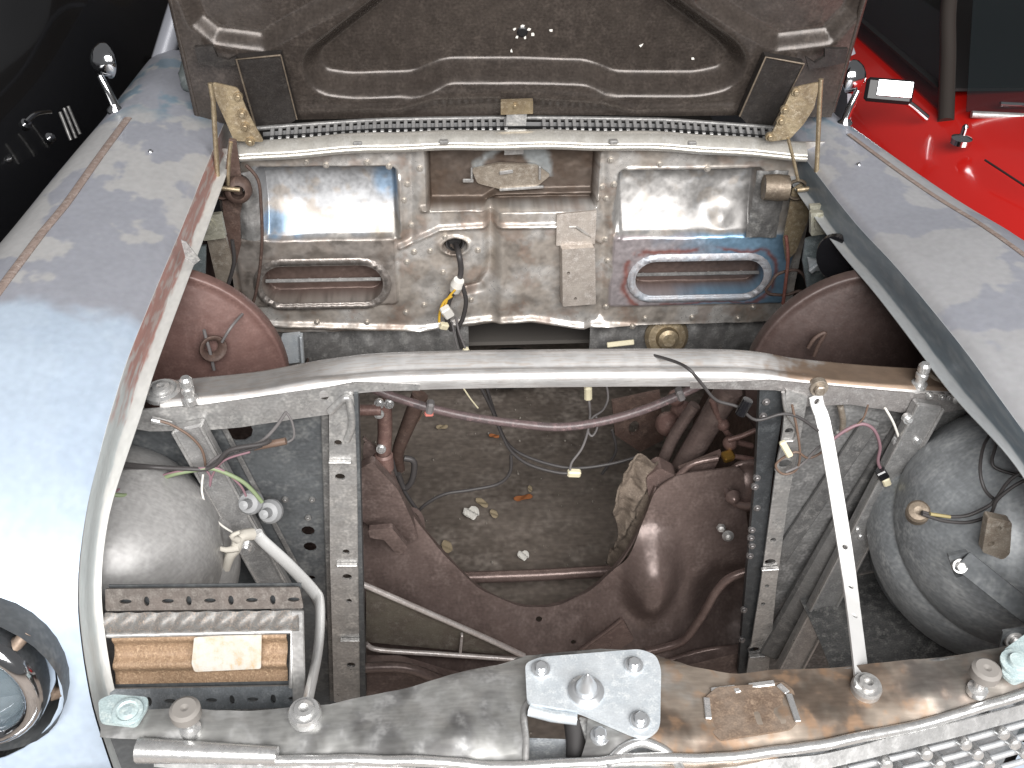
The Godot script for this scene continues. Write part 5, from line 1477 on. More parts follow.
	grid(s, 14, 14, func(u: float, v: float): return Vector3(0.47 - 0.02 * sin(v * 5.0), lerpf(0.02, 0.36, v), lerpf(-0.08, -0.78, u)), 0.003)
	plate(s, [Vector3(0.1802, 0.4196, -0.5000), Vector3(0.2805, 0.4427, -0.5000), Vector3(0.3027, 0.3115, -0.5000), Vector3(0.2527, 0.2794, -0.5000), Vector3(0.1934, 0.3296, -0.5000)], 0.01, [[Vector3(0.2334, 0.3475, -0.5000), 0.012, 0.02]])
	commit(s, "side_rail", M.brown_dull, car)
	# steering wheel in the cabin, seen below the bulkhead
	var sw := Node3D.new()
	sw.name = "steering_wheel"
	car.add_child(sw, true)
	s = new_s()
	var c: Vector3 = Vector3(-0.0090, 0.2271, -0.9800)
	c.y -= 0.055
	var ringp := []
	for i in 41:
		var a := TAU * i / 40
		ringp.append(c + Vector3(cos(a) * 0.088, sin(a) * 0.088, 0.05 * sin(a)))
	tube(s, ringp, 0.012, 10)
	commit(s, "rim", M.black, sw)
	s = new_s()
	for a in [PI / 2 - 0.28, PI / 2 + 0.28]:
		bar(s, c, c + Vector3(cos(a) * 0.088, sin(a) * 0.088, 0.05 * sin(a)), 0.012, 0.006, Vector3.BACK)
	commit(s, "spoke", M.dark_trim, sw)

# ---------------------------------------------------------------- crossbar
func bar_top(x: float) -> float:
	return ctable([[-0.64, 0.806], [-0.518, 0.816], [-0.439, 0.824], [-0.344, 0.842], [-0.251, 0.851], [0.0, 0.850], [0.25, 0.843], [0.312, 0.836], [0.36, 0.825], [0.485, 0.807], [0.63, 0.793]], x)

func crossbar(car: Node3D) -> void:
	var prof := [[0.0, -0.056, -0.022], [0.06, -0.058, -0.002], [0.12, -0.055, 0.006], [0.20, -0.048, 0.010], [0.32, -0.038, 0.0095], [0.44, -0.027, 0.004], [0.50, -0.021, 0.0], [0.55, -0.0175, -0.0005], [0.60, -0.014, 0.002], [0.66, -0.009, 0.0035], [0.72, -0.0035, 0.001], [0.77, -0.0005, -0.004], [0.82, 0.0005, -0.009], [1.0, 0.0005, -0.018]]
	var pz := []
	var py := []
	for p in prof:
		pz.append([p[0], p[1]])
		py.append([p[0], p[2]])
	var a1 := nz(171, 5.0, 5)
	var a2 := nz(172, 22.0, 4)
	var paint := func(u: float, v: float) -> Color:
		var x := lerpf(-0.575, 0.605, u)
		var p := Vector2(x * 1.6, (1.0 - v) * 0.16)
		var a := a1.get_noise_2dv(p)
		var b := a2.get_noise_2dv(p)
		var c := a2.get_noise_2dv(Vector2(x * 0.6, v * 2.5) + Vector2(9, 4))
		var col := Color(0.66, 0.65, 0.64, 0.34).lerp(Color(0.50, 0.495, 0.49, 0.42), st(-0.2, 0.4, a + 0.4 * b))
		var top := 1.0 - v < 0.70
		if top:
			col = col.lerp(Color(0.235, 0.155, 0.10, 0.46), st(0.28, 0.40, x + 0.14 * a + 0.06 * b) * 0.9)      # scorched right end
			col = col.lerp(Color(0.34, 0.325, 0.315, 0.42), st(-0.28, -0.38, x + 0.10 * a) * 0.7)
			col = col.lerp(Color(0.33, 0.24, 0.17, 0.45), st(0.1, 0.3, c) * 0.35)
		else:
			col = col.lerp(Color(0.36, 0.33, 0.31, 0.45), st(0.1, 0.35, c + b * 0.4) * 0.6)
		var g := 1.0 + 0.18 * b
		return Color(col.r * g, col.g * g, col.b * g, col.a)
	var m := painted(700, 90, paint, 0.62, 1.0)
	var s := new_s()
	grid(s, 110, 40, func(u: float, v: float):
		var x := lerpf(-0.575, 0.605, u)
		var flatten := st(0.28, 0.40, absf(x))
		var yy: float = ctable(py, v)
		if v > 0.1 and v < 0.7:
			yy = lerpf(yy, 0.006, flatten)
		return Vector3(x, bar_top(x) + yy, ctable(pz, v)), 0.0025)
	var cb := commit(s, "crossbar", m, car)
	cb.set_meta("label", "bright bare steel bar across the bay, scorched brown at one end")
	# studs, washers
	for p in [Vector3(-0.5314, 0.8220, -0.0027), Vector3(0.5500, 0.8070, -0.0126)]:
		s = new_s()
		lathe(s, p, Vector3(0, 1, 0), [Vector2(0.012, -0.004), Vector2(0.012, 0.004), Vector2(0.0075, 0.005), Vector2(0.0075, 0.012), Vector2(0.0095, 0.014), Vector2(0.0095, 0.021), Vector2(0.0075, 0.023), Vector2(0.0095, 0.027), Vector2(0.009, 0.036), Vector2(0.006, 0.040), Vector2(0, 0.040)], 12)
		commit(s, "stud", M.bright, cb)
	for p in [Vector3(-0.5769, 0.8200, -0.0292), Vector3(0.6004, 0.8050, -0.0420)]:
		s = new_s()
		lathe(s, p, Vector3(0, 1, 0.05), [Vector2(0.026, -0.006), Vector2(0.027, 0.002), Vector2(0.022, 0.005), Vector2(0.018, 0.003), Vector2(0.013, 0.004), Vector2(0.012, 0.010), Vector2(0.006, 0.011), Vector2(0, 0.009)], 22)
		commit(s, "washer", M.bright if p.x < 0.0 else M.tan_steel, cb)
	# front gusset corners of the bar
	for k in 2:
		s = new_s()
		var pts: Array = [Vector2(-0.6096, 0.8110), Vector2(-0.5101, 0.8166), Vector2(-0.3300, 0.8428), Vector2(-0.2925, 0.8504), Vector2(-0.2018, 0.8440), Vector2(-0.2022, 0.8334), Vector2(-0.2909, 0.8344), Vector2(-0.3030, 0.8259), Vector2(-0.3082, 0.7970), Vector2(-0.3345, 0.7942), Vector2(-0.3784, 0.7883), Vector2(-0.4666, 0.7748), Vector2(-0.5176, 0.7710), Vector2(-0.5962, 0.7720), Vector2(-0.6205, 0.7784)] if k == 0 else [Vector2(0.6240, 0.7916), Vector2(0.5146, 0.8065), Vector2(0.3576, 0.8281), Vector2(0.3113, 0.8351), Vector2(0.1920, 0.8352), Vector2(0.1933, 0.8242), Vector2(0.3296, 0.8162), Vector2(0.3407, 0.8047), Vector2(0.3523, 0.7742), Vector2(0.3749, 0.7848), Vector2(0.4423, 0.7863), Vector2(0.5241, 0.7683), Vector2(0.5805, 0.7625), Vector2(0.6264, 0.7725)]
		sheet(s, pts, [ring2(Vector2(Vector3(-0.3398, 0.8289, 0.0030).x, Vector3(-0.3398, 0.8289, 0.0030).y), 0.007, 0.009)] if k == 0 else [], 0.02, at_z(0.004), 0.003)
		commit(s, "front_gusset", M.steel if k == 0 else M.bar_grey, cb)
	bolt(cb, Vector3(0.3869, 0.8202, 0.0060), Vector3.BACK, 0.014, M.tan_steel)
	for p in [Vector3(0.5807, 0.7972, 0.0060), Vector3(0.5938, 0.7949, 0.0060), Vector3(0.5614, 0.7997, 0.0060)]:
		bolt(cb, p, Vector3.BACK, 0.006, M.steel)

# ---------------------------------------------------------------- posts, side panels, channels
func radiator_support(car: Node3D) -> void:
	# side panels
	var s := new_s()
	plate(s, [Vector3(-0.6819, 0.7640, -0.0180), Vector3(-0.5204, 0.7770, -0.0180), Vector3(-0.3295, 0.8038, -0.0180), Vector3(-0.3910, 0.0766, -0.0180), Vector3(-0.8388, 0.1091, -0.0180)], 0.003, [[Vector3(-0.3949, 0.5405, -0.0180), 0.011], [Vector3(-0.3955, 0.5042, -0.0180), 0.011], [Vector3(-0.4030, 0.4314, -0.0180), 0.009, 0.006], [Vector3(-0.4760, 0.7527, -0.0180), 0.022, 0.022]], 0.0, 0.05)
	var pl := commit(s, "side_panel", M.panel, car)
	s = new_s()
	bar(s, Vector3(-0.4967, 0.7672, -0.0150), Vector3(-0.3522, 0.1844, -0.0150), 0.008, 0.004, Vector3.BACK)
	cut(s)
	bar(s, Vector3(-0.3439, 0.7859, -0.0130), Vector3(-0.3934, 0.1078, -0.0130), 0.012, 0.006, Vector3.BACK)
	commit(s, "seam", M.steel_dark, pl)
	for p in [Vector3(-0.3911, 0.5730, -0.0140), Vector3(-0.4018, 0.4063, -0.0140), Vector3(-0.4227, 0.6132, -0.0140), Vector3(-0.3808, 0.6114, -0.0140)]:
		bolt(pl, p, Vector3.BACK, 0.005, M.steel_dark, "rivet")
	s = new_s()
	plate(s, [Vector3(-0.5352, 0.7041, -0.1200), Vector3(-0.4548, 0.7154, -0.1200), Vector3(-0.4611, 0.6286, -0.1200), Vector3(-0.5434, 0.6211, -0.1200)], 0.003)
	cut(s)
	plate(s, [Vector3(-0.4423, 0.4815, -0.1200), Vector3(-0.3652, 0.4780, -0.1200), Vector3(-0.3844, 0.2621, -0.1200), Vector3(-0.4670, 0.2667, -0.1200)], 0.003)
	commit(s, "backing", M.brown, pl)
	s = new_s()
	plate(s, [Vector3(0.3482, 0.7964, -0.0180), Vector3(0.6964, 0.7774, -0.0180), Vector3(0.8130, 0.6219, -0.0180), Vector3(1.0328, -0.0266, -0.0180), Vector3(0.4187, 0.0179, -0.0180)], 0.003, [], 0.0, 0.05)
	pl = commit(s, "side_panel", M.panel_right, car)
	# ribs pressed into the right panel
	s = new_s()
	for q in [[Vector3(0.4919, 0.7422, -0.0120), Vector3(0.3961, 0.4397, -0.0120), 0.030], [Vector3(0.5448, 0.7404, -0.0120), Vector3(0.4358, 0.3365, -0.0120), 0.022]]:
		bar(s, q[0], q[1], q[2], 0.012, Vector3.BACK, 0.005)
		cut(s)
	commit(s, "rib", M.panel_rib, pl)
	s = new_s()
	bar(s, Vector3(0.4887, 0.5432, 0.0020), Vector3(0.4103, 0.2143, 0.0100), 0.040, 0.02, Vector3(-0.4, 0.3, 1), 0.008)
	commit(s, "channel_side", M.panel_rib, pl)
	for p in [Vector3(0.4597, 0.6393, -0.0120), Vector3(0.4425, 0.5771, -0.0120), Vector3(0.4431, 0.7182, -0.0120)]:
		bolt(pl, p, Vector3.BACK, 0.004, M.steel, "rivet")
	s = new_s()
	tube(s, smooth_path([Vector3(0.4311, 0.7788, -0.0050), Vector3(0.4420, 0.7495, -0.0050), Vector3(0.4447, 0.7297, -0.0050)]), 0.005, 8)
	commit(s, "tab", M.tan_steel, pl)
	# diagonal channels: base and two raised edges
	for k in 2:
		var a: Vector3 = Vector3(-0.5369, 0.7900, 0.0120) if k == 0 else Vector3(0.5577, 0.7930, 0.0120)
		var b: Vector3 = Vector3(-0.4379, 0.3879, 0.0120) if k == 0 else Vector3(0.4227, 0.1643, 0.0500)
		s = new_s()
		bar(s, a, b, 0.046 if k == 0 else 0.044, 0.018, Vector3.BACK, 0.003)
		var ch := commit(s, "diagonal_channel", M.steel_mid, car)
		s = new_s()
		var d := (b - a).normalized()
		var side := d.cross(Vector3.BACK)
		for sg in [-1.0, 1.0]:
			bar(s, a + side * 0.021 * sg + Vector3(0, 0, 0.011), b + side * 0.021 * sg + Vector3(0, 0, 0.011), 0.004, 0.006, Vector3.BACK, 0.001)
		commit(s, "folded_edge", M.steel, ch)
		if k == 0:
			s = new_s()
			box(s, Transform3D(Basis.from_euler(Vector3(0, 0, -0.3)), Vector3(-0.5292, 0.7536, 0.0180)), Vector3(0.016, 0.018, 0.004), 0.001)
			commit(s, "clip", M.steel_dark, ch)
			bolt(ch, Vector3(-0.4889, 0.5483, 0.0190), Vector3.BACK, 0.017, M.bright)
		else:
			for p in [Vector3(0.5524, 0.7294, 0.0240), Vector3(0.5256, 0.7232, 0.0200), Vector3(0.4939, 0.5536, 0.0340), Vector3(0.5025, 0.5374, 0.0340), Vector3(0.5277, 0.7710, 0.0240)]:
				bolt(ch, p, Vector3(0.1, 0.2, 1), 0.0085, M.bright)
	# left post
	s = new_s()
	plate(s, [Vector3(-0.3348, 0.8017, 0.0080), Vector3(-0.3035, 0.8332, 0.0080), Vector3(-0.2967, 0.8294, 0.0080), Vector3(-0.3031, 0.6896, 0.0080), Vector3(-0.3402, 0.1324, 0.0080), Vector3(-0.3879, 0.1299, 0.0080), Vector3(-0.3612, 0.4991, 0.0080)], 0.004, [[Vector3(-0.3270, 0.7434, 0.0080), 0.006], [Vector3(-0.3298, 0.6766, 0.0080), 0.008, 0.007], [Vector3(-0.3340, 0.5160, 0.0080), 0.006], [Vector3(-0.3372, 0.4581, 0.0080), 0.008, 0.007], [Vector3(-0.3386, 0.4000, 0.0080), 0.005], [Vector3(-0.3486, 0.2331, 0.0080), 0.008, 0.007]], 0.003, 0.03)
	var po := commit(s, "post", M.steel, car)
	s = new_s()
	plate(s, [Vector3(-0.2962, 0.8344, 0.0100), Vector3(-0.2905, 0.8342, 0.0100), Vector3(-0.3290, 0.1343, 0.0100), Vector3(-0.3399, 0.1351, 0.0100), Vector3(-0.3028, 0.6913, 0.0100)], 0.03)
	commit(s, "post_edge", M.panel, po)
	s = new_s()
	for p in [Vector3(-0.3266, 0.7099, 0.0120), Vector3(-0.3342, 0.4903, 0.0120), Vector3(-0.3443, 0.3054, 0.0120)]:
		box(s, Transform3D(Basis.from_euler(Vector3(0, 0, -0.05)), p), Vector3(0.034, 0.004, 0.008), 0.001)
		cut(s)
	tube(s, smooth_path([Vector3(-0.3334, 0.8017, 0.0080), Vector3(-0.3098, 0.8262, 0.0080), Vector3(-0.3037, 0.8134, 0.0080), Vector3(-0.3037, 0.7766, 0.0080), Vector3(-0.3133, 0.7486, 0.0080)]), 0.006, 8)
	commit(s, "post_lip", M.steel, po)
	# right post: pale strip and dark rail
	s = new_s()
	plate(s, [Vector3(0.3366, 0.8196, 0.0080), Vector3(0.3721, 0.8074, 0.0080), Vector3(0.3757, 0.7229, 0.0080), Vector3(0.3793, 0.5982, 0.0080), Vector3(0.3962, 0.3865, 0.0080), Vector3(0.4216, 0.1505, 0.0080), Vector3(0.3792, 0.1533, 0.0080), Vector3(0.3676, 0.3881, 0.0080), Vector3(0.3485, 0.6632, 0.0080), Vector3(0.3455, 0.7437, 0.0080)], 0.004, [[Vector3(0.3552, 0.7414, 0.0080), 0.007, 0.006], [Vector3(0.3608, 0.6751, 0.0080), 0.011, 0.009], [Vector3(0.3700, 0.5088, 0.0080), 0.005], [Vector3(0.3737, 0.4567, 0.0080), 0.010, 0.007], [Vector3(0.3784, 0.3976, 0.0080), 0.004], [Vector3(0.3789, 0.3517, 0.0080), 0.004], [Vector3(0.3826, 0.2277, 0.0080), 0.011, 0.008]], 0.003, 0.03)
	po = commit(s, "post", M.steel, car)
	s = new_s()
	for p in [Vector3(0.3743, 0.4450, 0.0130), Vector3(0.3886, 0.2166, 0.0130)]:
		box(s, Transform3D(Basis.from_euler(Vector3(0, 0, 0.05)), p), Vector3(0.030, 0.004, 0.008), 0.001)
		cut(s)
	tube(s, smooth_path([Vector3(0.3318, 0.8176, 0.0100), Vector3(0.3431, 0.7799, 0.0100), Vector3(0.3657, 0.7484, 0.0100), Vector3(0.3654, 0.7249, 0.0100), Vector3(0.3495, 0.7176, 0.0100), Vector3(0.3476, 0.6650, 0.0100)]), 0.003, 6)
	commit(s, "post_lip", M.steel, po)
	s = new_s()
	plate(s, [Vector3(0.3001, 0.8231, -0.0040), Vector3(0.3418, 0.8180, -0.0040), Vector3(0.3462, 0.7143, -0.0040), Vector3(0.3508, 0.6316, -0.0040), Vector3(0.3678, 0.4494, -0.0040), Vector3(0.3925, 0.1369, -0.0040), Vector3(0.3691, 0.1385, -0.0040), Vector3(0.3398, 0.4508, -0.0040), Vector3(0.3212, 0.6539, -0.0040)], 0.012, [], 0.003, 0.04)
	var rail := commit(s, "post_rail", M.rail_dark, po)
	for p in [Vector3(0.3144, 0.7899, -0.0030), Vector3(0.3251, 0.6378, -0.0030), Vector3(0.3249, 0.6187, -0.0030), Vector3(0.3356, 0.5724, -0.0030), Vector3(0.3352, 0.5228, -0.0030), Vector3(0.3364, 0.5042, -0.0030), Vector3(0.3411, 0.4852, -0.0030), Vector3(0.3414, 0.4614, -0.0030), Vector3(0.3519, 0.3252, -0.0030), Vector3(0.3606, 0.2436, -0.0030), Vector3(0.3142, 0.7632, -0.0030)]:
		bolt(rail, p, Vector3.BACK, 0.0062, M.rivet_dark, "rivet")

func buckets(car: Node3D) -> void:
	for k in 2:
		var sg := -1.0 if k == 0 else 1.0
		var c := Vector3(-0.672, 0.612, 0.095) if k == 0 else Vector3(0.694, 0.640, 0.125)
		var ax := Vector3(-0.12 * sg, 0.80, 0.58).normalized()
		var r := 0.168 if k == 0 else 0.182
		var prof := []
		for i in 12:
			var a := PI / 2 * (1.0 - i / 11.0)
			prof.append(Vector2(cos(a) * r, sin(a) * r * 0.85 + 0.004))
		prof.append_array([Vector2(r * 1.005, -0.004), Vector2(r * 0.99, -0.012), Vector2(r * 1.0, -0.018), Vector2(r * 1.07, -0.030), Vector2(r * 1.10, -0.060), Vector2(r * 1.11, -0.090), Vector2(r * 1.09, -0.098), Vector2(r * 0.98, -0.104), Vector2(r * 0.95, -0.2)])
		var s := new_s()
		lathe(s, c, ax, prof, 56, true)
		var b := commit(s, "headlight_bucket", M.bucket_l if k == 0 else M.bucket, car)
		if k == 1:
			s = new_s()
			lathe(s, Vector3(0.4785, 0.7481, 0.2000), Vector3(-0.3, 0.8, 0.5), [Vector2(0.016, -0.012), Vector2(0.016, 0.004), Vector2(0.013, 0.008), Vector2(0.006, 0.009), Vector2(0, 0.008)], 18)
			commit(s, "grommet", M.cad_dull, b)
			s = new_s()
			plate(s, [Vector3(0.5402, 0.7882, 0.2550), Vector3(0.5760, 0.7775, 0.2550), Vector3(0.5924, 0.7172, 0.2550), Vector3(0.5861, 0.7060, 0.2550), Vector3(0.5515, 0.7231, 0.2550)], 0.012, [[Vector3(0.5607, 0.7655, 0.2550), 0.005], [Vector3(0.5596, 0.7378, 0.2550), 0.005]], 0.005)
			commit(s, "terminal_block", M.tan_steel, b)
			s = new_s()
			bar(s, Vector3(0.5017, 0.7465, 0.2900), Vector3(0.6138, 0.6657, 0.3300), 0.030, 0.004, Vector3(-0.3, 0.6, 1))
			plate(s, [Vector3(0.4842, 0.7497, 0.2850), Vector3(0.5093, 0.7558, 0.2850), Vector3(0.5314, 0.7173, 0.2850), Vector3(0.5070, 0.7071, 0.2850)], 0.006, [], 0.003)
			var st_ := commit(s, "stay", M.panel, b)
			bolt(st_, Vector3(0.5007, 0.7375, 0.2920), Vector3(-0.2, 0.6, 0.8), 0.010, M.steel)
	# flat splash floor low in the corner
	for k in 2:
		var sg := -1.0 if k == 0 else 1.0
		var s := new_s()
		grid(s, 20, 16, func(u: float, v: float): return Vector3(sg * lerpf(0.44, 0.86, u), 0.36 + 0.10 * u + 0.02 * sin(v * 4.0), lerpf(-0.015, 0.40, v)), 0.003)
		commit(s, "splash_floor", M.panel_mott, car)
	# small black plate beside the right bucket
	var s2 := new_s()
	plate(s2, [Vector3(0.5427, 0.6856, 0.3600), Vector3(0.5767, 0.6913, 0.3600), Vector3(0.6037, 0.6095, 0.3600), Vector3(0.5533, 0.6211, 0.3600)], 0.004)
	var bp := commit(s2, "corner_plate", M.panel, car)
	bolt(bp, Vector3(0.5609, 0.6713, 0.3620), Vector3(0, 0.3, 1), 0.012, M.steel)

func braces(car: Node3D) -> void:
	# left: bent flat tube
	var s := new_s()
	var pts := smooth_path([Vector3(-0.4648, 0.5886, 0.0300), Vector3(-0.4566, 0.5759, 0.0350), Vector3(-0.4076, 0.5734, 0.0900), Vector3(-0.3652, 0.5797, 0.1500), Vector3(-0.3535, 0.5828, 0.1800), Vector3(-0.3467, 0.5960, 0.2700), Vector3(-0.3336, 0.7050, 0.4429)], 6)
	tube(s, pts, 0.0105, 12, -1.0, 0.6)
	var b := commit(s, "brace", M.paint_white, car)
	s = new_s()
	tube(s, smooth_path([Vector3(-0.4631, 0.6137, 0.0600), Vector3(-0.4773, 0.6229, 0.0750), Vector3(-0.4850, 0.6053, 0.0800), Vector3(-0.4957, 0.5910, 0.0820), Vector3(-0.5082, 0.5595, 0.0800)], 4), 0.010, 7, 0.0075)
	tube(s, smooth_path([Vector3(-0.4806, 0.6102, 0.0850), Vector3(-0.4971, 0.6119, 0.0900), Vector3(-0.5107, 0.6188, 0.0900)], 3), 0.006, 6, 0.003)
	tube(s, smooth_path([Vector3(-0.4782, 0.6267, 0.0850), Vector3(-0.4841, 0.6401, 0.0900), Vector3(-0.4715, 0.6477, 0.0900)], 3), 0.006, 6, 0.003)
	commit(s, "tied_rag_end", M.cream_dull, b)
	# right: flat strap with holes
	s = new_s()
	strap(s, [Vector3(0.3824, 0.8101, 0.0120), Vector3(0.3883, 0.7927, 0.0140), Vector3(0.3996, 0.7660, 0.0240), Vector3(0.4010, 0.7108, 0.1100), Vector3(0.3881, 0.6613, 0.2400), Vector3(0.3178, 0.7150, 0.4597)], 0.021, 0.003, Vector3(0, 0.7, 0.7), [[0.02, 0.005], [0.45, 0.0042], [0.58, 0.0042], [0.70, 0.0042]])
	commit(s, "brace", M.paint_white, car)

func cooler(car: Node3D) -> void:
	# ribbed brown panel between two perforated rails, low on the left
	var co := Node3D.new()
	co.name = "ribbed_panel"
	car.add_child(co, true)
	co.set_meta("label", "ribbed brown panel with a white paper label between perforated rails")
	var n := Vector3(0, 0.45, 0.9).normalized()
	var pt := func(u: float, v: float, o: float) -> Vector3:   # u along, v down the picture
		var a: Vector3 = Vector3(-0.5886, 0.7533, 0.2900)
		var b: Vector3 = Vector3(-0.3441, 0.7490, 0.2950)
		var c: Vector3 = Vector3(-0.6015, 0.5955, 0.3550)
		var d: Vector3 = Vector3(-0.3527, 0.5995, 0.3650)
		return a.lerp(b, u).lerp(c.lerp(d, u), v) + n * o
	var s := new_s()
	grid(s, 60, 40, func(u: float, v: float):
		var vv := lerpf(0.355, 0.80, v)
		var h := 0.010 * exp(-pow((v - 0.62) / 0.10, 2.0)) + 0.010 * exp(-pow((v - 0.12) / 0.10, 2.0)) - 0.012
		return pt.call(lerpf(0.02, 0.90, u), vv, h), 0.002)
	commit(s, "ribbed_sheet", M.rib, co)
	for q in [[0.0, 0.17], [0.80, 0.985]]:
		s = new_s()
		var holes := []
		for i in 9:
			var u := 0.10 + 0.105 * i
			var c: Vector3 = pt.call(u, lerpf(q[0], q[1], 0.58), 0.004)
			holes.append([c, 0.0075, 0.003] if i % 2 == 0 else [c, 0.0035, 0.0065])
		plate(s, [pt.call(0.0, q[0], 0.004), pt.call(0.97, q[0], 0.004), pt.call(0.99, q[1], 0.004), pt.call(0.0, q[1], 0.004)], 0.003, holes, 0.003, 0.02)
		commit(s, "perforated_rail", M.rail_mid if q[0] < 0.5 else M.rail_blue, co)
		s = new_s()
		plate(s, [pt.call(0.0, q[0], -0.01), pt.call(0.97, q[0], -0.01), pt.call(0.97, q[1], -0.01), pt.call(0.0, q[1], -0.01)], 0.002)
		commit(s, "rail_back", M.panel, co)
	# twisted sealing strip
	s = new_s()
	grid(s, 90, 8, func(u: float, v: float): return pt.call(lerpf(0.0, 0.97, u), lerpf(0.19, 0.345, v), 0.004 + 0.006 * sin(v * PI) + 0.0025 * sin(u * 62.0 + v * 4.0) * sin(v * PI)), 0.003)
	commit(s, "sealing_strip", M.seal, co)
	s = new_s()
	tube(s, [pt.call(0.0, 0.355, 0.008), pt.call(0.93, 0.345, 0.008), pt.call(0.93, 0.80, 0.008)], 0.0035, 6)
	bar(s, pt.call(0.96, 0.18, 0.006), pt.call(0.97, 0.97, 0.006), 0.016, 0.006, n)
	commit(s, "frame_edge", M.steel, co)
	s = new_s()
	plate(s, [pt.call(0.44, 0.385, 0.006), pt.call(0.78, 0.36, 0.006), pt.call(0.775, 0.65, 0.006), pt.call(0.44, 0.665, 0.006), pt.call(0.425, 0.60, 0.006)], 0.0012, [], 0.003)
	commit(s, "paper_label", M.label_mat, co)

func front_panel(car: Node3D) -> void:
	var Yp := 0.70
	var ol := [Vector2(-0.5629, 0.4433), Vector2(-0.5353, 0.4367), Vector2(-0.4101, 0.4393), Vector2(-0.3070, 0.4379), Vector2(-0.2029, 0.4154), Vector2(-0.1187, 0.3936), Vector2(-0.0913, 0.3830), Vector2(-0.0736, 0.3748), Vector2(0.0182, 0.3734), Vector2(0.0817, 0.3813), Vector2(0.1239, 0.4062), Vector2(0.1826, 0.4181), Vector2(0.2806, 0.4203), Vector2(0.3821, 0.4151), Vector2(0.4717, 0.4061), Vector2(0.5534, 0.3854), Vector2(0.5287, 0.4508), Vector2(0.4318, 0.4741), Vector2(0.3515, 0.4945), Vector2(0.2617, 0.5161), Vector2(0.1771, 0.5307), Vector2(0.0959, 0.5400), Vector2(0.0170, 0.5456), Vector2(-0.0486, 0.5408), Vector2(-0.1358, 0.5276), Vector2(-0.2239, 0.5129), Vector2(-0.3692, 0.4900), Vector2(-0.5391, 0.4669), Vector2(-0.5621, 0.4631)]
	var op := [Vector2(-0.0821, 0.4580), Vector2(-0.0694, 0.4449), Vector2(-0.0085, 0.4673), Vector2(-0.0155, 0.5052), Vector2(-0.0248, 0.5261), Vector2(-0.0824, 0.5230)]
	var arch := [Vector2(0.0056, 0.5327), Vector2(0.0234, 0.5187), Vector2(0.0468, 0.5136), Vector2(0.0706, 0.5200), Vector2(0.0836, 0.5344)]
	var nd := nz(191, 8.0, 4)
	var a1 := nz(192, 6.0, 5)
	var a2 := nz(193, 26.0, 5)
	var a3 := nz(194, 120.0, 3)
	var lo := Vector2(1e9, 1e9)
	var hi := -lo
	for p in ol:
		lo = lo.min(p)
		hi = hi.max(p)
	var paint := func(u: float, v: float) -> Color:
		var p := lo + Vector2(u, v) * (hi - lo)
		var a := a1.get_noise_2dv(p * 1.3)
		var b := a2.get_noise_2dv(p)
		var grey := Color(0.33, 0.33, 0.32, 0.38).lerp(Color(0.19, 0.19, 0.19, 0.42), st(-0.15, 0.4, a + 0.4 * b)).lerp(Color(0.40, 0.40, 0.395, 0.36), st(-0.05, 0.6, b - a * 0.3 + 0.3 * a3.get_noise_2dv(p)) * 0.8)
		var rust := Color(0.34, 0.285, 0.235, 0.42).lerp(Color(0.20, 0.15, 0.115, 0.5), st(-0.2, 0.4, a + 0.4 * b)).lerp(Color(0.33, 0.20, 0.115, 0.6), st(0.08, 0.5, b + 0.3 * a2.get_noise_2dv(p * 0.5 + Vector2(3, 3))) * 0.5)
		var col := grey.lerp(rust, st(0.03, 0.09, p.x + 0.10 * a))
		col = col.lerp(Color(0.055, 0.05, 0.045, 0.45), st(0.10, 0.5, a - 0.4 * b) * 0.38)
		col = col.lerp(grey * 0.8, st(0.36, 0.42, p.x + 0.06 * a) * 0.5)
		var g := 1.0 + 0.14 * b + 0.16 * a3.get_noise_2d(p.x * 0.25, p.y * 1.4)
		return Color(col.r * g, col.g * g, col.b * g, clampf(col.a + 0.12 * b, 0.2, 0.9))
	var m := painted(800, 220, paint, 0.55, 1.0)
	var s := new_s()
	var f := func(p: Vector2) -> Vector3:
		var fr := table([[-0.6, 0.472], [-0.3, 0.500], [0.0, 0.528], [0.25, 0.515], [0.42, 0.480], [0.6, 0.44]], p.x)
		var y := Yp + 0.010 * nd.get_noise_2dv(p * 0.6) - 0.012 * st(fr - 0.03, fr + 0.005, p.y)
		y += 0.012 * exp(-pow((p.x - 0.01) / 0.09, 2.0))
		y -= 0.010 * st(0.03, 0.0, p.y - 0.38)
		return Vector3(p.x, y, p.y)
	var ol2 := []
	for p in ol: ol2.append(p)
	sheet(s, ol2, [op, arch], 0.014, f, 0.003)
	var fp := commit(s, "front_panel", m, car)
	fp.set_meta("label", "mottled bare metal panel across the front of the bay")
	# rear down-turned edge
	s = new_s()
	var path := []
	for p in [Vector2(-0.5629, 0.4433), Vector2(-0.5350, 0.4381), Vector2(-0.4098, 0.4407), Vector2(-0.3069, 0.4393), Vector2(-0.2029, 0.4168), Vector2(-0.1187, 0.3950), Vector2(-0.0914, 0.3845), Vector2(-0.0737, 0.3764), Vector2(0.0180, 0.3750), Vector2(0.0814, 0.3829), Vector2(0.1236, 0.4076), Vector2(0.1822, 0.4196), Vector2(0.2802, 0.4217), Vector2(0.3815, 0.4166), Vector2(0.4711, 0.4076), Vector2(0.5527, 0.3869)]:
		path.append(f.call(p) - Vector3(0, 0.004, 0))
	path = smooth_path(path, 4)
	tube(s, path, 0.005, 8)
	commit(s, "rear_edge", M.steel_dark, fp)
	s = new_s()
	var skirt := path
	grid(s, skirt.size() - 1, 4, func(u: float, v: float):
		var i := int(round(u * (skirt.size() - 1)))
		return skirt[i] - Vector3(0, 0.004 + 0.10 * v, 0.0), 0.003)
	commit(s, "rear_skirt", M.panel, fp)
	# bright bead along the front edge
	s = new_s()
	path = []
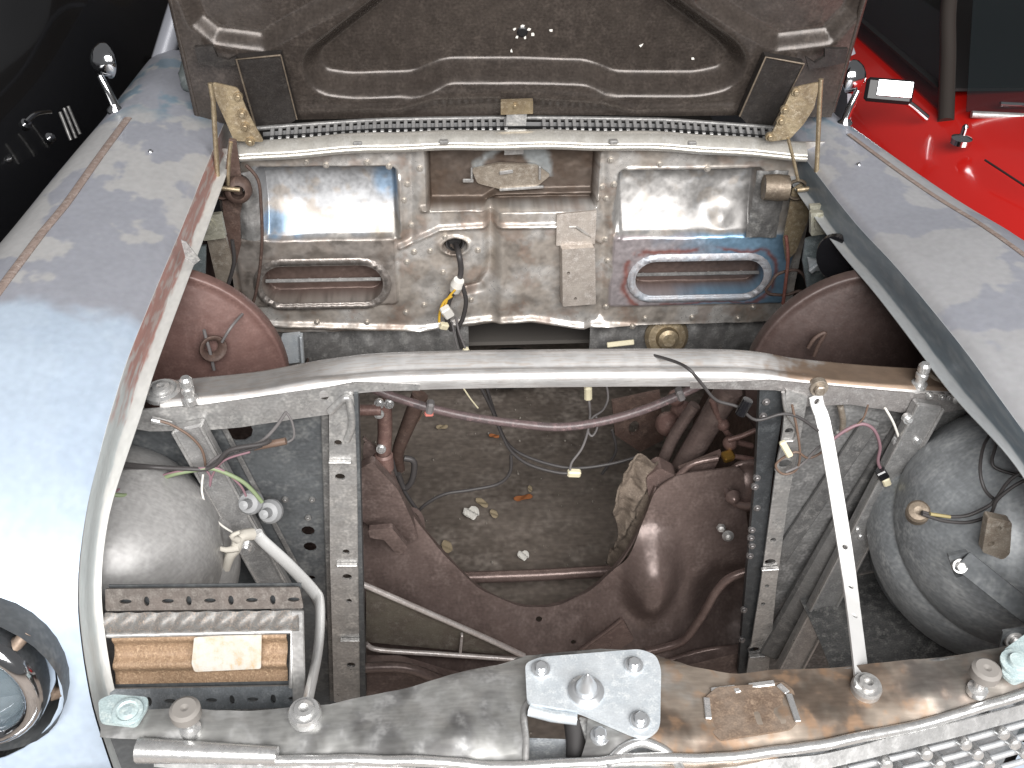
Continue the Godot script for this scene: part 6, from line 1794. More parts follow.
	for i in 50:
		var x := lerpf(-0.50, 0.56, i / 49.0)
		var fr := table([[-0.6, 0.472], [-0.3, 0.500], [0.0, 0.528], [0.25, 0.515], [0.42, 0.480], [0.6, 0.44]], x)
		path.append(f.call(Vector2(x, fr)) + Vector3(0, 0.004, 0.004))
	tube(s, smooth_path(path, 2), 0.0065, 10)
	commit(s, "front_bead", M.bright, fp)
	# edge of the arch
	s = new_s()
	var ap := []
	for p in [Vector2(0.0027, 0.5375), Vector2(0.0107, 0.5280), Vector2(0.0258, 0.5176), Vector2(0.0470, 0.5123), Vector2(0.0708, 0.5187), Vector2(0.0821, 0.5306), Vector2(0.0865, 0.5420)]: ap.append(f.call(p) + Vector3(0, 0.002, 0))
	tube(s, smooth_path(ap, 4), 0.006, 8)
	commit(s, "arch_bead", M.bright, fp)
	# edge of the latch opening
	s = new_s()
	ap = []
	for p in [Vector2(-0.0718, 0.4462), Vector2(-0.0821, 0.4580), Vector2(-0.0825, 0.4951), Vector2(-0.0824, 0.5230), Vector2(-0.0563, 0.5294)]: ap.append(f.call(p) + Vector3(0, 0.002, 0))
	tube(s, smooth_path(ap, 4), 0.004, 8)
	commit(s, "opening_bead", M.steel, fp)
	s = new_s()
	tube(s, [Vector3(-0.10, 0.60, 0.475), Vector3(-0.01, 0.60, 0.475)], 0.02, 14)
	commit(s, "latch_tube", M.brown, fp)
	s = new_s()
	tube(s, smooth_path([f.call([Vector2(-0.0256, 0.4745)][0]) - Vector3(0, 0.01, 0), f.call([Vector2(-0.0249, 0.4982)][0]) - Vector3(0, 0.02, 0), f.call([Vector2(-0.0295, 0.5283)][0]) - Vector3(0, 0.03, 0)]), 0.012, 10)
	commit(s, "rubber_strip", M.rubber, fp)
	# latch plate
	s = new_s()
	var lp := []
	for p in [Vector2(-0.0775, 0.4056), Vector2(-0.0589, 0.3977), Vector2(0.0631, 0.3920), Vector2(0.0809, 0.4020), Vector2(0.0832, 0.4227), Vector2(0.0674, 0.5015), Vector2(0.0517, 0.5135), Vector2(0.0366, 0.5101), Vector2(-0.0222, 0.4756), Vector2(-0.0793, 0.4618)]: lp.append(Vector3(p.x, 0.722, p.y))
	plate(s, lp, 0.005, [], 0.008, 0.03)
	var la := commit(s, "latch_plate", M.zinc, fp)
	la.set_meta("label", "pale zinc plated latch plate with pointed pin")
	s = new_s()
	ap = []
	for p in [Vector2(-0.0771, 0.4620), Vector2(-0.0515, 0.4714), Vector2(-0.0235, 0.4769)]: ap.append(Vector3(p.x, 0.714, p.y + 0.004))
	tube(s, ap, 0.007, 8)
	commit(s, "folded_edge", M.zinc, la)
	for p in [Vector2(-0.0596, 0.4177), Vector2(0.0512, 0.4177), Vector2(0.0457, 0.4934)]:
		bolt(la, Vector3(p.x, 0.7245, p.y), Vector3(0, 1, 0.1), 0.0115, M.zinc_bolt)
	bolt(fp, Vector3(-0.0000, 0.7120, 0.5026), Vector3(0, 1, 0.1), 0.0115, M.zinc_bolt)
	s = new_s()
	plate(s, [Vector3(-0.0211, 0.7080, 0.4724), Vector3(0.0160, 0.7080, 0.4877), Vector3(0.0197, 0.7080, 0.5086), Vector3(0.0026, 0.7080, 0.5179), Vector3(-0.0145, 0.7080, 0.5119)], 0.004, [], 0.006)
	commit(s, "latch_tongue", M.steel, fp)
	s = new_s()
	lathe(s, Vector3(-0.0101, 0.7225, 0.4509), Vector3(0, 1, 0.05), [Vector2(0.021, 0.0), Vector2(0.021, 0.003), Vector2(0.016, 0.006), Vector2(0.013, 0.006), Vector2(0.012, 0.012), Vector2(0.007, 0.024), Vector2(0.0015, 0.034), Vector2(0, 0.035)], 18)
	commit(s, "pin", M.zinc_bolt, la)
	# welded patch with bright slots on the right
	s = new_s()
	var q := []
	for p in [Vector2(0.1309, 0.4527), Vector2(0.1482, 0.4395), Vector2(0.2282, 0.4394), Vector2(0.2369, 0.4512), Vector2(0.2354, 0.4883), Vector2(0.2200, 0.5008), Vector2(0.1373, 0.5069), Vector2(0.1248, 0.4905)]: q.append(f.call(p) + Vector3(0, 0.005, 0))
	plate(s, q, 0.004, [], 0.004)
	var wp := commit(s, "welded_patch", m if false else M.rust_steel, fp)
	s = new_s()
	for e in [[Vector2(0.1417, 0.4420), Vector2(0.1709, 0.4407)], [Vector2(0.1868, 0.4401), Vector2(0.2170, 0.4402)], [Vector2(0.2210, 0.4433), Vector2(0.2282, 0.4564)], [Vector2(0.2289, 0.4578), Vector2(0.2303, 0.4934)], [Vector2(0.1706, 0.4421), Vector2(0.1724, 0.4492)], [Vector2(0.1332, 0.4528), Vector2(0.1289, 0.4827)]]:
		bar(s, f.call(e[0]) + Vector3(0, 0.0055, 0), f.call(e[1]) + Vector3(0, 0.0055, 0), 0.0075, 0.003, Vector3.UP)
		cut(s)
	commit(s, "weld_edge", M.bright, wp)
	# brace washers, buffers
	for w in [[Vector3(-0.3334, 0.7080, 0.4532), 0.019], [Vector3(0.3246, 0.7080, 0.4519), 0.018]]:
		s = new_s()
		var r: float = w[1]
		lathe(s, w[0], Vector3(0, 1, 0.1), [Vector2(r, -0.006), Vector2(r, 0.004), Vector2(r * 0.9, 0.008), Vector2(r * 0.62, 0.008), Vector2(r * 0.58, 0.013), Vector2(r * 0.3, 0.014), Vector2(r * 0.26, 0.009), Vector2(0, 0.009)], 24)
		commit(s, "washer", M.steel if w[1] < 0.0185 else M.bright, fp)
	for w in [Vector3(-0.4599, 0.7050, 0.4655), Vector3(0.4576, 0.7050, 0.4595)]:
		s = new_s()
		lathe(s, w, Vector3(0, 1, 0.05), [Vector2(0.012, -0.004), Vector2(0.012, 0.004), Vector2(0.007, 0.006), Vector2(0.007, 0.024), Vector2(0.009, 0.026)], 12)
		var bs := commit(s, "buffer_stud", M.bright, fp)
		s = new_s()
		lathe(s, w + Vector3(0, 0.026, 0), Vector3(0, 1, 0.05), [Vector2(0.009, 0.0), Vector2(0.017, 0.002), Vector2(0.017, 0.013), Vector2(0.013, 0.016), Vector2(0.005, 0.016), Vector2(0, 0.014)], 18)
		commit(s, "buffer_pad", M.buffer, bs)
	# corner lugs of the fenders
	s = new_s()
	plate(s, [Vector3(-0.5706, 0.7150, 0.4268), Vector3(-0.5568, 0.7150, 0.4193), Vector3(-0.5145, 0.7150, 0.4257), Vector3(-0.5117, 0.7150, 0.4381), Vector3(-0.5190, 0.7150, 0.4642), Vector3(-0.5605, 0.7150, 0.4567)], 0.004, [], 0.006)
	lathe(s, Vector3(-0.5321, 0.7160, 0.4458), Vector3(0, 1, 0.1), [Vector2(0.017, 0.0), Vector2(0.017, 0.002), Vector2(0.013, 0.003), Vector2(0.011, 0.001), Vector2(0.006, 0.003), Vector2(0, 0.003)], 18)
	commit(s, "corner_lug", M.teal_zinc, fp)
	s = new_s()
	plate(s, [Vector3(0.5060, 0.7200, 0.4149), Vector3(0.5501, 0.7200, 0.3893), Vector3(0.5252, 0.7200, 0.4544), Vector3(0.4959, 0.7200, 0.4643), Vector3(0.4883, 0.7200, 0.4496)], 0.004, [], 0.006)
	lathe(s, Vector3(0.5106, 0.7220, 0.4377), Vector3(0, 1, 0.1), [Vector2(0.019, 0.0), Vector2(0.019, 0.003), Vector2(0.012, 0.004), Vector2(0.010, 0.009), Vector2(0, 0.009)], 18)
	commit(s, "corner_lug", M.teal_zinc, fp)

func grille(car: Node3D) -> void:
	var gr := Node3D.new()
	gr.name = "grille"
	car.add_child(gr, true)
	gr.set_meta("label", "bright metal grille of bars and round pegs below the front panel")
	var curve := func(x: float) -> float: return table([[-0.6, 0.462], [-0.3, 0.503], [0.0, 0.531], [0.25, 0.520], [0.42, 0.487], [0.6, 0.447]], x)
	# upper chrome moulding
	var s := new_s()
	grid(s, 60, 8, func(u: float, v: float):
		var x := lerpf(-0.50, 0.56, u)
		return Vector3(x, 0.690 - 0.014 * v, curve.call(x) + 0.004 + 0.010 * v), 0.003)
	commit(s, "top_moulding", M.bright, gr)
	s = new_s()
	var tp := []
	for i in 6: tp.append(Vector3(lerpf(-0.515, -0.36, i / 5.0), 0.70, lerpf(0.485, 0.50, i / 5.0)))
	tube(s, tp, 0.014, 10, 0.010)
	commit(s, "moulding_end", M.bright, gr)
	for j in 4:
		s = new_s()
		var y := 0.662 - 0.030 * j
		var path := []
		for i in 40:
			var x := lerpf(-0.50, 0.57, i / 39.0)
			path.append(Vector3(x, y, curve.call(x) + 0.014))
		tube(s, path, 0.0042, 8)
		commit(s, "bar", M.grille_metal, gr)
	s = new_s()
	grid(s, 40, 4, func(u: float, v: float):
		var x := lerpf(-0.52, 0.58, u)
		return Vector3(x, lerpf(0.40, 0.69, v), curve.call(x) - 0.035), 0.003)
	commit(s, "backing", M.grille_back, gr)
	for i in 21:
		for j in 4:
			var x := lerpf(-0.49, 0.56, (i + 0.5 * (j % 2)) / 20.5)
			var y := 0.662 - 0.030 * j
			s = new_s()
			var p := Vector3(x, y - 0.010, curve.call(x) - 0.02)
			lathe(s, p, Vector3(0.0, 0.42, 1.0), [Vector2(0.0075, 0.0), Vector2(0.0075, 0.048), Vector2(0.0065, 0.051), Vector2(0.003, 0.052), Vector2(0, 0.052)], 12)
			commit(s, "peg", M.bright, gr)

func headlights(car: Node3D) -> void:
	for sg in [-1.0, 1.0]:
		var h := Node3D.new()
		h.name = "headlight"
		car.add_child(h, true)
		var c := Vector3(sg * 0.732, 0.705 if sg < 0.0 else 0.738, 0.392 if sg < 0.0 else 0.425)
		var ax := Vector3(sg * 0.05, 0.12, 1.0)
		var s := new_s()
		lathe(s, c, ax, [Vector2(0.110, 0.0), Vector2(0.105, -0.06), Vector2(0.09, -0.09), Vector2(0, -0.09)], 32)
		commit(s, "bowl", M.panel, h)
		s = new_s()
		lathe(s, c, ax, [Vector2(0.070, -0.05), Vector2(0.088, -0.045), Vector2(0.094, -0.02), Vector2(0.090, 0.008), Vector2(0.080, 0.020), Vector2(0.070, 0.016), Vector2(0.066, 0.004), Vector2(0.070, -0.05)], 40, true)
		commit(s, "bezel", M.chrome, h)
		s = new_s()
		lathe(s, c, ax, [Vector2(0.068, -0.006), Vector2(0.062, 0.006), Vector2(0.045, 0.016), Vector2(0.022, 0.022), Vector2(0, 0.024)], 30, true)
		lathe(s, c, ax, [Vector2(0.068, -0.006), Vector2(0, -0.02)], 30, true)
		commit(s, "lens", M.lens, h)
		s = new_s()
		for a in [0.7, 2.6, -0.4]:
			var d := Vector3(cos(a), sin(a), 0.0)
			tube(s, [c + d * 0.086 + Vector3(0, 0, -0.005), c + d * 0.104 + Vector3(0, 0, -0.02)], 0.006, 8, 0.008)
			cut(s)
		commit(s, "adjuster", M.rust_steel, h)

# ---------------------------------------------------------------- wiring
func lower_mouldings(car: Node3D) -> void:
	for sg in [-1.0, 1.0]:
		var s := new_s()
		tube(s, smooth_path([Vector3(sg * 0.60, 0.560, 0.452), Vector3(sg * 0.68, 0.575, 0.462), Vector3(sg * 0.78, 0.58, 0.455), Vector3(sg * 0.86, 0.575, 0.40)]), 0.012, 10)
		commit(s, "lower_moulding", M.chrome, car)

func wiring(car: Node3D) -> void:
	# black conduit slung behind the crossbar
	var s := new_s()
	tube(s, smooth_path([Vector3(-0.2828, 0.7494, -0.1200), Vector3(-0.2522, 0.7326, -0.1200), Vector3(-0.1925, 0.7065, -0.1200), Vector3(-0.1281, 0.6858, -0.1200), Vector3(-0.0459, 0.6683, -0.1200), Vector3(0.0207, 0.6596, -0.1200), Vector3(0.0869, 0.6678, -0.1200), Vector3(0.1519, 0.6885, -0.1200), Vector3(0.2073, 0.7155, -0.1200), Vector3(0.2550, 0.7443, -0.1200)]), 0.0075, 10)
	var cd := commit(s, "conduit", M.conduit, car)
	s = new_s()
	for p in [Vector3(-0.1924, 0.7100, -0.1180), Vector3(0.2143, 0.7228, -0.1180)]:
		box(s, Transform3D(Basis.from_euler(Vector3(0, 0, -0.2 if p.x < 0.0 else 0.4)), p), Vector3(0.012, 0.022, 0.018), 0.003)
		cut(s)
	commit(s, "clamp", M.wire_grey, cd)
	s = new_s()
	box(s, Transform3D(Basis.IDENTITY, Vector3(-0.1943, 0.6994, -0.1160)), Vector3(0.014, 0.010, 0.010), 0.002)
	commit(s, "connector", plain(lin(0.55, 0.18, 0.15), 0.5), cd)
	# looms inside the bay
	var lo := Node3D.new()
	lo.name = "wiring_loom"
	car.add_child(lo, true)
	for q in [
		[[Vector3(-0.1060, 0.6311, -0.2800), Vector3(-0.0844, 0.5760, -0.2800), Vector3(-0.0656, 0.5166, -0.2800), Vector3(-0.0463, 0.4747, -0.2800), Vector3(-0.0113, 0.4410, -0.2800), Vector3(0.0473, 0.4184, -0.2800), Vector3(0.0861, 0.4193, -0.2800)], 0.0042, "wire_dark"],
		[[Vector3(-0.0944, 0.6161, -0.3000), Vector3(-0.0740, 0.5368, -0.3000), Vector3(-0.0527, 0.4780, -0.3000), Vector3(-0.0098, 0.4415, -0.3000), Vector3(0.0692, 0.4129, -0.3000), Vector3(0.1473, 0.4200, -0.3000), Vector3(0.2048, 0.4382, -0.3000)], 0.0042, "wire_dark"],
		[[Vector3(-0.0481, 0.4673, -0.2800), Vector3(-0.0494, 0.4248, -0.2800), Vector3(-0.0723, 0.3951, -0.2800), Vector3(-0.1266, 0.3819, -0.2800), Vector3(-0.1753, 0.3735, -0.2800), Vector3(-0.2130, 0.3489, -0.2800), Vector3(-0.2335, 0.3231, -0.2800)], 0.0042, "wire_dark"],
		[[Vector3(0.0771, 0.6644, -0.2000), Vector3(0.0829, 0.6272, -0.2000), Vector3(0.0817, 0.5871, -0.2000), Vector3(0.0733, 0.5462, -0.2000), Vector3(0.0569, 0.5140, -0.2000), Vector3(0.0542, 0.4950, -0.2000)], 0.0030, "wire_grey"],
		[[Vector3(0.1067, 0.6890, -0.2000), Vector3(0.1124, 0.6568, -0.2000), Vector3(0.1054, 0.6309, -0.2000), Vector3(0.0872, 0.6138, -0.2000), Vector3(0.0817, 0.5871, -0.2000), Vector3(0.0897, 0.5732, -0.2000), Vector3(0.0975, 0.5911, -0.2000), Vector3(0.0940, 0.6180, -0.2000)], 0.0026, "wire_grey"],
		[[Vector3(0.1654, 0.4243, -0.4000), Vector3(0.1776, 0.3712, -0.4000), Vector3(0.1639, 0.3311, -0.4000), Vector3(0.1529, 0.3067, -0.4000)], 0.004, "wire_dark"],
		[[Vector3(-0.2106, 0.5296, -0.3400), Vector3(-0.2351, 0.4868, -0.3400), Vector3(-0.2439, 0.4624, -0.3400)], 0.002, "wire_brown"],
		[[Vector3(-0.1381, 0.6175, -0.3000), Vector3(-0.1238, 0.5898, -0.3000), Vector3(-0.1093, 0.5662, -0.3000)], 0.002, "cream"],
	]:
		s = new_s()
		tube(s, smooth_path(q[0]), q[1] * 0.78, 7)
		commit(s, "wire", M[q[2]], lo)
	s = new_s()
	box(s, Transform3D(Basis.from_euler(Vector3(0.1, 0, 0.08)), Vector3(0.0752, 0.6761, -0.1900)), Vector3(0.013, 0.030, 0.012), 0.003)
	cut(s)
	box(s, Transform3D(Basis.from_euler(Vector3(0.1, 0, -0.1)), Vector3(0.0746, 0.4172, -0.2800)), Vector3(0.026, 0.015, 0.014), 0.003)
	commit(s, "connector", M.cream, lo)
	# front left loom
	lo = Node3D.new()
	lo.name = "wiring_loom"
	car.add_child(lo, true)
	for q in [
		[[Vector3(-0.6181, 0.7946, 0.1000), Vector3(-0.5873, 0.7518, 0.0600), Vector3(-0.5324, 0.7458, 0.0600), Vector3(-0.5101, 0.7449, 0.0600), Vector3(-0.4929, 0.7555, 0.0600), Vector3(-0.4712, 0.7787, 0.0600), Vector3(-0.4253, 0.7879, 0.0600), Vector3(-0.4133, 0.7948, 0.0600)], 0.0045, "wire_dark"],
		[[Vector3(-0.6266, 0.7564, 0.1200), Vector3(-0.6073, 0.7447, 0.1100), Vector3(-0.5935, 0.7198, 0.0600), Vector3(-0.5550, 0.7373, 0.0600), Vector3(-0.5115, 0.7450, 0.0600), Vector3(-0.4936, 0.7424, 0.0600), Vector3(-0.4654, 0.7222, 0.0600), Vector3(-0.4510, 0.7022, 0.0600), Vector3(-0.4398, 0.6780, 0.0600)], 0.0042, "wire_green"],
		[[Vector3(-0.6231, 0.7600, 0.1200), Vector3(-0.5948, 0.7276, 0.0600), Vector3(-0.5470, 0.7427, 0.0600), Vector3(-0.5014, 0.7465, 0.0600), Vector3(-0.4843, 0.7382, 0.0600), Vector3(-0.4668, 0.7126, 0.0600), Vector3(-0.4612, 0.6908, 0.0600)], 0.0024, "wire_pink"],
		[[Vector3(-0.5131, 0.7407, 0.0550), Vector3(-0.5082, 0.7272, 0.0550), Vector3(-0.5113, 0.7080, 0.0550), Vector3(-0.5033, 0.7308, 0.0550), Vector3(-0.4824, 0.7564, 0.0550), Vector3(-0.4453, 0.7699, 0.0550)], 0.0022, "wire_pink"],
		[[Vector3(-0.5687, 0.8107, 0.0300), Vector3(-0.5535, 0.8029, 0.0300), Vector3(-0.5320, 0.7821, 0.0300), Vector3(-0.5195, 0.7556, 0.0300), Vector3(-0.5194, 0.7213, 0.0300)], 0.0026, "wire_brown"],
		[[Vector3(-0.5162, 0.7298, 0.0400), Vector3(-0.4989, 0.7481, 0.0400), Vector3(-0.4698, 0.7620, 0.0400), Vector3(-0.4326, 0.7755, 0.0400), Vector3(-0.4083, 0.8002, 0.0400), Vector3(-0.3895, 0.8282, 0.0400)], 0.0032, "wire_grey"],
		[[Vector3(-0.3895, 0.8282, 0.0400), Vector3(-0.3832, 0.8102, 0.0400), Vector3(-0.3833, 0.7847, 0.0400), Vector3(-0.3931, 0.7740, 0.0400), Vector3(-0.4121, 0.7692, 0.0400)], 0.0022, "wire_grey"],
		[[Vector3(-0.5194, 0.7252, 0.0500), Vector3(-0.5262, 0.6924, 0.0500), Vector3(-0.5234, 0.6564, 0.0500), Vector3(-0.5103, 0.6271, 0.0500), Vector3(-0.4951, 0.6096, 0.0500)], 0.0022, "white"],
		[[Vector3(-0.6226, 0.7859, 0.1000), Vector3(-0.5776, 0.7409, 0.0500), Vector3(-0.5164, 0.7346, 0.0500), Vector3(-0.4833, 0.7560, 0.0500), Vector3(-0.4283, 0.7762, 0.0500)], 0.003, "wire_dark"],
	]:
		s = new_s()
		tube(s, smooth_path(q[0]), q[1] * 0.78, 7)
		commit(s, "wire", M[q[2]], lo)
	s = new_s()
	tube(s, [Vector3(-0.4410, 0.7707, 0.0450), Vector3(-0.3946, 0.7800, 0.0450)], 0.0055, 8)
	commit(s, "splice", M.wire_brown, lo)
	s = new_s()
	tube(s, [Vector3(-0.5831, 0.8052, 0.0200), Vector3(-0.5566, 0.7970, 0.0200)], 0.006, 8, 0.004)
	commit(s, "terminal", M.bright, lo)
	for p in [Vector3(-0.4670, 0.6495, 0.0300), Vector3(-0.4397, 0.6297, 0.0300)]:
		s = new_s()
		lathe(s, p, Vector3(-0.15, 0.55, 0.8), [Vector2(0.019, -0.012), Vector2(0.019, -0.004), Vector2(0.015, 0.004), Vector2(0.008, 0.006), Vector2(0.007, 0.024), Vector2(0, 0.026)], 18)
		commit(s, "bulb_holder", M.holder, lo)
	# front right loom
	lo = Node3D.new()
	lo.name = "wiring_loom"
	car.add_child(lo, true)
	for q in [
		[[Vector3(0.1415, 0.8552, -0.0400), Vector3(0.1680, 0.8695, 0.0000), Vector3(0.1814, 0.8760, 0.0300), Vector3(0.2019, 0.8509, 0.0300), Vector3(0.2263, 0.8213, 0.0300), Vector3(0.2608, 0.8074, 0.0300), Vector3(0.2917, 0.7821, 0.0300), Vector3(0.3291, 0.7921, 0.0300), Vector3(0.3578, 0.7836, 0.0300), Vector3(0.3936, 0.7557, 0.0300), Vector3(0.4154, 0.7394, 0.0300)], 0.0032, "wire_dark"],
		[[Vector3(0.4154, 0.7394, 0.0300), Vector3(0.4330, 0.7581, 0.0300), Vector3(0.4552, 0.7688, 0.0300), Vector3(0.4765, 0.7565, 0.0300), Vector3(0.4932, 0.7247, 0.0300), Vector3(0.4976, 0.6925, 0.0300), Vector3(0.5131, 0.6674, 0.0300)], 0.0034, "wire_pink"],
		[[Vector3(0.4154, 0.7394, 0.0300), Vector3(0.4046, 0.7162, 0.0300), Vector3(0.3850, 0.7050, 0.0300), Vector3(0.3623, 0.7178, 0.0300), Vector3(0.3368, 0.6949, 0.0300), Vector3(0.3515, 0.6740, 0.0300), Vector3(0.3706, 0.6814, 0.0300), Vector3(0.3712, 0.7115, 0.0300), Vector3(0.3575, 0.7608, 0.0300), Vector3(0.3412, 0.8083, 0.0300)], 0.0026, "wire_brown"],
		[[Vector3(0.4154, 0.7394, 0.0300), Vector3(0.3967, 0.7244, 0.0300), Vector3(0.3778, 0.6932, 0.0300), Vector3(0.3555, 0.6779, 0.0300)], 0.003, "wire_grey"],
		[[Vector3(0.4891, 0.7901, 0.0200), Vector3(0.5080, 0.7629, 0.0200), Vector3(0.5252, 0.7311, 0.0200)], 0.0026, "white"],
		[[Vector3(0.4338, 0.7542, 0.0300), Vector3(0.4535, 0.7764, 0.0300), Vector3(0.4562, 0.8045, 0.0300)], 0.002, "wire_brown"],
	]:
		s = new_s()
		tube(s, smooth_path(q[0]), q[1] * 0.78, 7)
		commit(s, "wire", M[q[2]], lo)
	s = new_s()
	box(s, Transform3D(Basis.from_euler(Vector3(0, 0, 0.55)), Vector3(0.3428, 0.7328, 0.0400)), Vector3(0.010, 0.034, 0.008), 0.002)
	cut(s)
	box(s, Transform3D(Basis.from_euler(Vector3(0, 0, 0.5)), Vector3(0.5169, 0.6571, 0.0350)), Vector3(0.012, 0.016, 0.012), 0.002)
	commit(s, "connector", M.cream, lo)
	s = new_s()
	tube(s, [Vector3(0.2639, 0.7982, 0.0350), Vector3(0.2719, 0.8236, 0.0350)], 0.008, 10)
	cut(s)
	box(s, Transform3D(Basis.from_euler(Vector3(0, 0, 0.6)), Vector3(0.5070, 0.6720, 0.0350)), Vector3(0.016, 0.018, 0.014), 0.002)
	commit(s, "plug", M.black_gloss, lo)
	s = new_s()
	lathe(s, Vector3(0.5998, 0.7973, 0.0120), Vector3(0.2, 0.3, 1), [Vector2(0.008, -0.006), Vector2(0.008, 0.004), Vector2(0.004, 0.008), Vector2(0, 0.008)], 12)
	commit(s, "terminal", M.steel, lo)
	# bucket loom on the right
	lo = Node3D.new()
	lo.name = "wiring_loom"
	car.add_child(lo, true)
	for q in [
		[[Vector3(0.5961, 0.8034, 0.0200), Vector3(0.6065, 0.8164, 0.0500), Vector3(0.6173, 0.8244, 0.0800), Vector3(0.6148, 0.8165, 0.1000), Vector3(0.5796, 0.8140, 0.1400), Vector3(0.5588, 0.8037, 0.1800), Vector3(0.5623, 0.7850, 0.2000), Vector3(0.5822, 0.7659, 0.2000)], 0.0030, "wire_dark"],
		[[Vector3(0.6179, 0.8254, 0.1000), Vector3(0.6043, 0.8048, 0.1300), Vector3(0.5935, 0.7910, 0.1500), Vector3(0.6023, 0.7846, 0.1600), Vector3(0.6350, 0.7860, 0.1800)], 0.0030, "wire_dark"],
		[[Vector3(0.4776, 0.7576, 0.2100), Vector3(0.5052, 0.7489, 0.2100), Vector3(0.5408, 0.7473, 0.2100), Vector3(0.5649, 0.7611, 0.2100), Vector3(0.5746, 0.7754, 0.2100), Vector3(0.5843, 0.8110, 0.2100), Vector3(0.6052, 0.8313, 0.2100)], 0.0032, "wire_dark"],
		[[Vector3(0.4753, 0.7587, 0.2150), Vector3(0.5114, 0.7440, 0.2150), Vector3(0.5476, 0.7405, 0.2150), Vector3(0.5717, 0.7543, 0.2150), Vector3(0.5736, 0.7800, 0.2150), Vector3(0.5894, 0.8046, 0.2150), Vector3(0.6071, 0.8180, 0.2150)], 0.0032, "wire_dark"],
	]:
		s = new_s()
		tube(s, smooth_path(q[0]), q[1] * 0.78, 7)
		commit(s, "wire", M[q[2]], lo)
	s = new_s()
	tube(s, [Vector3(0.4879, 0.7563, 0.2130), Vector3(0.5178, 0.7493, 0.2130)], 0.0026, 6)
	commit(s, "sleeve", M.wire_yellow_dull, lo)

# ---------------------------------------------------------------- the rest of the car behind the bonnet
func cabin(car: Node3D) -> void:
	var s := new_s()
	# windscreen frame and glass
	var a := Vector3(-0.690, 0.968, -0.925)
	var b := Vector3(0.70, 0.945, -0.98)
	var c := Vector3(0.58, 1.40, -1.36)
	var d := Vector3(-0.60, 1.40, -1.30)
	tube(s, smooth_path([b + Vector3(0.0, 0, 0), b.lerp(c, 0.06), b.lerp(c, 0.5), c, c.lerp(d, 0.5) + Vector3(0, 0.02, 0), d, d.lerp(a, 0.5), d.lerp(a, 0.94), a, a.lerp(b, 0.06) + Vector3(0, -0.012, 0.01), a.lerp(b, 0.5) + Vector3(0, -0.03, 0.05), b.lerp(a, 0.06) + Vector3(0, -0.012, 0.01), b], 5), 0.018, 10)
	commit(s, "windscreen_frame", M.rubber_grey, car)
	s = new_s()
	grid(s, 12, 6, func(u: float, v: float): return a.lerp(b, u).lerp(d.lerp(c, u), v) + Vector3(0, -0.015, 0.045) * (1.0 - pow(2.0 * u - 1.0, 2.0)), 0.004)
	commit(s, "windscreen", M.glass_teal, car)
	s = new_s()
	grid(s, 20, 12, func(u: float, v: float): return Vector3(lerpf(-0.60, 0.60, u) * (1.0 + 0.03 * sin(v * PI)), 1.41 + 0.05 * sin(u * PI) * sin(0.4 + v * 2.2), lerpf(-1.36, -2.9, v)), 0.01)
	commit(s, "roof", M.car_grey, car)
	for sg in [-1.0, 1.0]:
		s = new_s()
		grid(s, 30, 12, func(u: float, v: float):
			var z := lerpf(-1.16, -4.2, u)
			return Vector3(sg * (0.86 - 0.05 * pow(2.0 * v - 1.0, 2.0) - 0.06 * pow(u, 3.0)), lerpf(0.28, 0.93, v), z), 0.01)
		commit(s, "body_side", M.car_grey, car)
		for q in [[-1.36, -1.16], [-2.9, -3.3]]:
			s = new_s()
			tube(s, [Vector3(sg * 0.59, 1.40, q[0]), Vector3(sg * 0.80, 0.93, q[1])], 0.025, 8)
			commit(s, "pillar", M.car_grey, car)
	s = new_s()
	grid(s, 8, 8, func(u: float, v: float): return Vector3(lerpf(-0.84, 0.84, u), 0.34, lerpf(-0.86, -4.1, v)), 0.01)
	commit(s, "floor_pan", M.pan, car)
	s = new_s()
	grid(s, 8, 4, func(u: float, v: float): return Vector3(lerpf(-0.80, 0.80, u), lerpf(0.30, 0.95, v), -4.2 + 0.1 * v), 0.01)
	commit(s, "tail_panel", M.car_grey, car)
	for sg in [-1.0, 1.0]:
		for z in [-0.68, -3.3]:
			wheel(car, Vector3(sg * 0.74, 0.30, z), 0.305, 0.15)

func wheel(parent: Node3D, c: Vector3, r: float, w: float) -> void:
	var s := new_s()
	lathe(s, c, Vector3.RIGHT, [Vector2(r * 0.62, -w / 2), Vector2(r * 0.9, -w / 2), Vector2(r * 0.99, -w * 0.36), Vector2(r, 0), Vector2(r * 0.99, w * 0.36), Vector2(r * 0.9, w / 2), Vector2(r * 0.62, w / 2), Vector2(r * 0.62, -w / 2)], 36)
	commit(s, "tyre", M.tyre, parent)
	s = new_s()
	lathe(s, c, Vector3.RIGHT, [Vector2(0, -w * 0.2), Vector2(r * 0.3, -w * 0.3), Vector2(r * 0.62, -w * 0.45), Vector2(r * 0.62, w * 0.45), Vector2(r * 0.3, w * 0.3), Vector2(0, w * 0.2)], 28)
	commit(s, "rim", M.steel, parent)

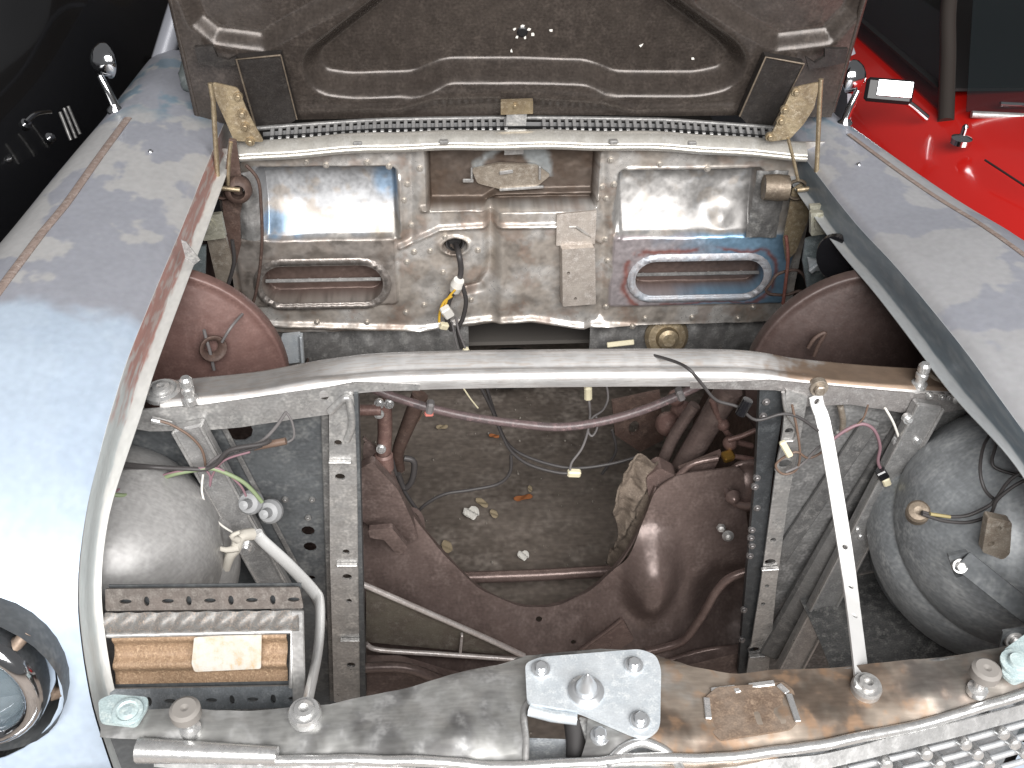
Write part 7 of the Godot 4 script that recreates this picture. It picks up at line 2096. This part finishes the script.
# ---------------------------------------------------------------- loose things
func debris() -> void:
	# rag lying over the right side of the crossmember
	var nd := nz(201, 16.0, 4)
	var s := new_s()
	var pts := [Vector3(0.1818, 0.4923, -0.2600), Vector3(0.2127, 0.4863, -0.2600), Vector3(0.2426, 0.4555, -0.2600), Vector3(0.2422, 0.3841, -0.2600), Vector3(0.2316, 0.3317, -0.2600), Vector3(0.2219, 0.2636, -0.2600), Vector3(0.1943, 0.2052, -0.2600), Vector3(0.1499, 0.1900, -0.2600), Vector3(0.1577, 0.2526, -0.2600), Vector3(0.1617, 0.3078, -0.2600), Vector3(0.1458, 0.3621, -0.2600), Vector3(0.1576, 0.4135, -0.2600), Vector3(0.1656, 0.4585, -0.2600)]
	var o2 := []
	for p in pts: o2.append(Vector2(p.x, p.y))
	sheet(s, round_poly(o2, 0.01), [], 0.007, func(p: Vector2) -> Vector3:
		var f := sin((p.x * 0.9 - p.y * 0.25) * 190.0 + 3.0 * nd.get_noise_2dv(p * 0.4))
		return Vector3(p.x + 0.004 * nd.get_noise_2dv(p), p.y, -0.255 + 0.010 * f + 0.022 * nd.get_noise_2dv(p * 0.5) + 0.03 * exp(-pow((p.x - 0.20) / 0.05, 2.0))), 0.0035)
	var r := commit(s, "rag", M.cloth, self)
	tag(r, "dirty grey brown rag draped beside the strut rod in the engine bay", "rag")
	var rg := RandomNumberGenerator.new()
	rg.seed = 77
	var items := [
		[Vector3(-0.1186, 0.0040, -0.6086), 0.020, "white", "paper_scrap", "small crumpled white paper scrap on the floor, nearest the brown hose", "scrap"],
		[Vector3(-0.0025, 0.0040, -0.4626), 0.014, "white", "paper_scrap", "tiny white paper scrap on the floor just behind the cross tube", "scrap"],
		[Vector3(0.0117, 0.0040, -0.6595), 0.024, "leaf_orange", "fallen_leaf", "orange fallen leaf in the middle of the oily floor", "leaf"],
		[Vector3(-0.0483, 0.0040, -0.9060), 0.014, "leaf_orange", "fallen_leaf", "small rusty orange leaf near the slung conduit", "leaf"],
		[Vector3(-0.0904, 0.0040, -0.6463), 0.020, "leaf_straw", "fallen_leaf", "thin straw coloured leaf beside the white paper scrap", "leaf"],
		[Vector3(-0.1779, 0.0040, -0.5002), 0.020, "leaf_straw", "fallen_leaf", "curled straw coloured leaf by the crossmember's left slope", "leaf"],
		[Vector3(0.0316, 0.0040, -0.6917), 0.012, "leaf_straw", "fallen_leaf", "pale leaf fragment right behind the orange leaf", "leaf"],
		[Vector3(-0.1867, 0.0040, -0.9509), 0.016, "leaf_straw", "fallen_leaf", "pale leaf fragment under the left half of the conduit", "leaf"],
		[Vector3(-0.0629, 0.0040, -0.6059), 0.015, "leaf_straw", "fallen_leaf", "narrow beige leaf right of the white paper scrap", "leaf"],
	]
	for it in items:
		s = new_s()
		var c: Vector3 = it[0]
		var k: float = it[1]
		var a0 := rg.randf() * TAU
		var asp := 1.0 if it[3] == "paper_scrap" else rg.randf_range(0.35, 0.6)
		var hh := 0.5 if it[3] == "paper_scrap" else 0.2
		grid(s, 8, 6, func(u: float, v: float):
			var x := (u - 0.5) * 2.0
			var y: float = (v - 0.5) * 2.0 * sqrt(maxf(0.0, 1.0 - x * x * 0.92)) * asp
			var p := Vector2(x, y).rotated(a0) * k
			return Vector3(c.x + p.x, 0.006 + k * hh * (0.5 + 0.5 * sin(x * 4.0 + y * 5.0 + a0)), c.z + p.y), 0.001)
		var o := commit(s, it[3], M[it[2]], self)
		tag(o, it[4], it[5], "leaves lying on the floor" if it[5] == "leaf" else "paper scraps on the floor")
	# grit nobody could count
	s = new_s()
	for i in 200:
		var p := Vector3(rg.randf_range(-0.45, 0.5), 0.003, rg.randf_range(-1.3, 0.1))
		var k := 0.001 + 0.0026 * pow(rg.randf(), 3.0)
		lathe(s, p, Vector3(rg.randf_range(-0.4, 0.4), 1, rg.randf_range(-0.4, 0.4)), [Vector2(k, -0.002), Vector2(k * 0.9, k * 0.6), Vector2(0, k)], 5)
	var g := commit(s, "grit", M.grit, self)
	tag(g, "fine pale grit and crumbs scattered on the oily floor", "grit")
	g.set_meta("kind", "stuff")

# ---------------------------------------------------------------- neighbours in the dark
func far_cars() -> void:
	# red car on the right, nose towards the viewer
	var rc := thing("red_car", "glossy red car parked behind the right fender", "car")
	var s := new_s()
	# body shell: side, rounded shoulder and bonnet in one skin
	var px := [[0.0, 1.0], [0.12, 0.975], [0.22, 0.985], [0.30, 1.01], [0.38, 1.06], [0.48, 1.16], [0.60, 1.32], [0.8, 1.7], [1.0, 2.2]]
	var py := [[0.0, 0.24], [0.12, 0.38], [0.22, 0.49], [0.30, 0.560], [0.38, 0.615], [0.48, 0.670], [0.60, 0.712], [0.8, 0.735], [1.0, 0.738]]
	grid(s, 60, 44, func(u: float, v: float):
		var z := lerpf(0.62, -3.7, u)
		return Vector3(ctable(px, v), ctable(py, v) * (1.0 - 0.22 * pow(clampf((z + 1.3) / 1.95, 0.0, 1.0), 2.5)), z), 0.008)
	commit(s, "body_shell", M.red, rc)
	s = new_s()
	grid(s, 30, 10, func(u: float, v: float): return Vector3(lerpf(2.2, 2.66, v), lerpf(0.738, 0.30, v * v), lerpf(0.62, -3.7, u)), 0.008)
	commit(s, "body_shell", M.red, rc)
	s = new_s()
	grid(s, 4, 14, func(u: float, v: float): return Vector3(lerpf(1.12, 2.62, u), lerpf(0.22, 0.56, v), 0.62 + 0.06 * sin(v * PI)), 0.01)
	commit(s, "nose", M.red, rc)
	# windscreen and side glass
	var a := Vector3(1.235, 0.725, -1.34)
	var b := Vector3(2.54, 0.725, -1.33)
	var c := Vector3(2.36, 1.12, -1.74)
	var d := Vector3(1.34, 1.12, -1.76)
	s = new_s()
	grid(s, 10, 6, func(u: float, v: float): return a.lerp(b, u).lerp(d.lerp(c, u), v) + Vector3(0, 0, 0.06) * (1.0 - pow(2 * u - 1, 2)), 0.004)
	commit(s, "windscreen", M.glass, rc)
	s = new_s()
	grid(s, 10, 6, func(u: float, v: float): return Vector3(1.205, 0.690, -1.42).lerp(Vector3(1.205, 0.69, -2.75), u).lerp(Vector3(1.34, 1.12, -1.82).lerp(Vector3(1.34, 1.12, -2.5), u), v), 0.004)
	commit(s, "side_window", M.glass, rc)
	s = new_s()
	tube(s, smooth_path([Vector3(1.1977, 0.6878, -1.3600), Vector3(1.2290, 0.8101, -1.5000), Vector3(1.2559, 0.9591, -1.6400), Vector3(1.36, 1.12, -1.80), Vector3(1.43, 1.14, -2.2), Vector3(1.41, 1.12, -2.6), Vector3(1.2, 0.70, -2.9)], 6), 0.022, 10)
	cut(s)
	tube(s, [Vector3(2.58, 0.69, -1.35), Vector3(2.37, 1.13, -1.76)], 0.022, 8)
	commit(s, "pillar", M.pillar, rc)
	s = new_s()
	tube(s, smooth_path([a + Vector3(0.01, -0.004, 0.012), a.lerp(b, 0.25) + Vector3(0, -0.004, 0.055), a.lerp(b, 0.5) + Vector3(0, -0.004, 0.07), a.lerp(b, 0.75) + Vector3(0, -0.004, 0.055), b + Vector3(0, -0.004, 0.012)]), 0.010, 8)
	commit(s, "screen_moulding", M.steel, rc)
	s = new_s()
	tube(s, [Vector3(1.3218, 0.7442, -1.3400), Vector3(1.4345, 0.7377, -1.3400)], 0.007, 8)
	commit(s, "wiper", M.chrome, rc)
	s = new_s()
	grid(s, 10, 10, func(u: float, v: float): return Vector3(lerpf(1.42, 2.36, u), 1.13 + 0.05 * sin(u * PI) * sin(v * PI * 0.9 + 0.2), lerpf(-1.75, -2.6, v)), 0.012)
	commit(s, "roof", M.red, rc)
	s = new_s()
	grid(s, 8, 8, func(u: float, v: float): return Vector3(lerpf(1.2, 2.6, u), 0.748, lerpf(-1.45, -3.6, v)), 0.008)
	commit(s, "interior", M.dark_trim, rc)
	s = new_s()
	tube(s, smooth_path([Vector3(1.1448, 0.7220, -1.0293), Vector3(1.1614, 0.7200, -0.9579), Vector3(1.1891, 0.7160, -0.8405)]), 0.0025, 6)
	commit(s, "bonnet_gap", M.dark_trim, rc)
	s = new_s()
	lathe(s, Vector3(1.1475, 0.7220, -1.1662), Vector3(0, 1, 0.05), [Vector2(0.026, -0.014), Vector2(0.026, 0.0), Vector2(0.012, 0.006), Vector2(0.008, 0.01), Vector2(0.008, 0.03), Vector2(0.004, 0.036), Vector2(0, 0.036)], 16)
	commit(s, "washer_jet", M.chrome, rc)
	var mr := Node3D.new()
	mr.name = "door_mirror"
	rc.add_child(mr, true)
	s = new_s()
	tube(s, smooth_path([Vector3(1.1389, 0.6997, -1.3600), Vector3(1.0915, 0.7335, -1.3600), Vector3(1.0366, 0.7667, -1.3600)]), 0.011, 10, 0.008)
	commit(s, "stalk", M.chrome, mr)
	s = new_s()
	var mp: Vector3 = Vector3(1.0183, 0.7750, -1.3600)
	var mn := ((Vector3(-0.1550, 1.6900, 1.1700) - mp).normalized() + (Vector3(0.5, 3.3, 3.3) - mp).normalized()).normalized()
	var mx := Vector3.UP.cross(mn).normalized()
	var mb := Basis(mx, mn.cross(mx), mn)
	box(s, Transform3D(mb, mp), Vector3(0.122, 0.062, 0.026), 0.009)
	commit(s, "shell", M.black, mr)
	s = new_s()
	box(s, Transform3D(mb, mp + mn * 0.013 + mx * 0.012 + mb.y * 0.006), Vector3(0.090, 0.042, 0.006), 0.002)
	commit(s, "mirror_glass", M.chrome, mr)
	for q in [[1.28, -0.15], [2.5, -0.15], [1.28, -2.9], [2.5, -2.9]]:
		wheel(rc, Vector3(q[0], 0.28, q[1]), 0.285, 0.16)

	# black car on the left, almost lost in the dark
	var bc := thing("black_car", "shiny black car in the dark behind the left fender", "car")
	s = new_s()
	grid(s, 60, 30, func(u: float, v: float):
		var z := lerpf(0.7, -3.3, u)
		var w := lerpf(0.0, 1.0, v)
		var x := -1.16 - 0.30 * pow(w, 1.6)
		var hump := 0.10 * exp(-pow((z + 2.2) / 0.35, 2.0)) + 0.05 * exp(-pow((z + 0.4) / 0.5, 2.0))
		var y := 0.22 + (0.60 + hump) * sin(minf(w, 1.0) * PI / 2)
		return Vector3(x - 0.0 * u, y, z), 0.01)
	commit(s, "body_side", M.car_black, bc)
	s = new_s()
	grid(s, 20, 10, func(u: float, v: float): return Vector3(lerpf(-1.46, -2.75, v), 0.80 + 0.02 * sin(v * PI), lerpf(0.7, -3.3, u)), 0.01)
	commit(s, "deck", M.car_black, bc)
	s = new_s()
	grid(s, 10, 8, func(u: float, v: float): return Vector3(-1.44 - 0.22 * v, 0.82 + 0.36 * v, lerpf(-0.75 - 0.35 * v, -2.0 + 0.25 * v, u)), 0.005)
	commit(s, "side_window", M.glass, bc)
	s = new_s()
	tube(s, smooth_path([Vector3(-1.43, 0.81, -0.72), Vector3(-1.55, 1.02, -0.95), Vector3(-1.67, 1.19, -1.12), Vector3(-1.69, 1.20, -1.5), Vector3(-1.66, 1.16, -1.8), Vector3(-1.46, 0.84, -2.15)], 5), 0.03, 8)
	commit(s, "window_frame", M.car_black, bc)
	s = new_s()
	grid(s, 10, 10, func(u: float, v: float): return Vector3(lerpf(-1.67, -2.5, u), 1.20 + 0.05 * sin(u * PI), lerpf(-1.1, -1.85, v)), 0.01)
	commit(s, "roof", M.car_black, bc)
	s = new_s()
	for p in [Vector3(-1.1900, 0.7408, -1.2755), Vector3(-1.1900, 0.6554, -1.3959)]:
		lathe(s, p, Vector3(0.7, 0.6, 0.3), [Vector2(0.014, -0.01), Vector2(0.014, 0.004), Vector2(0.008, 0.012), Vector2(0, 0.014)], 14)
		cut(s)
	tube(s, smooth_path([Vector3(-1.1800, 0.7538, -1.2551), Vector3(-1.1700, 0.7563, -1.3013), Vector3(-1.1800, 0.7183, -1.4151)]), 0.006, 8)
	commit(s, "door_handle", M.chrome, bc)
	for q in [[Vector3(-1.1800, 0.6935, -1.4804), Vector3(-1.1600, 0.6258, -1.4539)], [Vector3(-1.1900, 0.6819, -1.5408), Vector3(-1.1700, 0.6052, -1.5185)], [Vector3(-1.2000, 0.6658, -1.5989), Vector3(-1.1800, 0.5914, -1.5813)]]:
		s = new_s()
		tube(s, [q[0], q[1]], 0.005, 6)
		commit(s, "louvre", M.steel_dark, bc)
	for z in [-0.2, -2.3]:
		wheel(bc, Vector3(-1.34, 0.29, z), 0.295, 0.16)
		wheel(bc, Vector3(-2.6, 0.29, z), 0.295, 0.16)
	s = new_s()
	grid(s, 10, 8, func(u: float, v: float): return Vector3(-2.75 - 0.08 * sin(v * PI), lerpf(0.25, 0.81, v), lerpf(0.7, -3.3, u)), 0.01)
	commit(s, "body_side", M.car_black, bc)
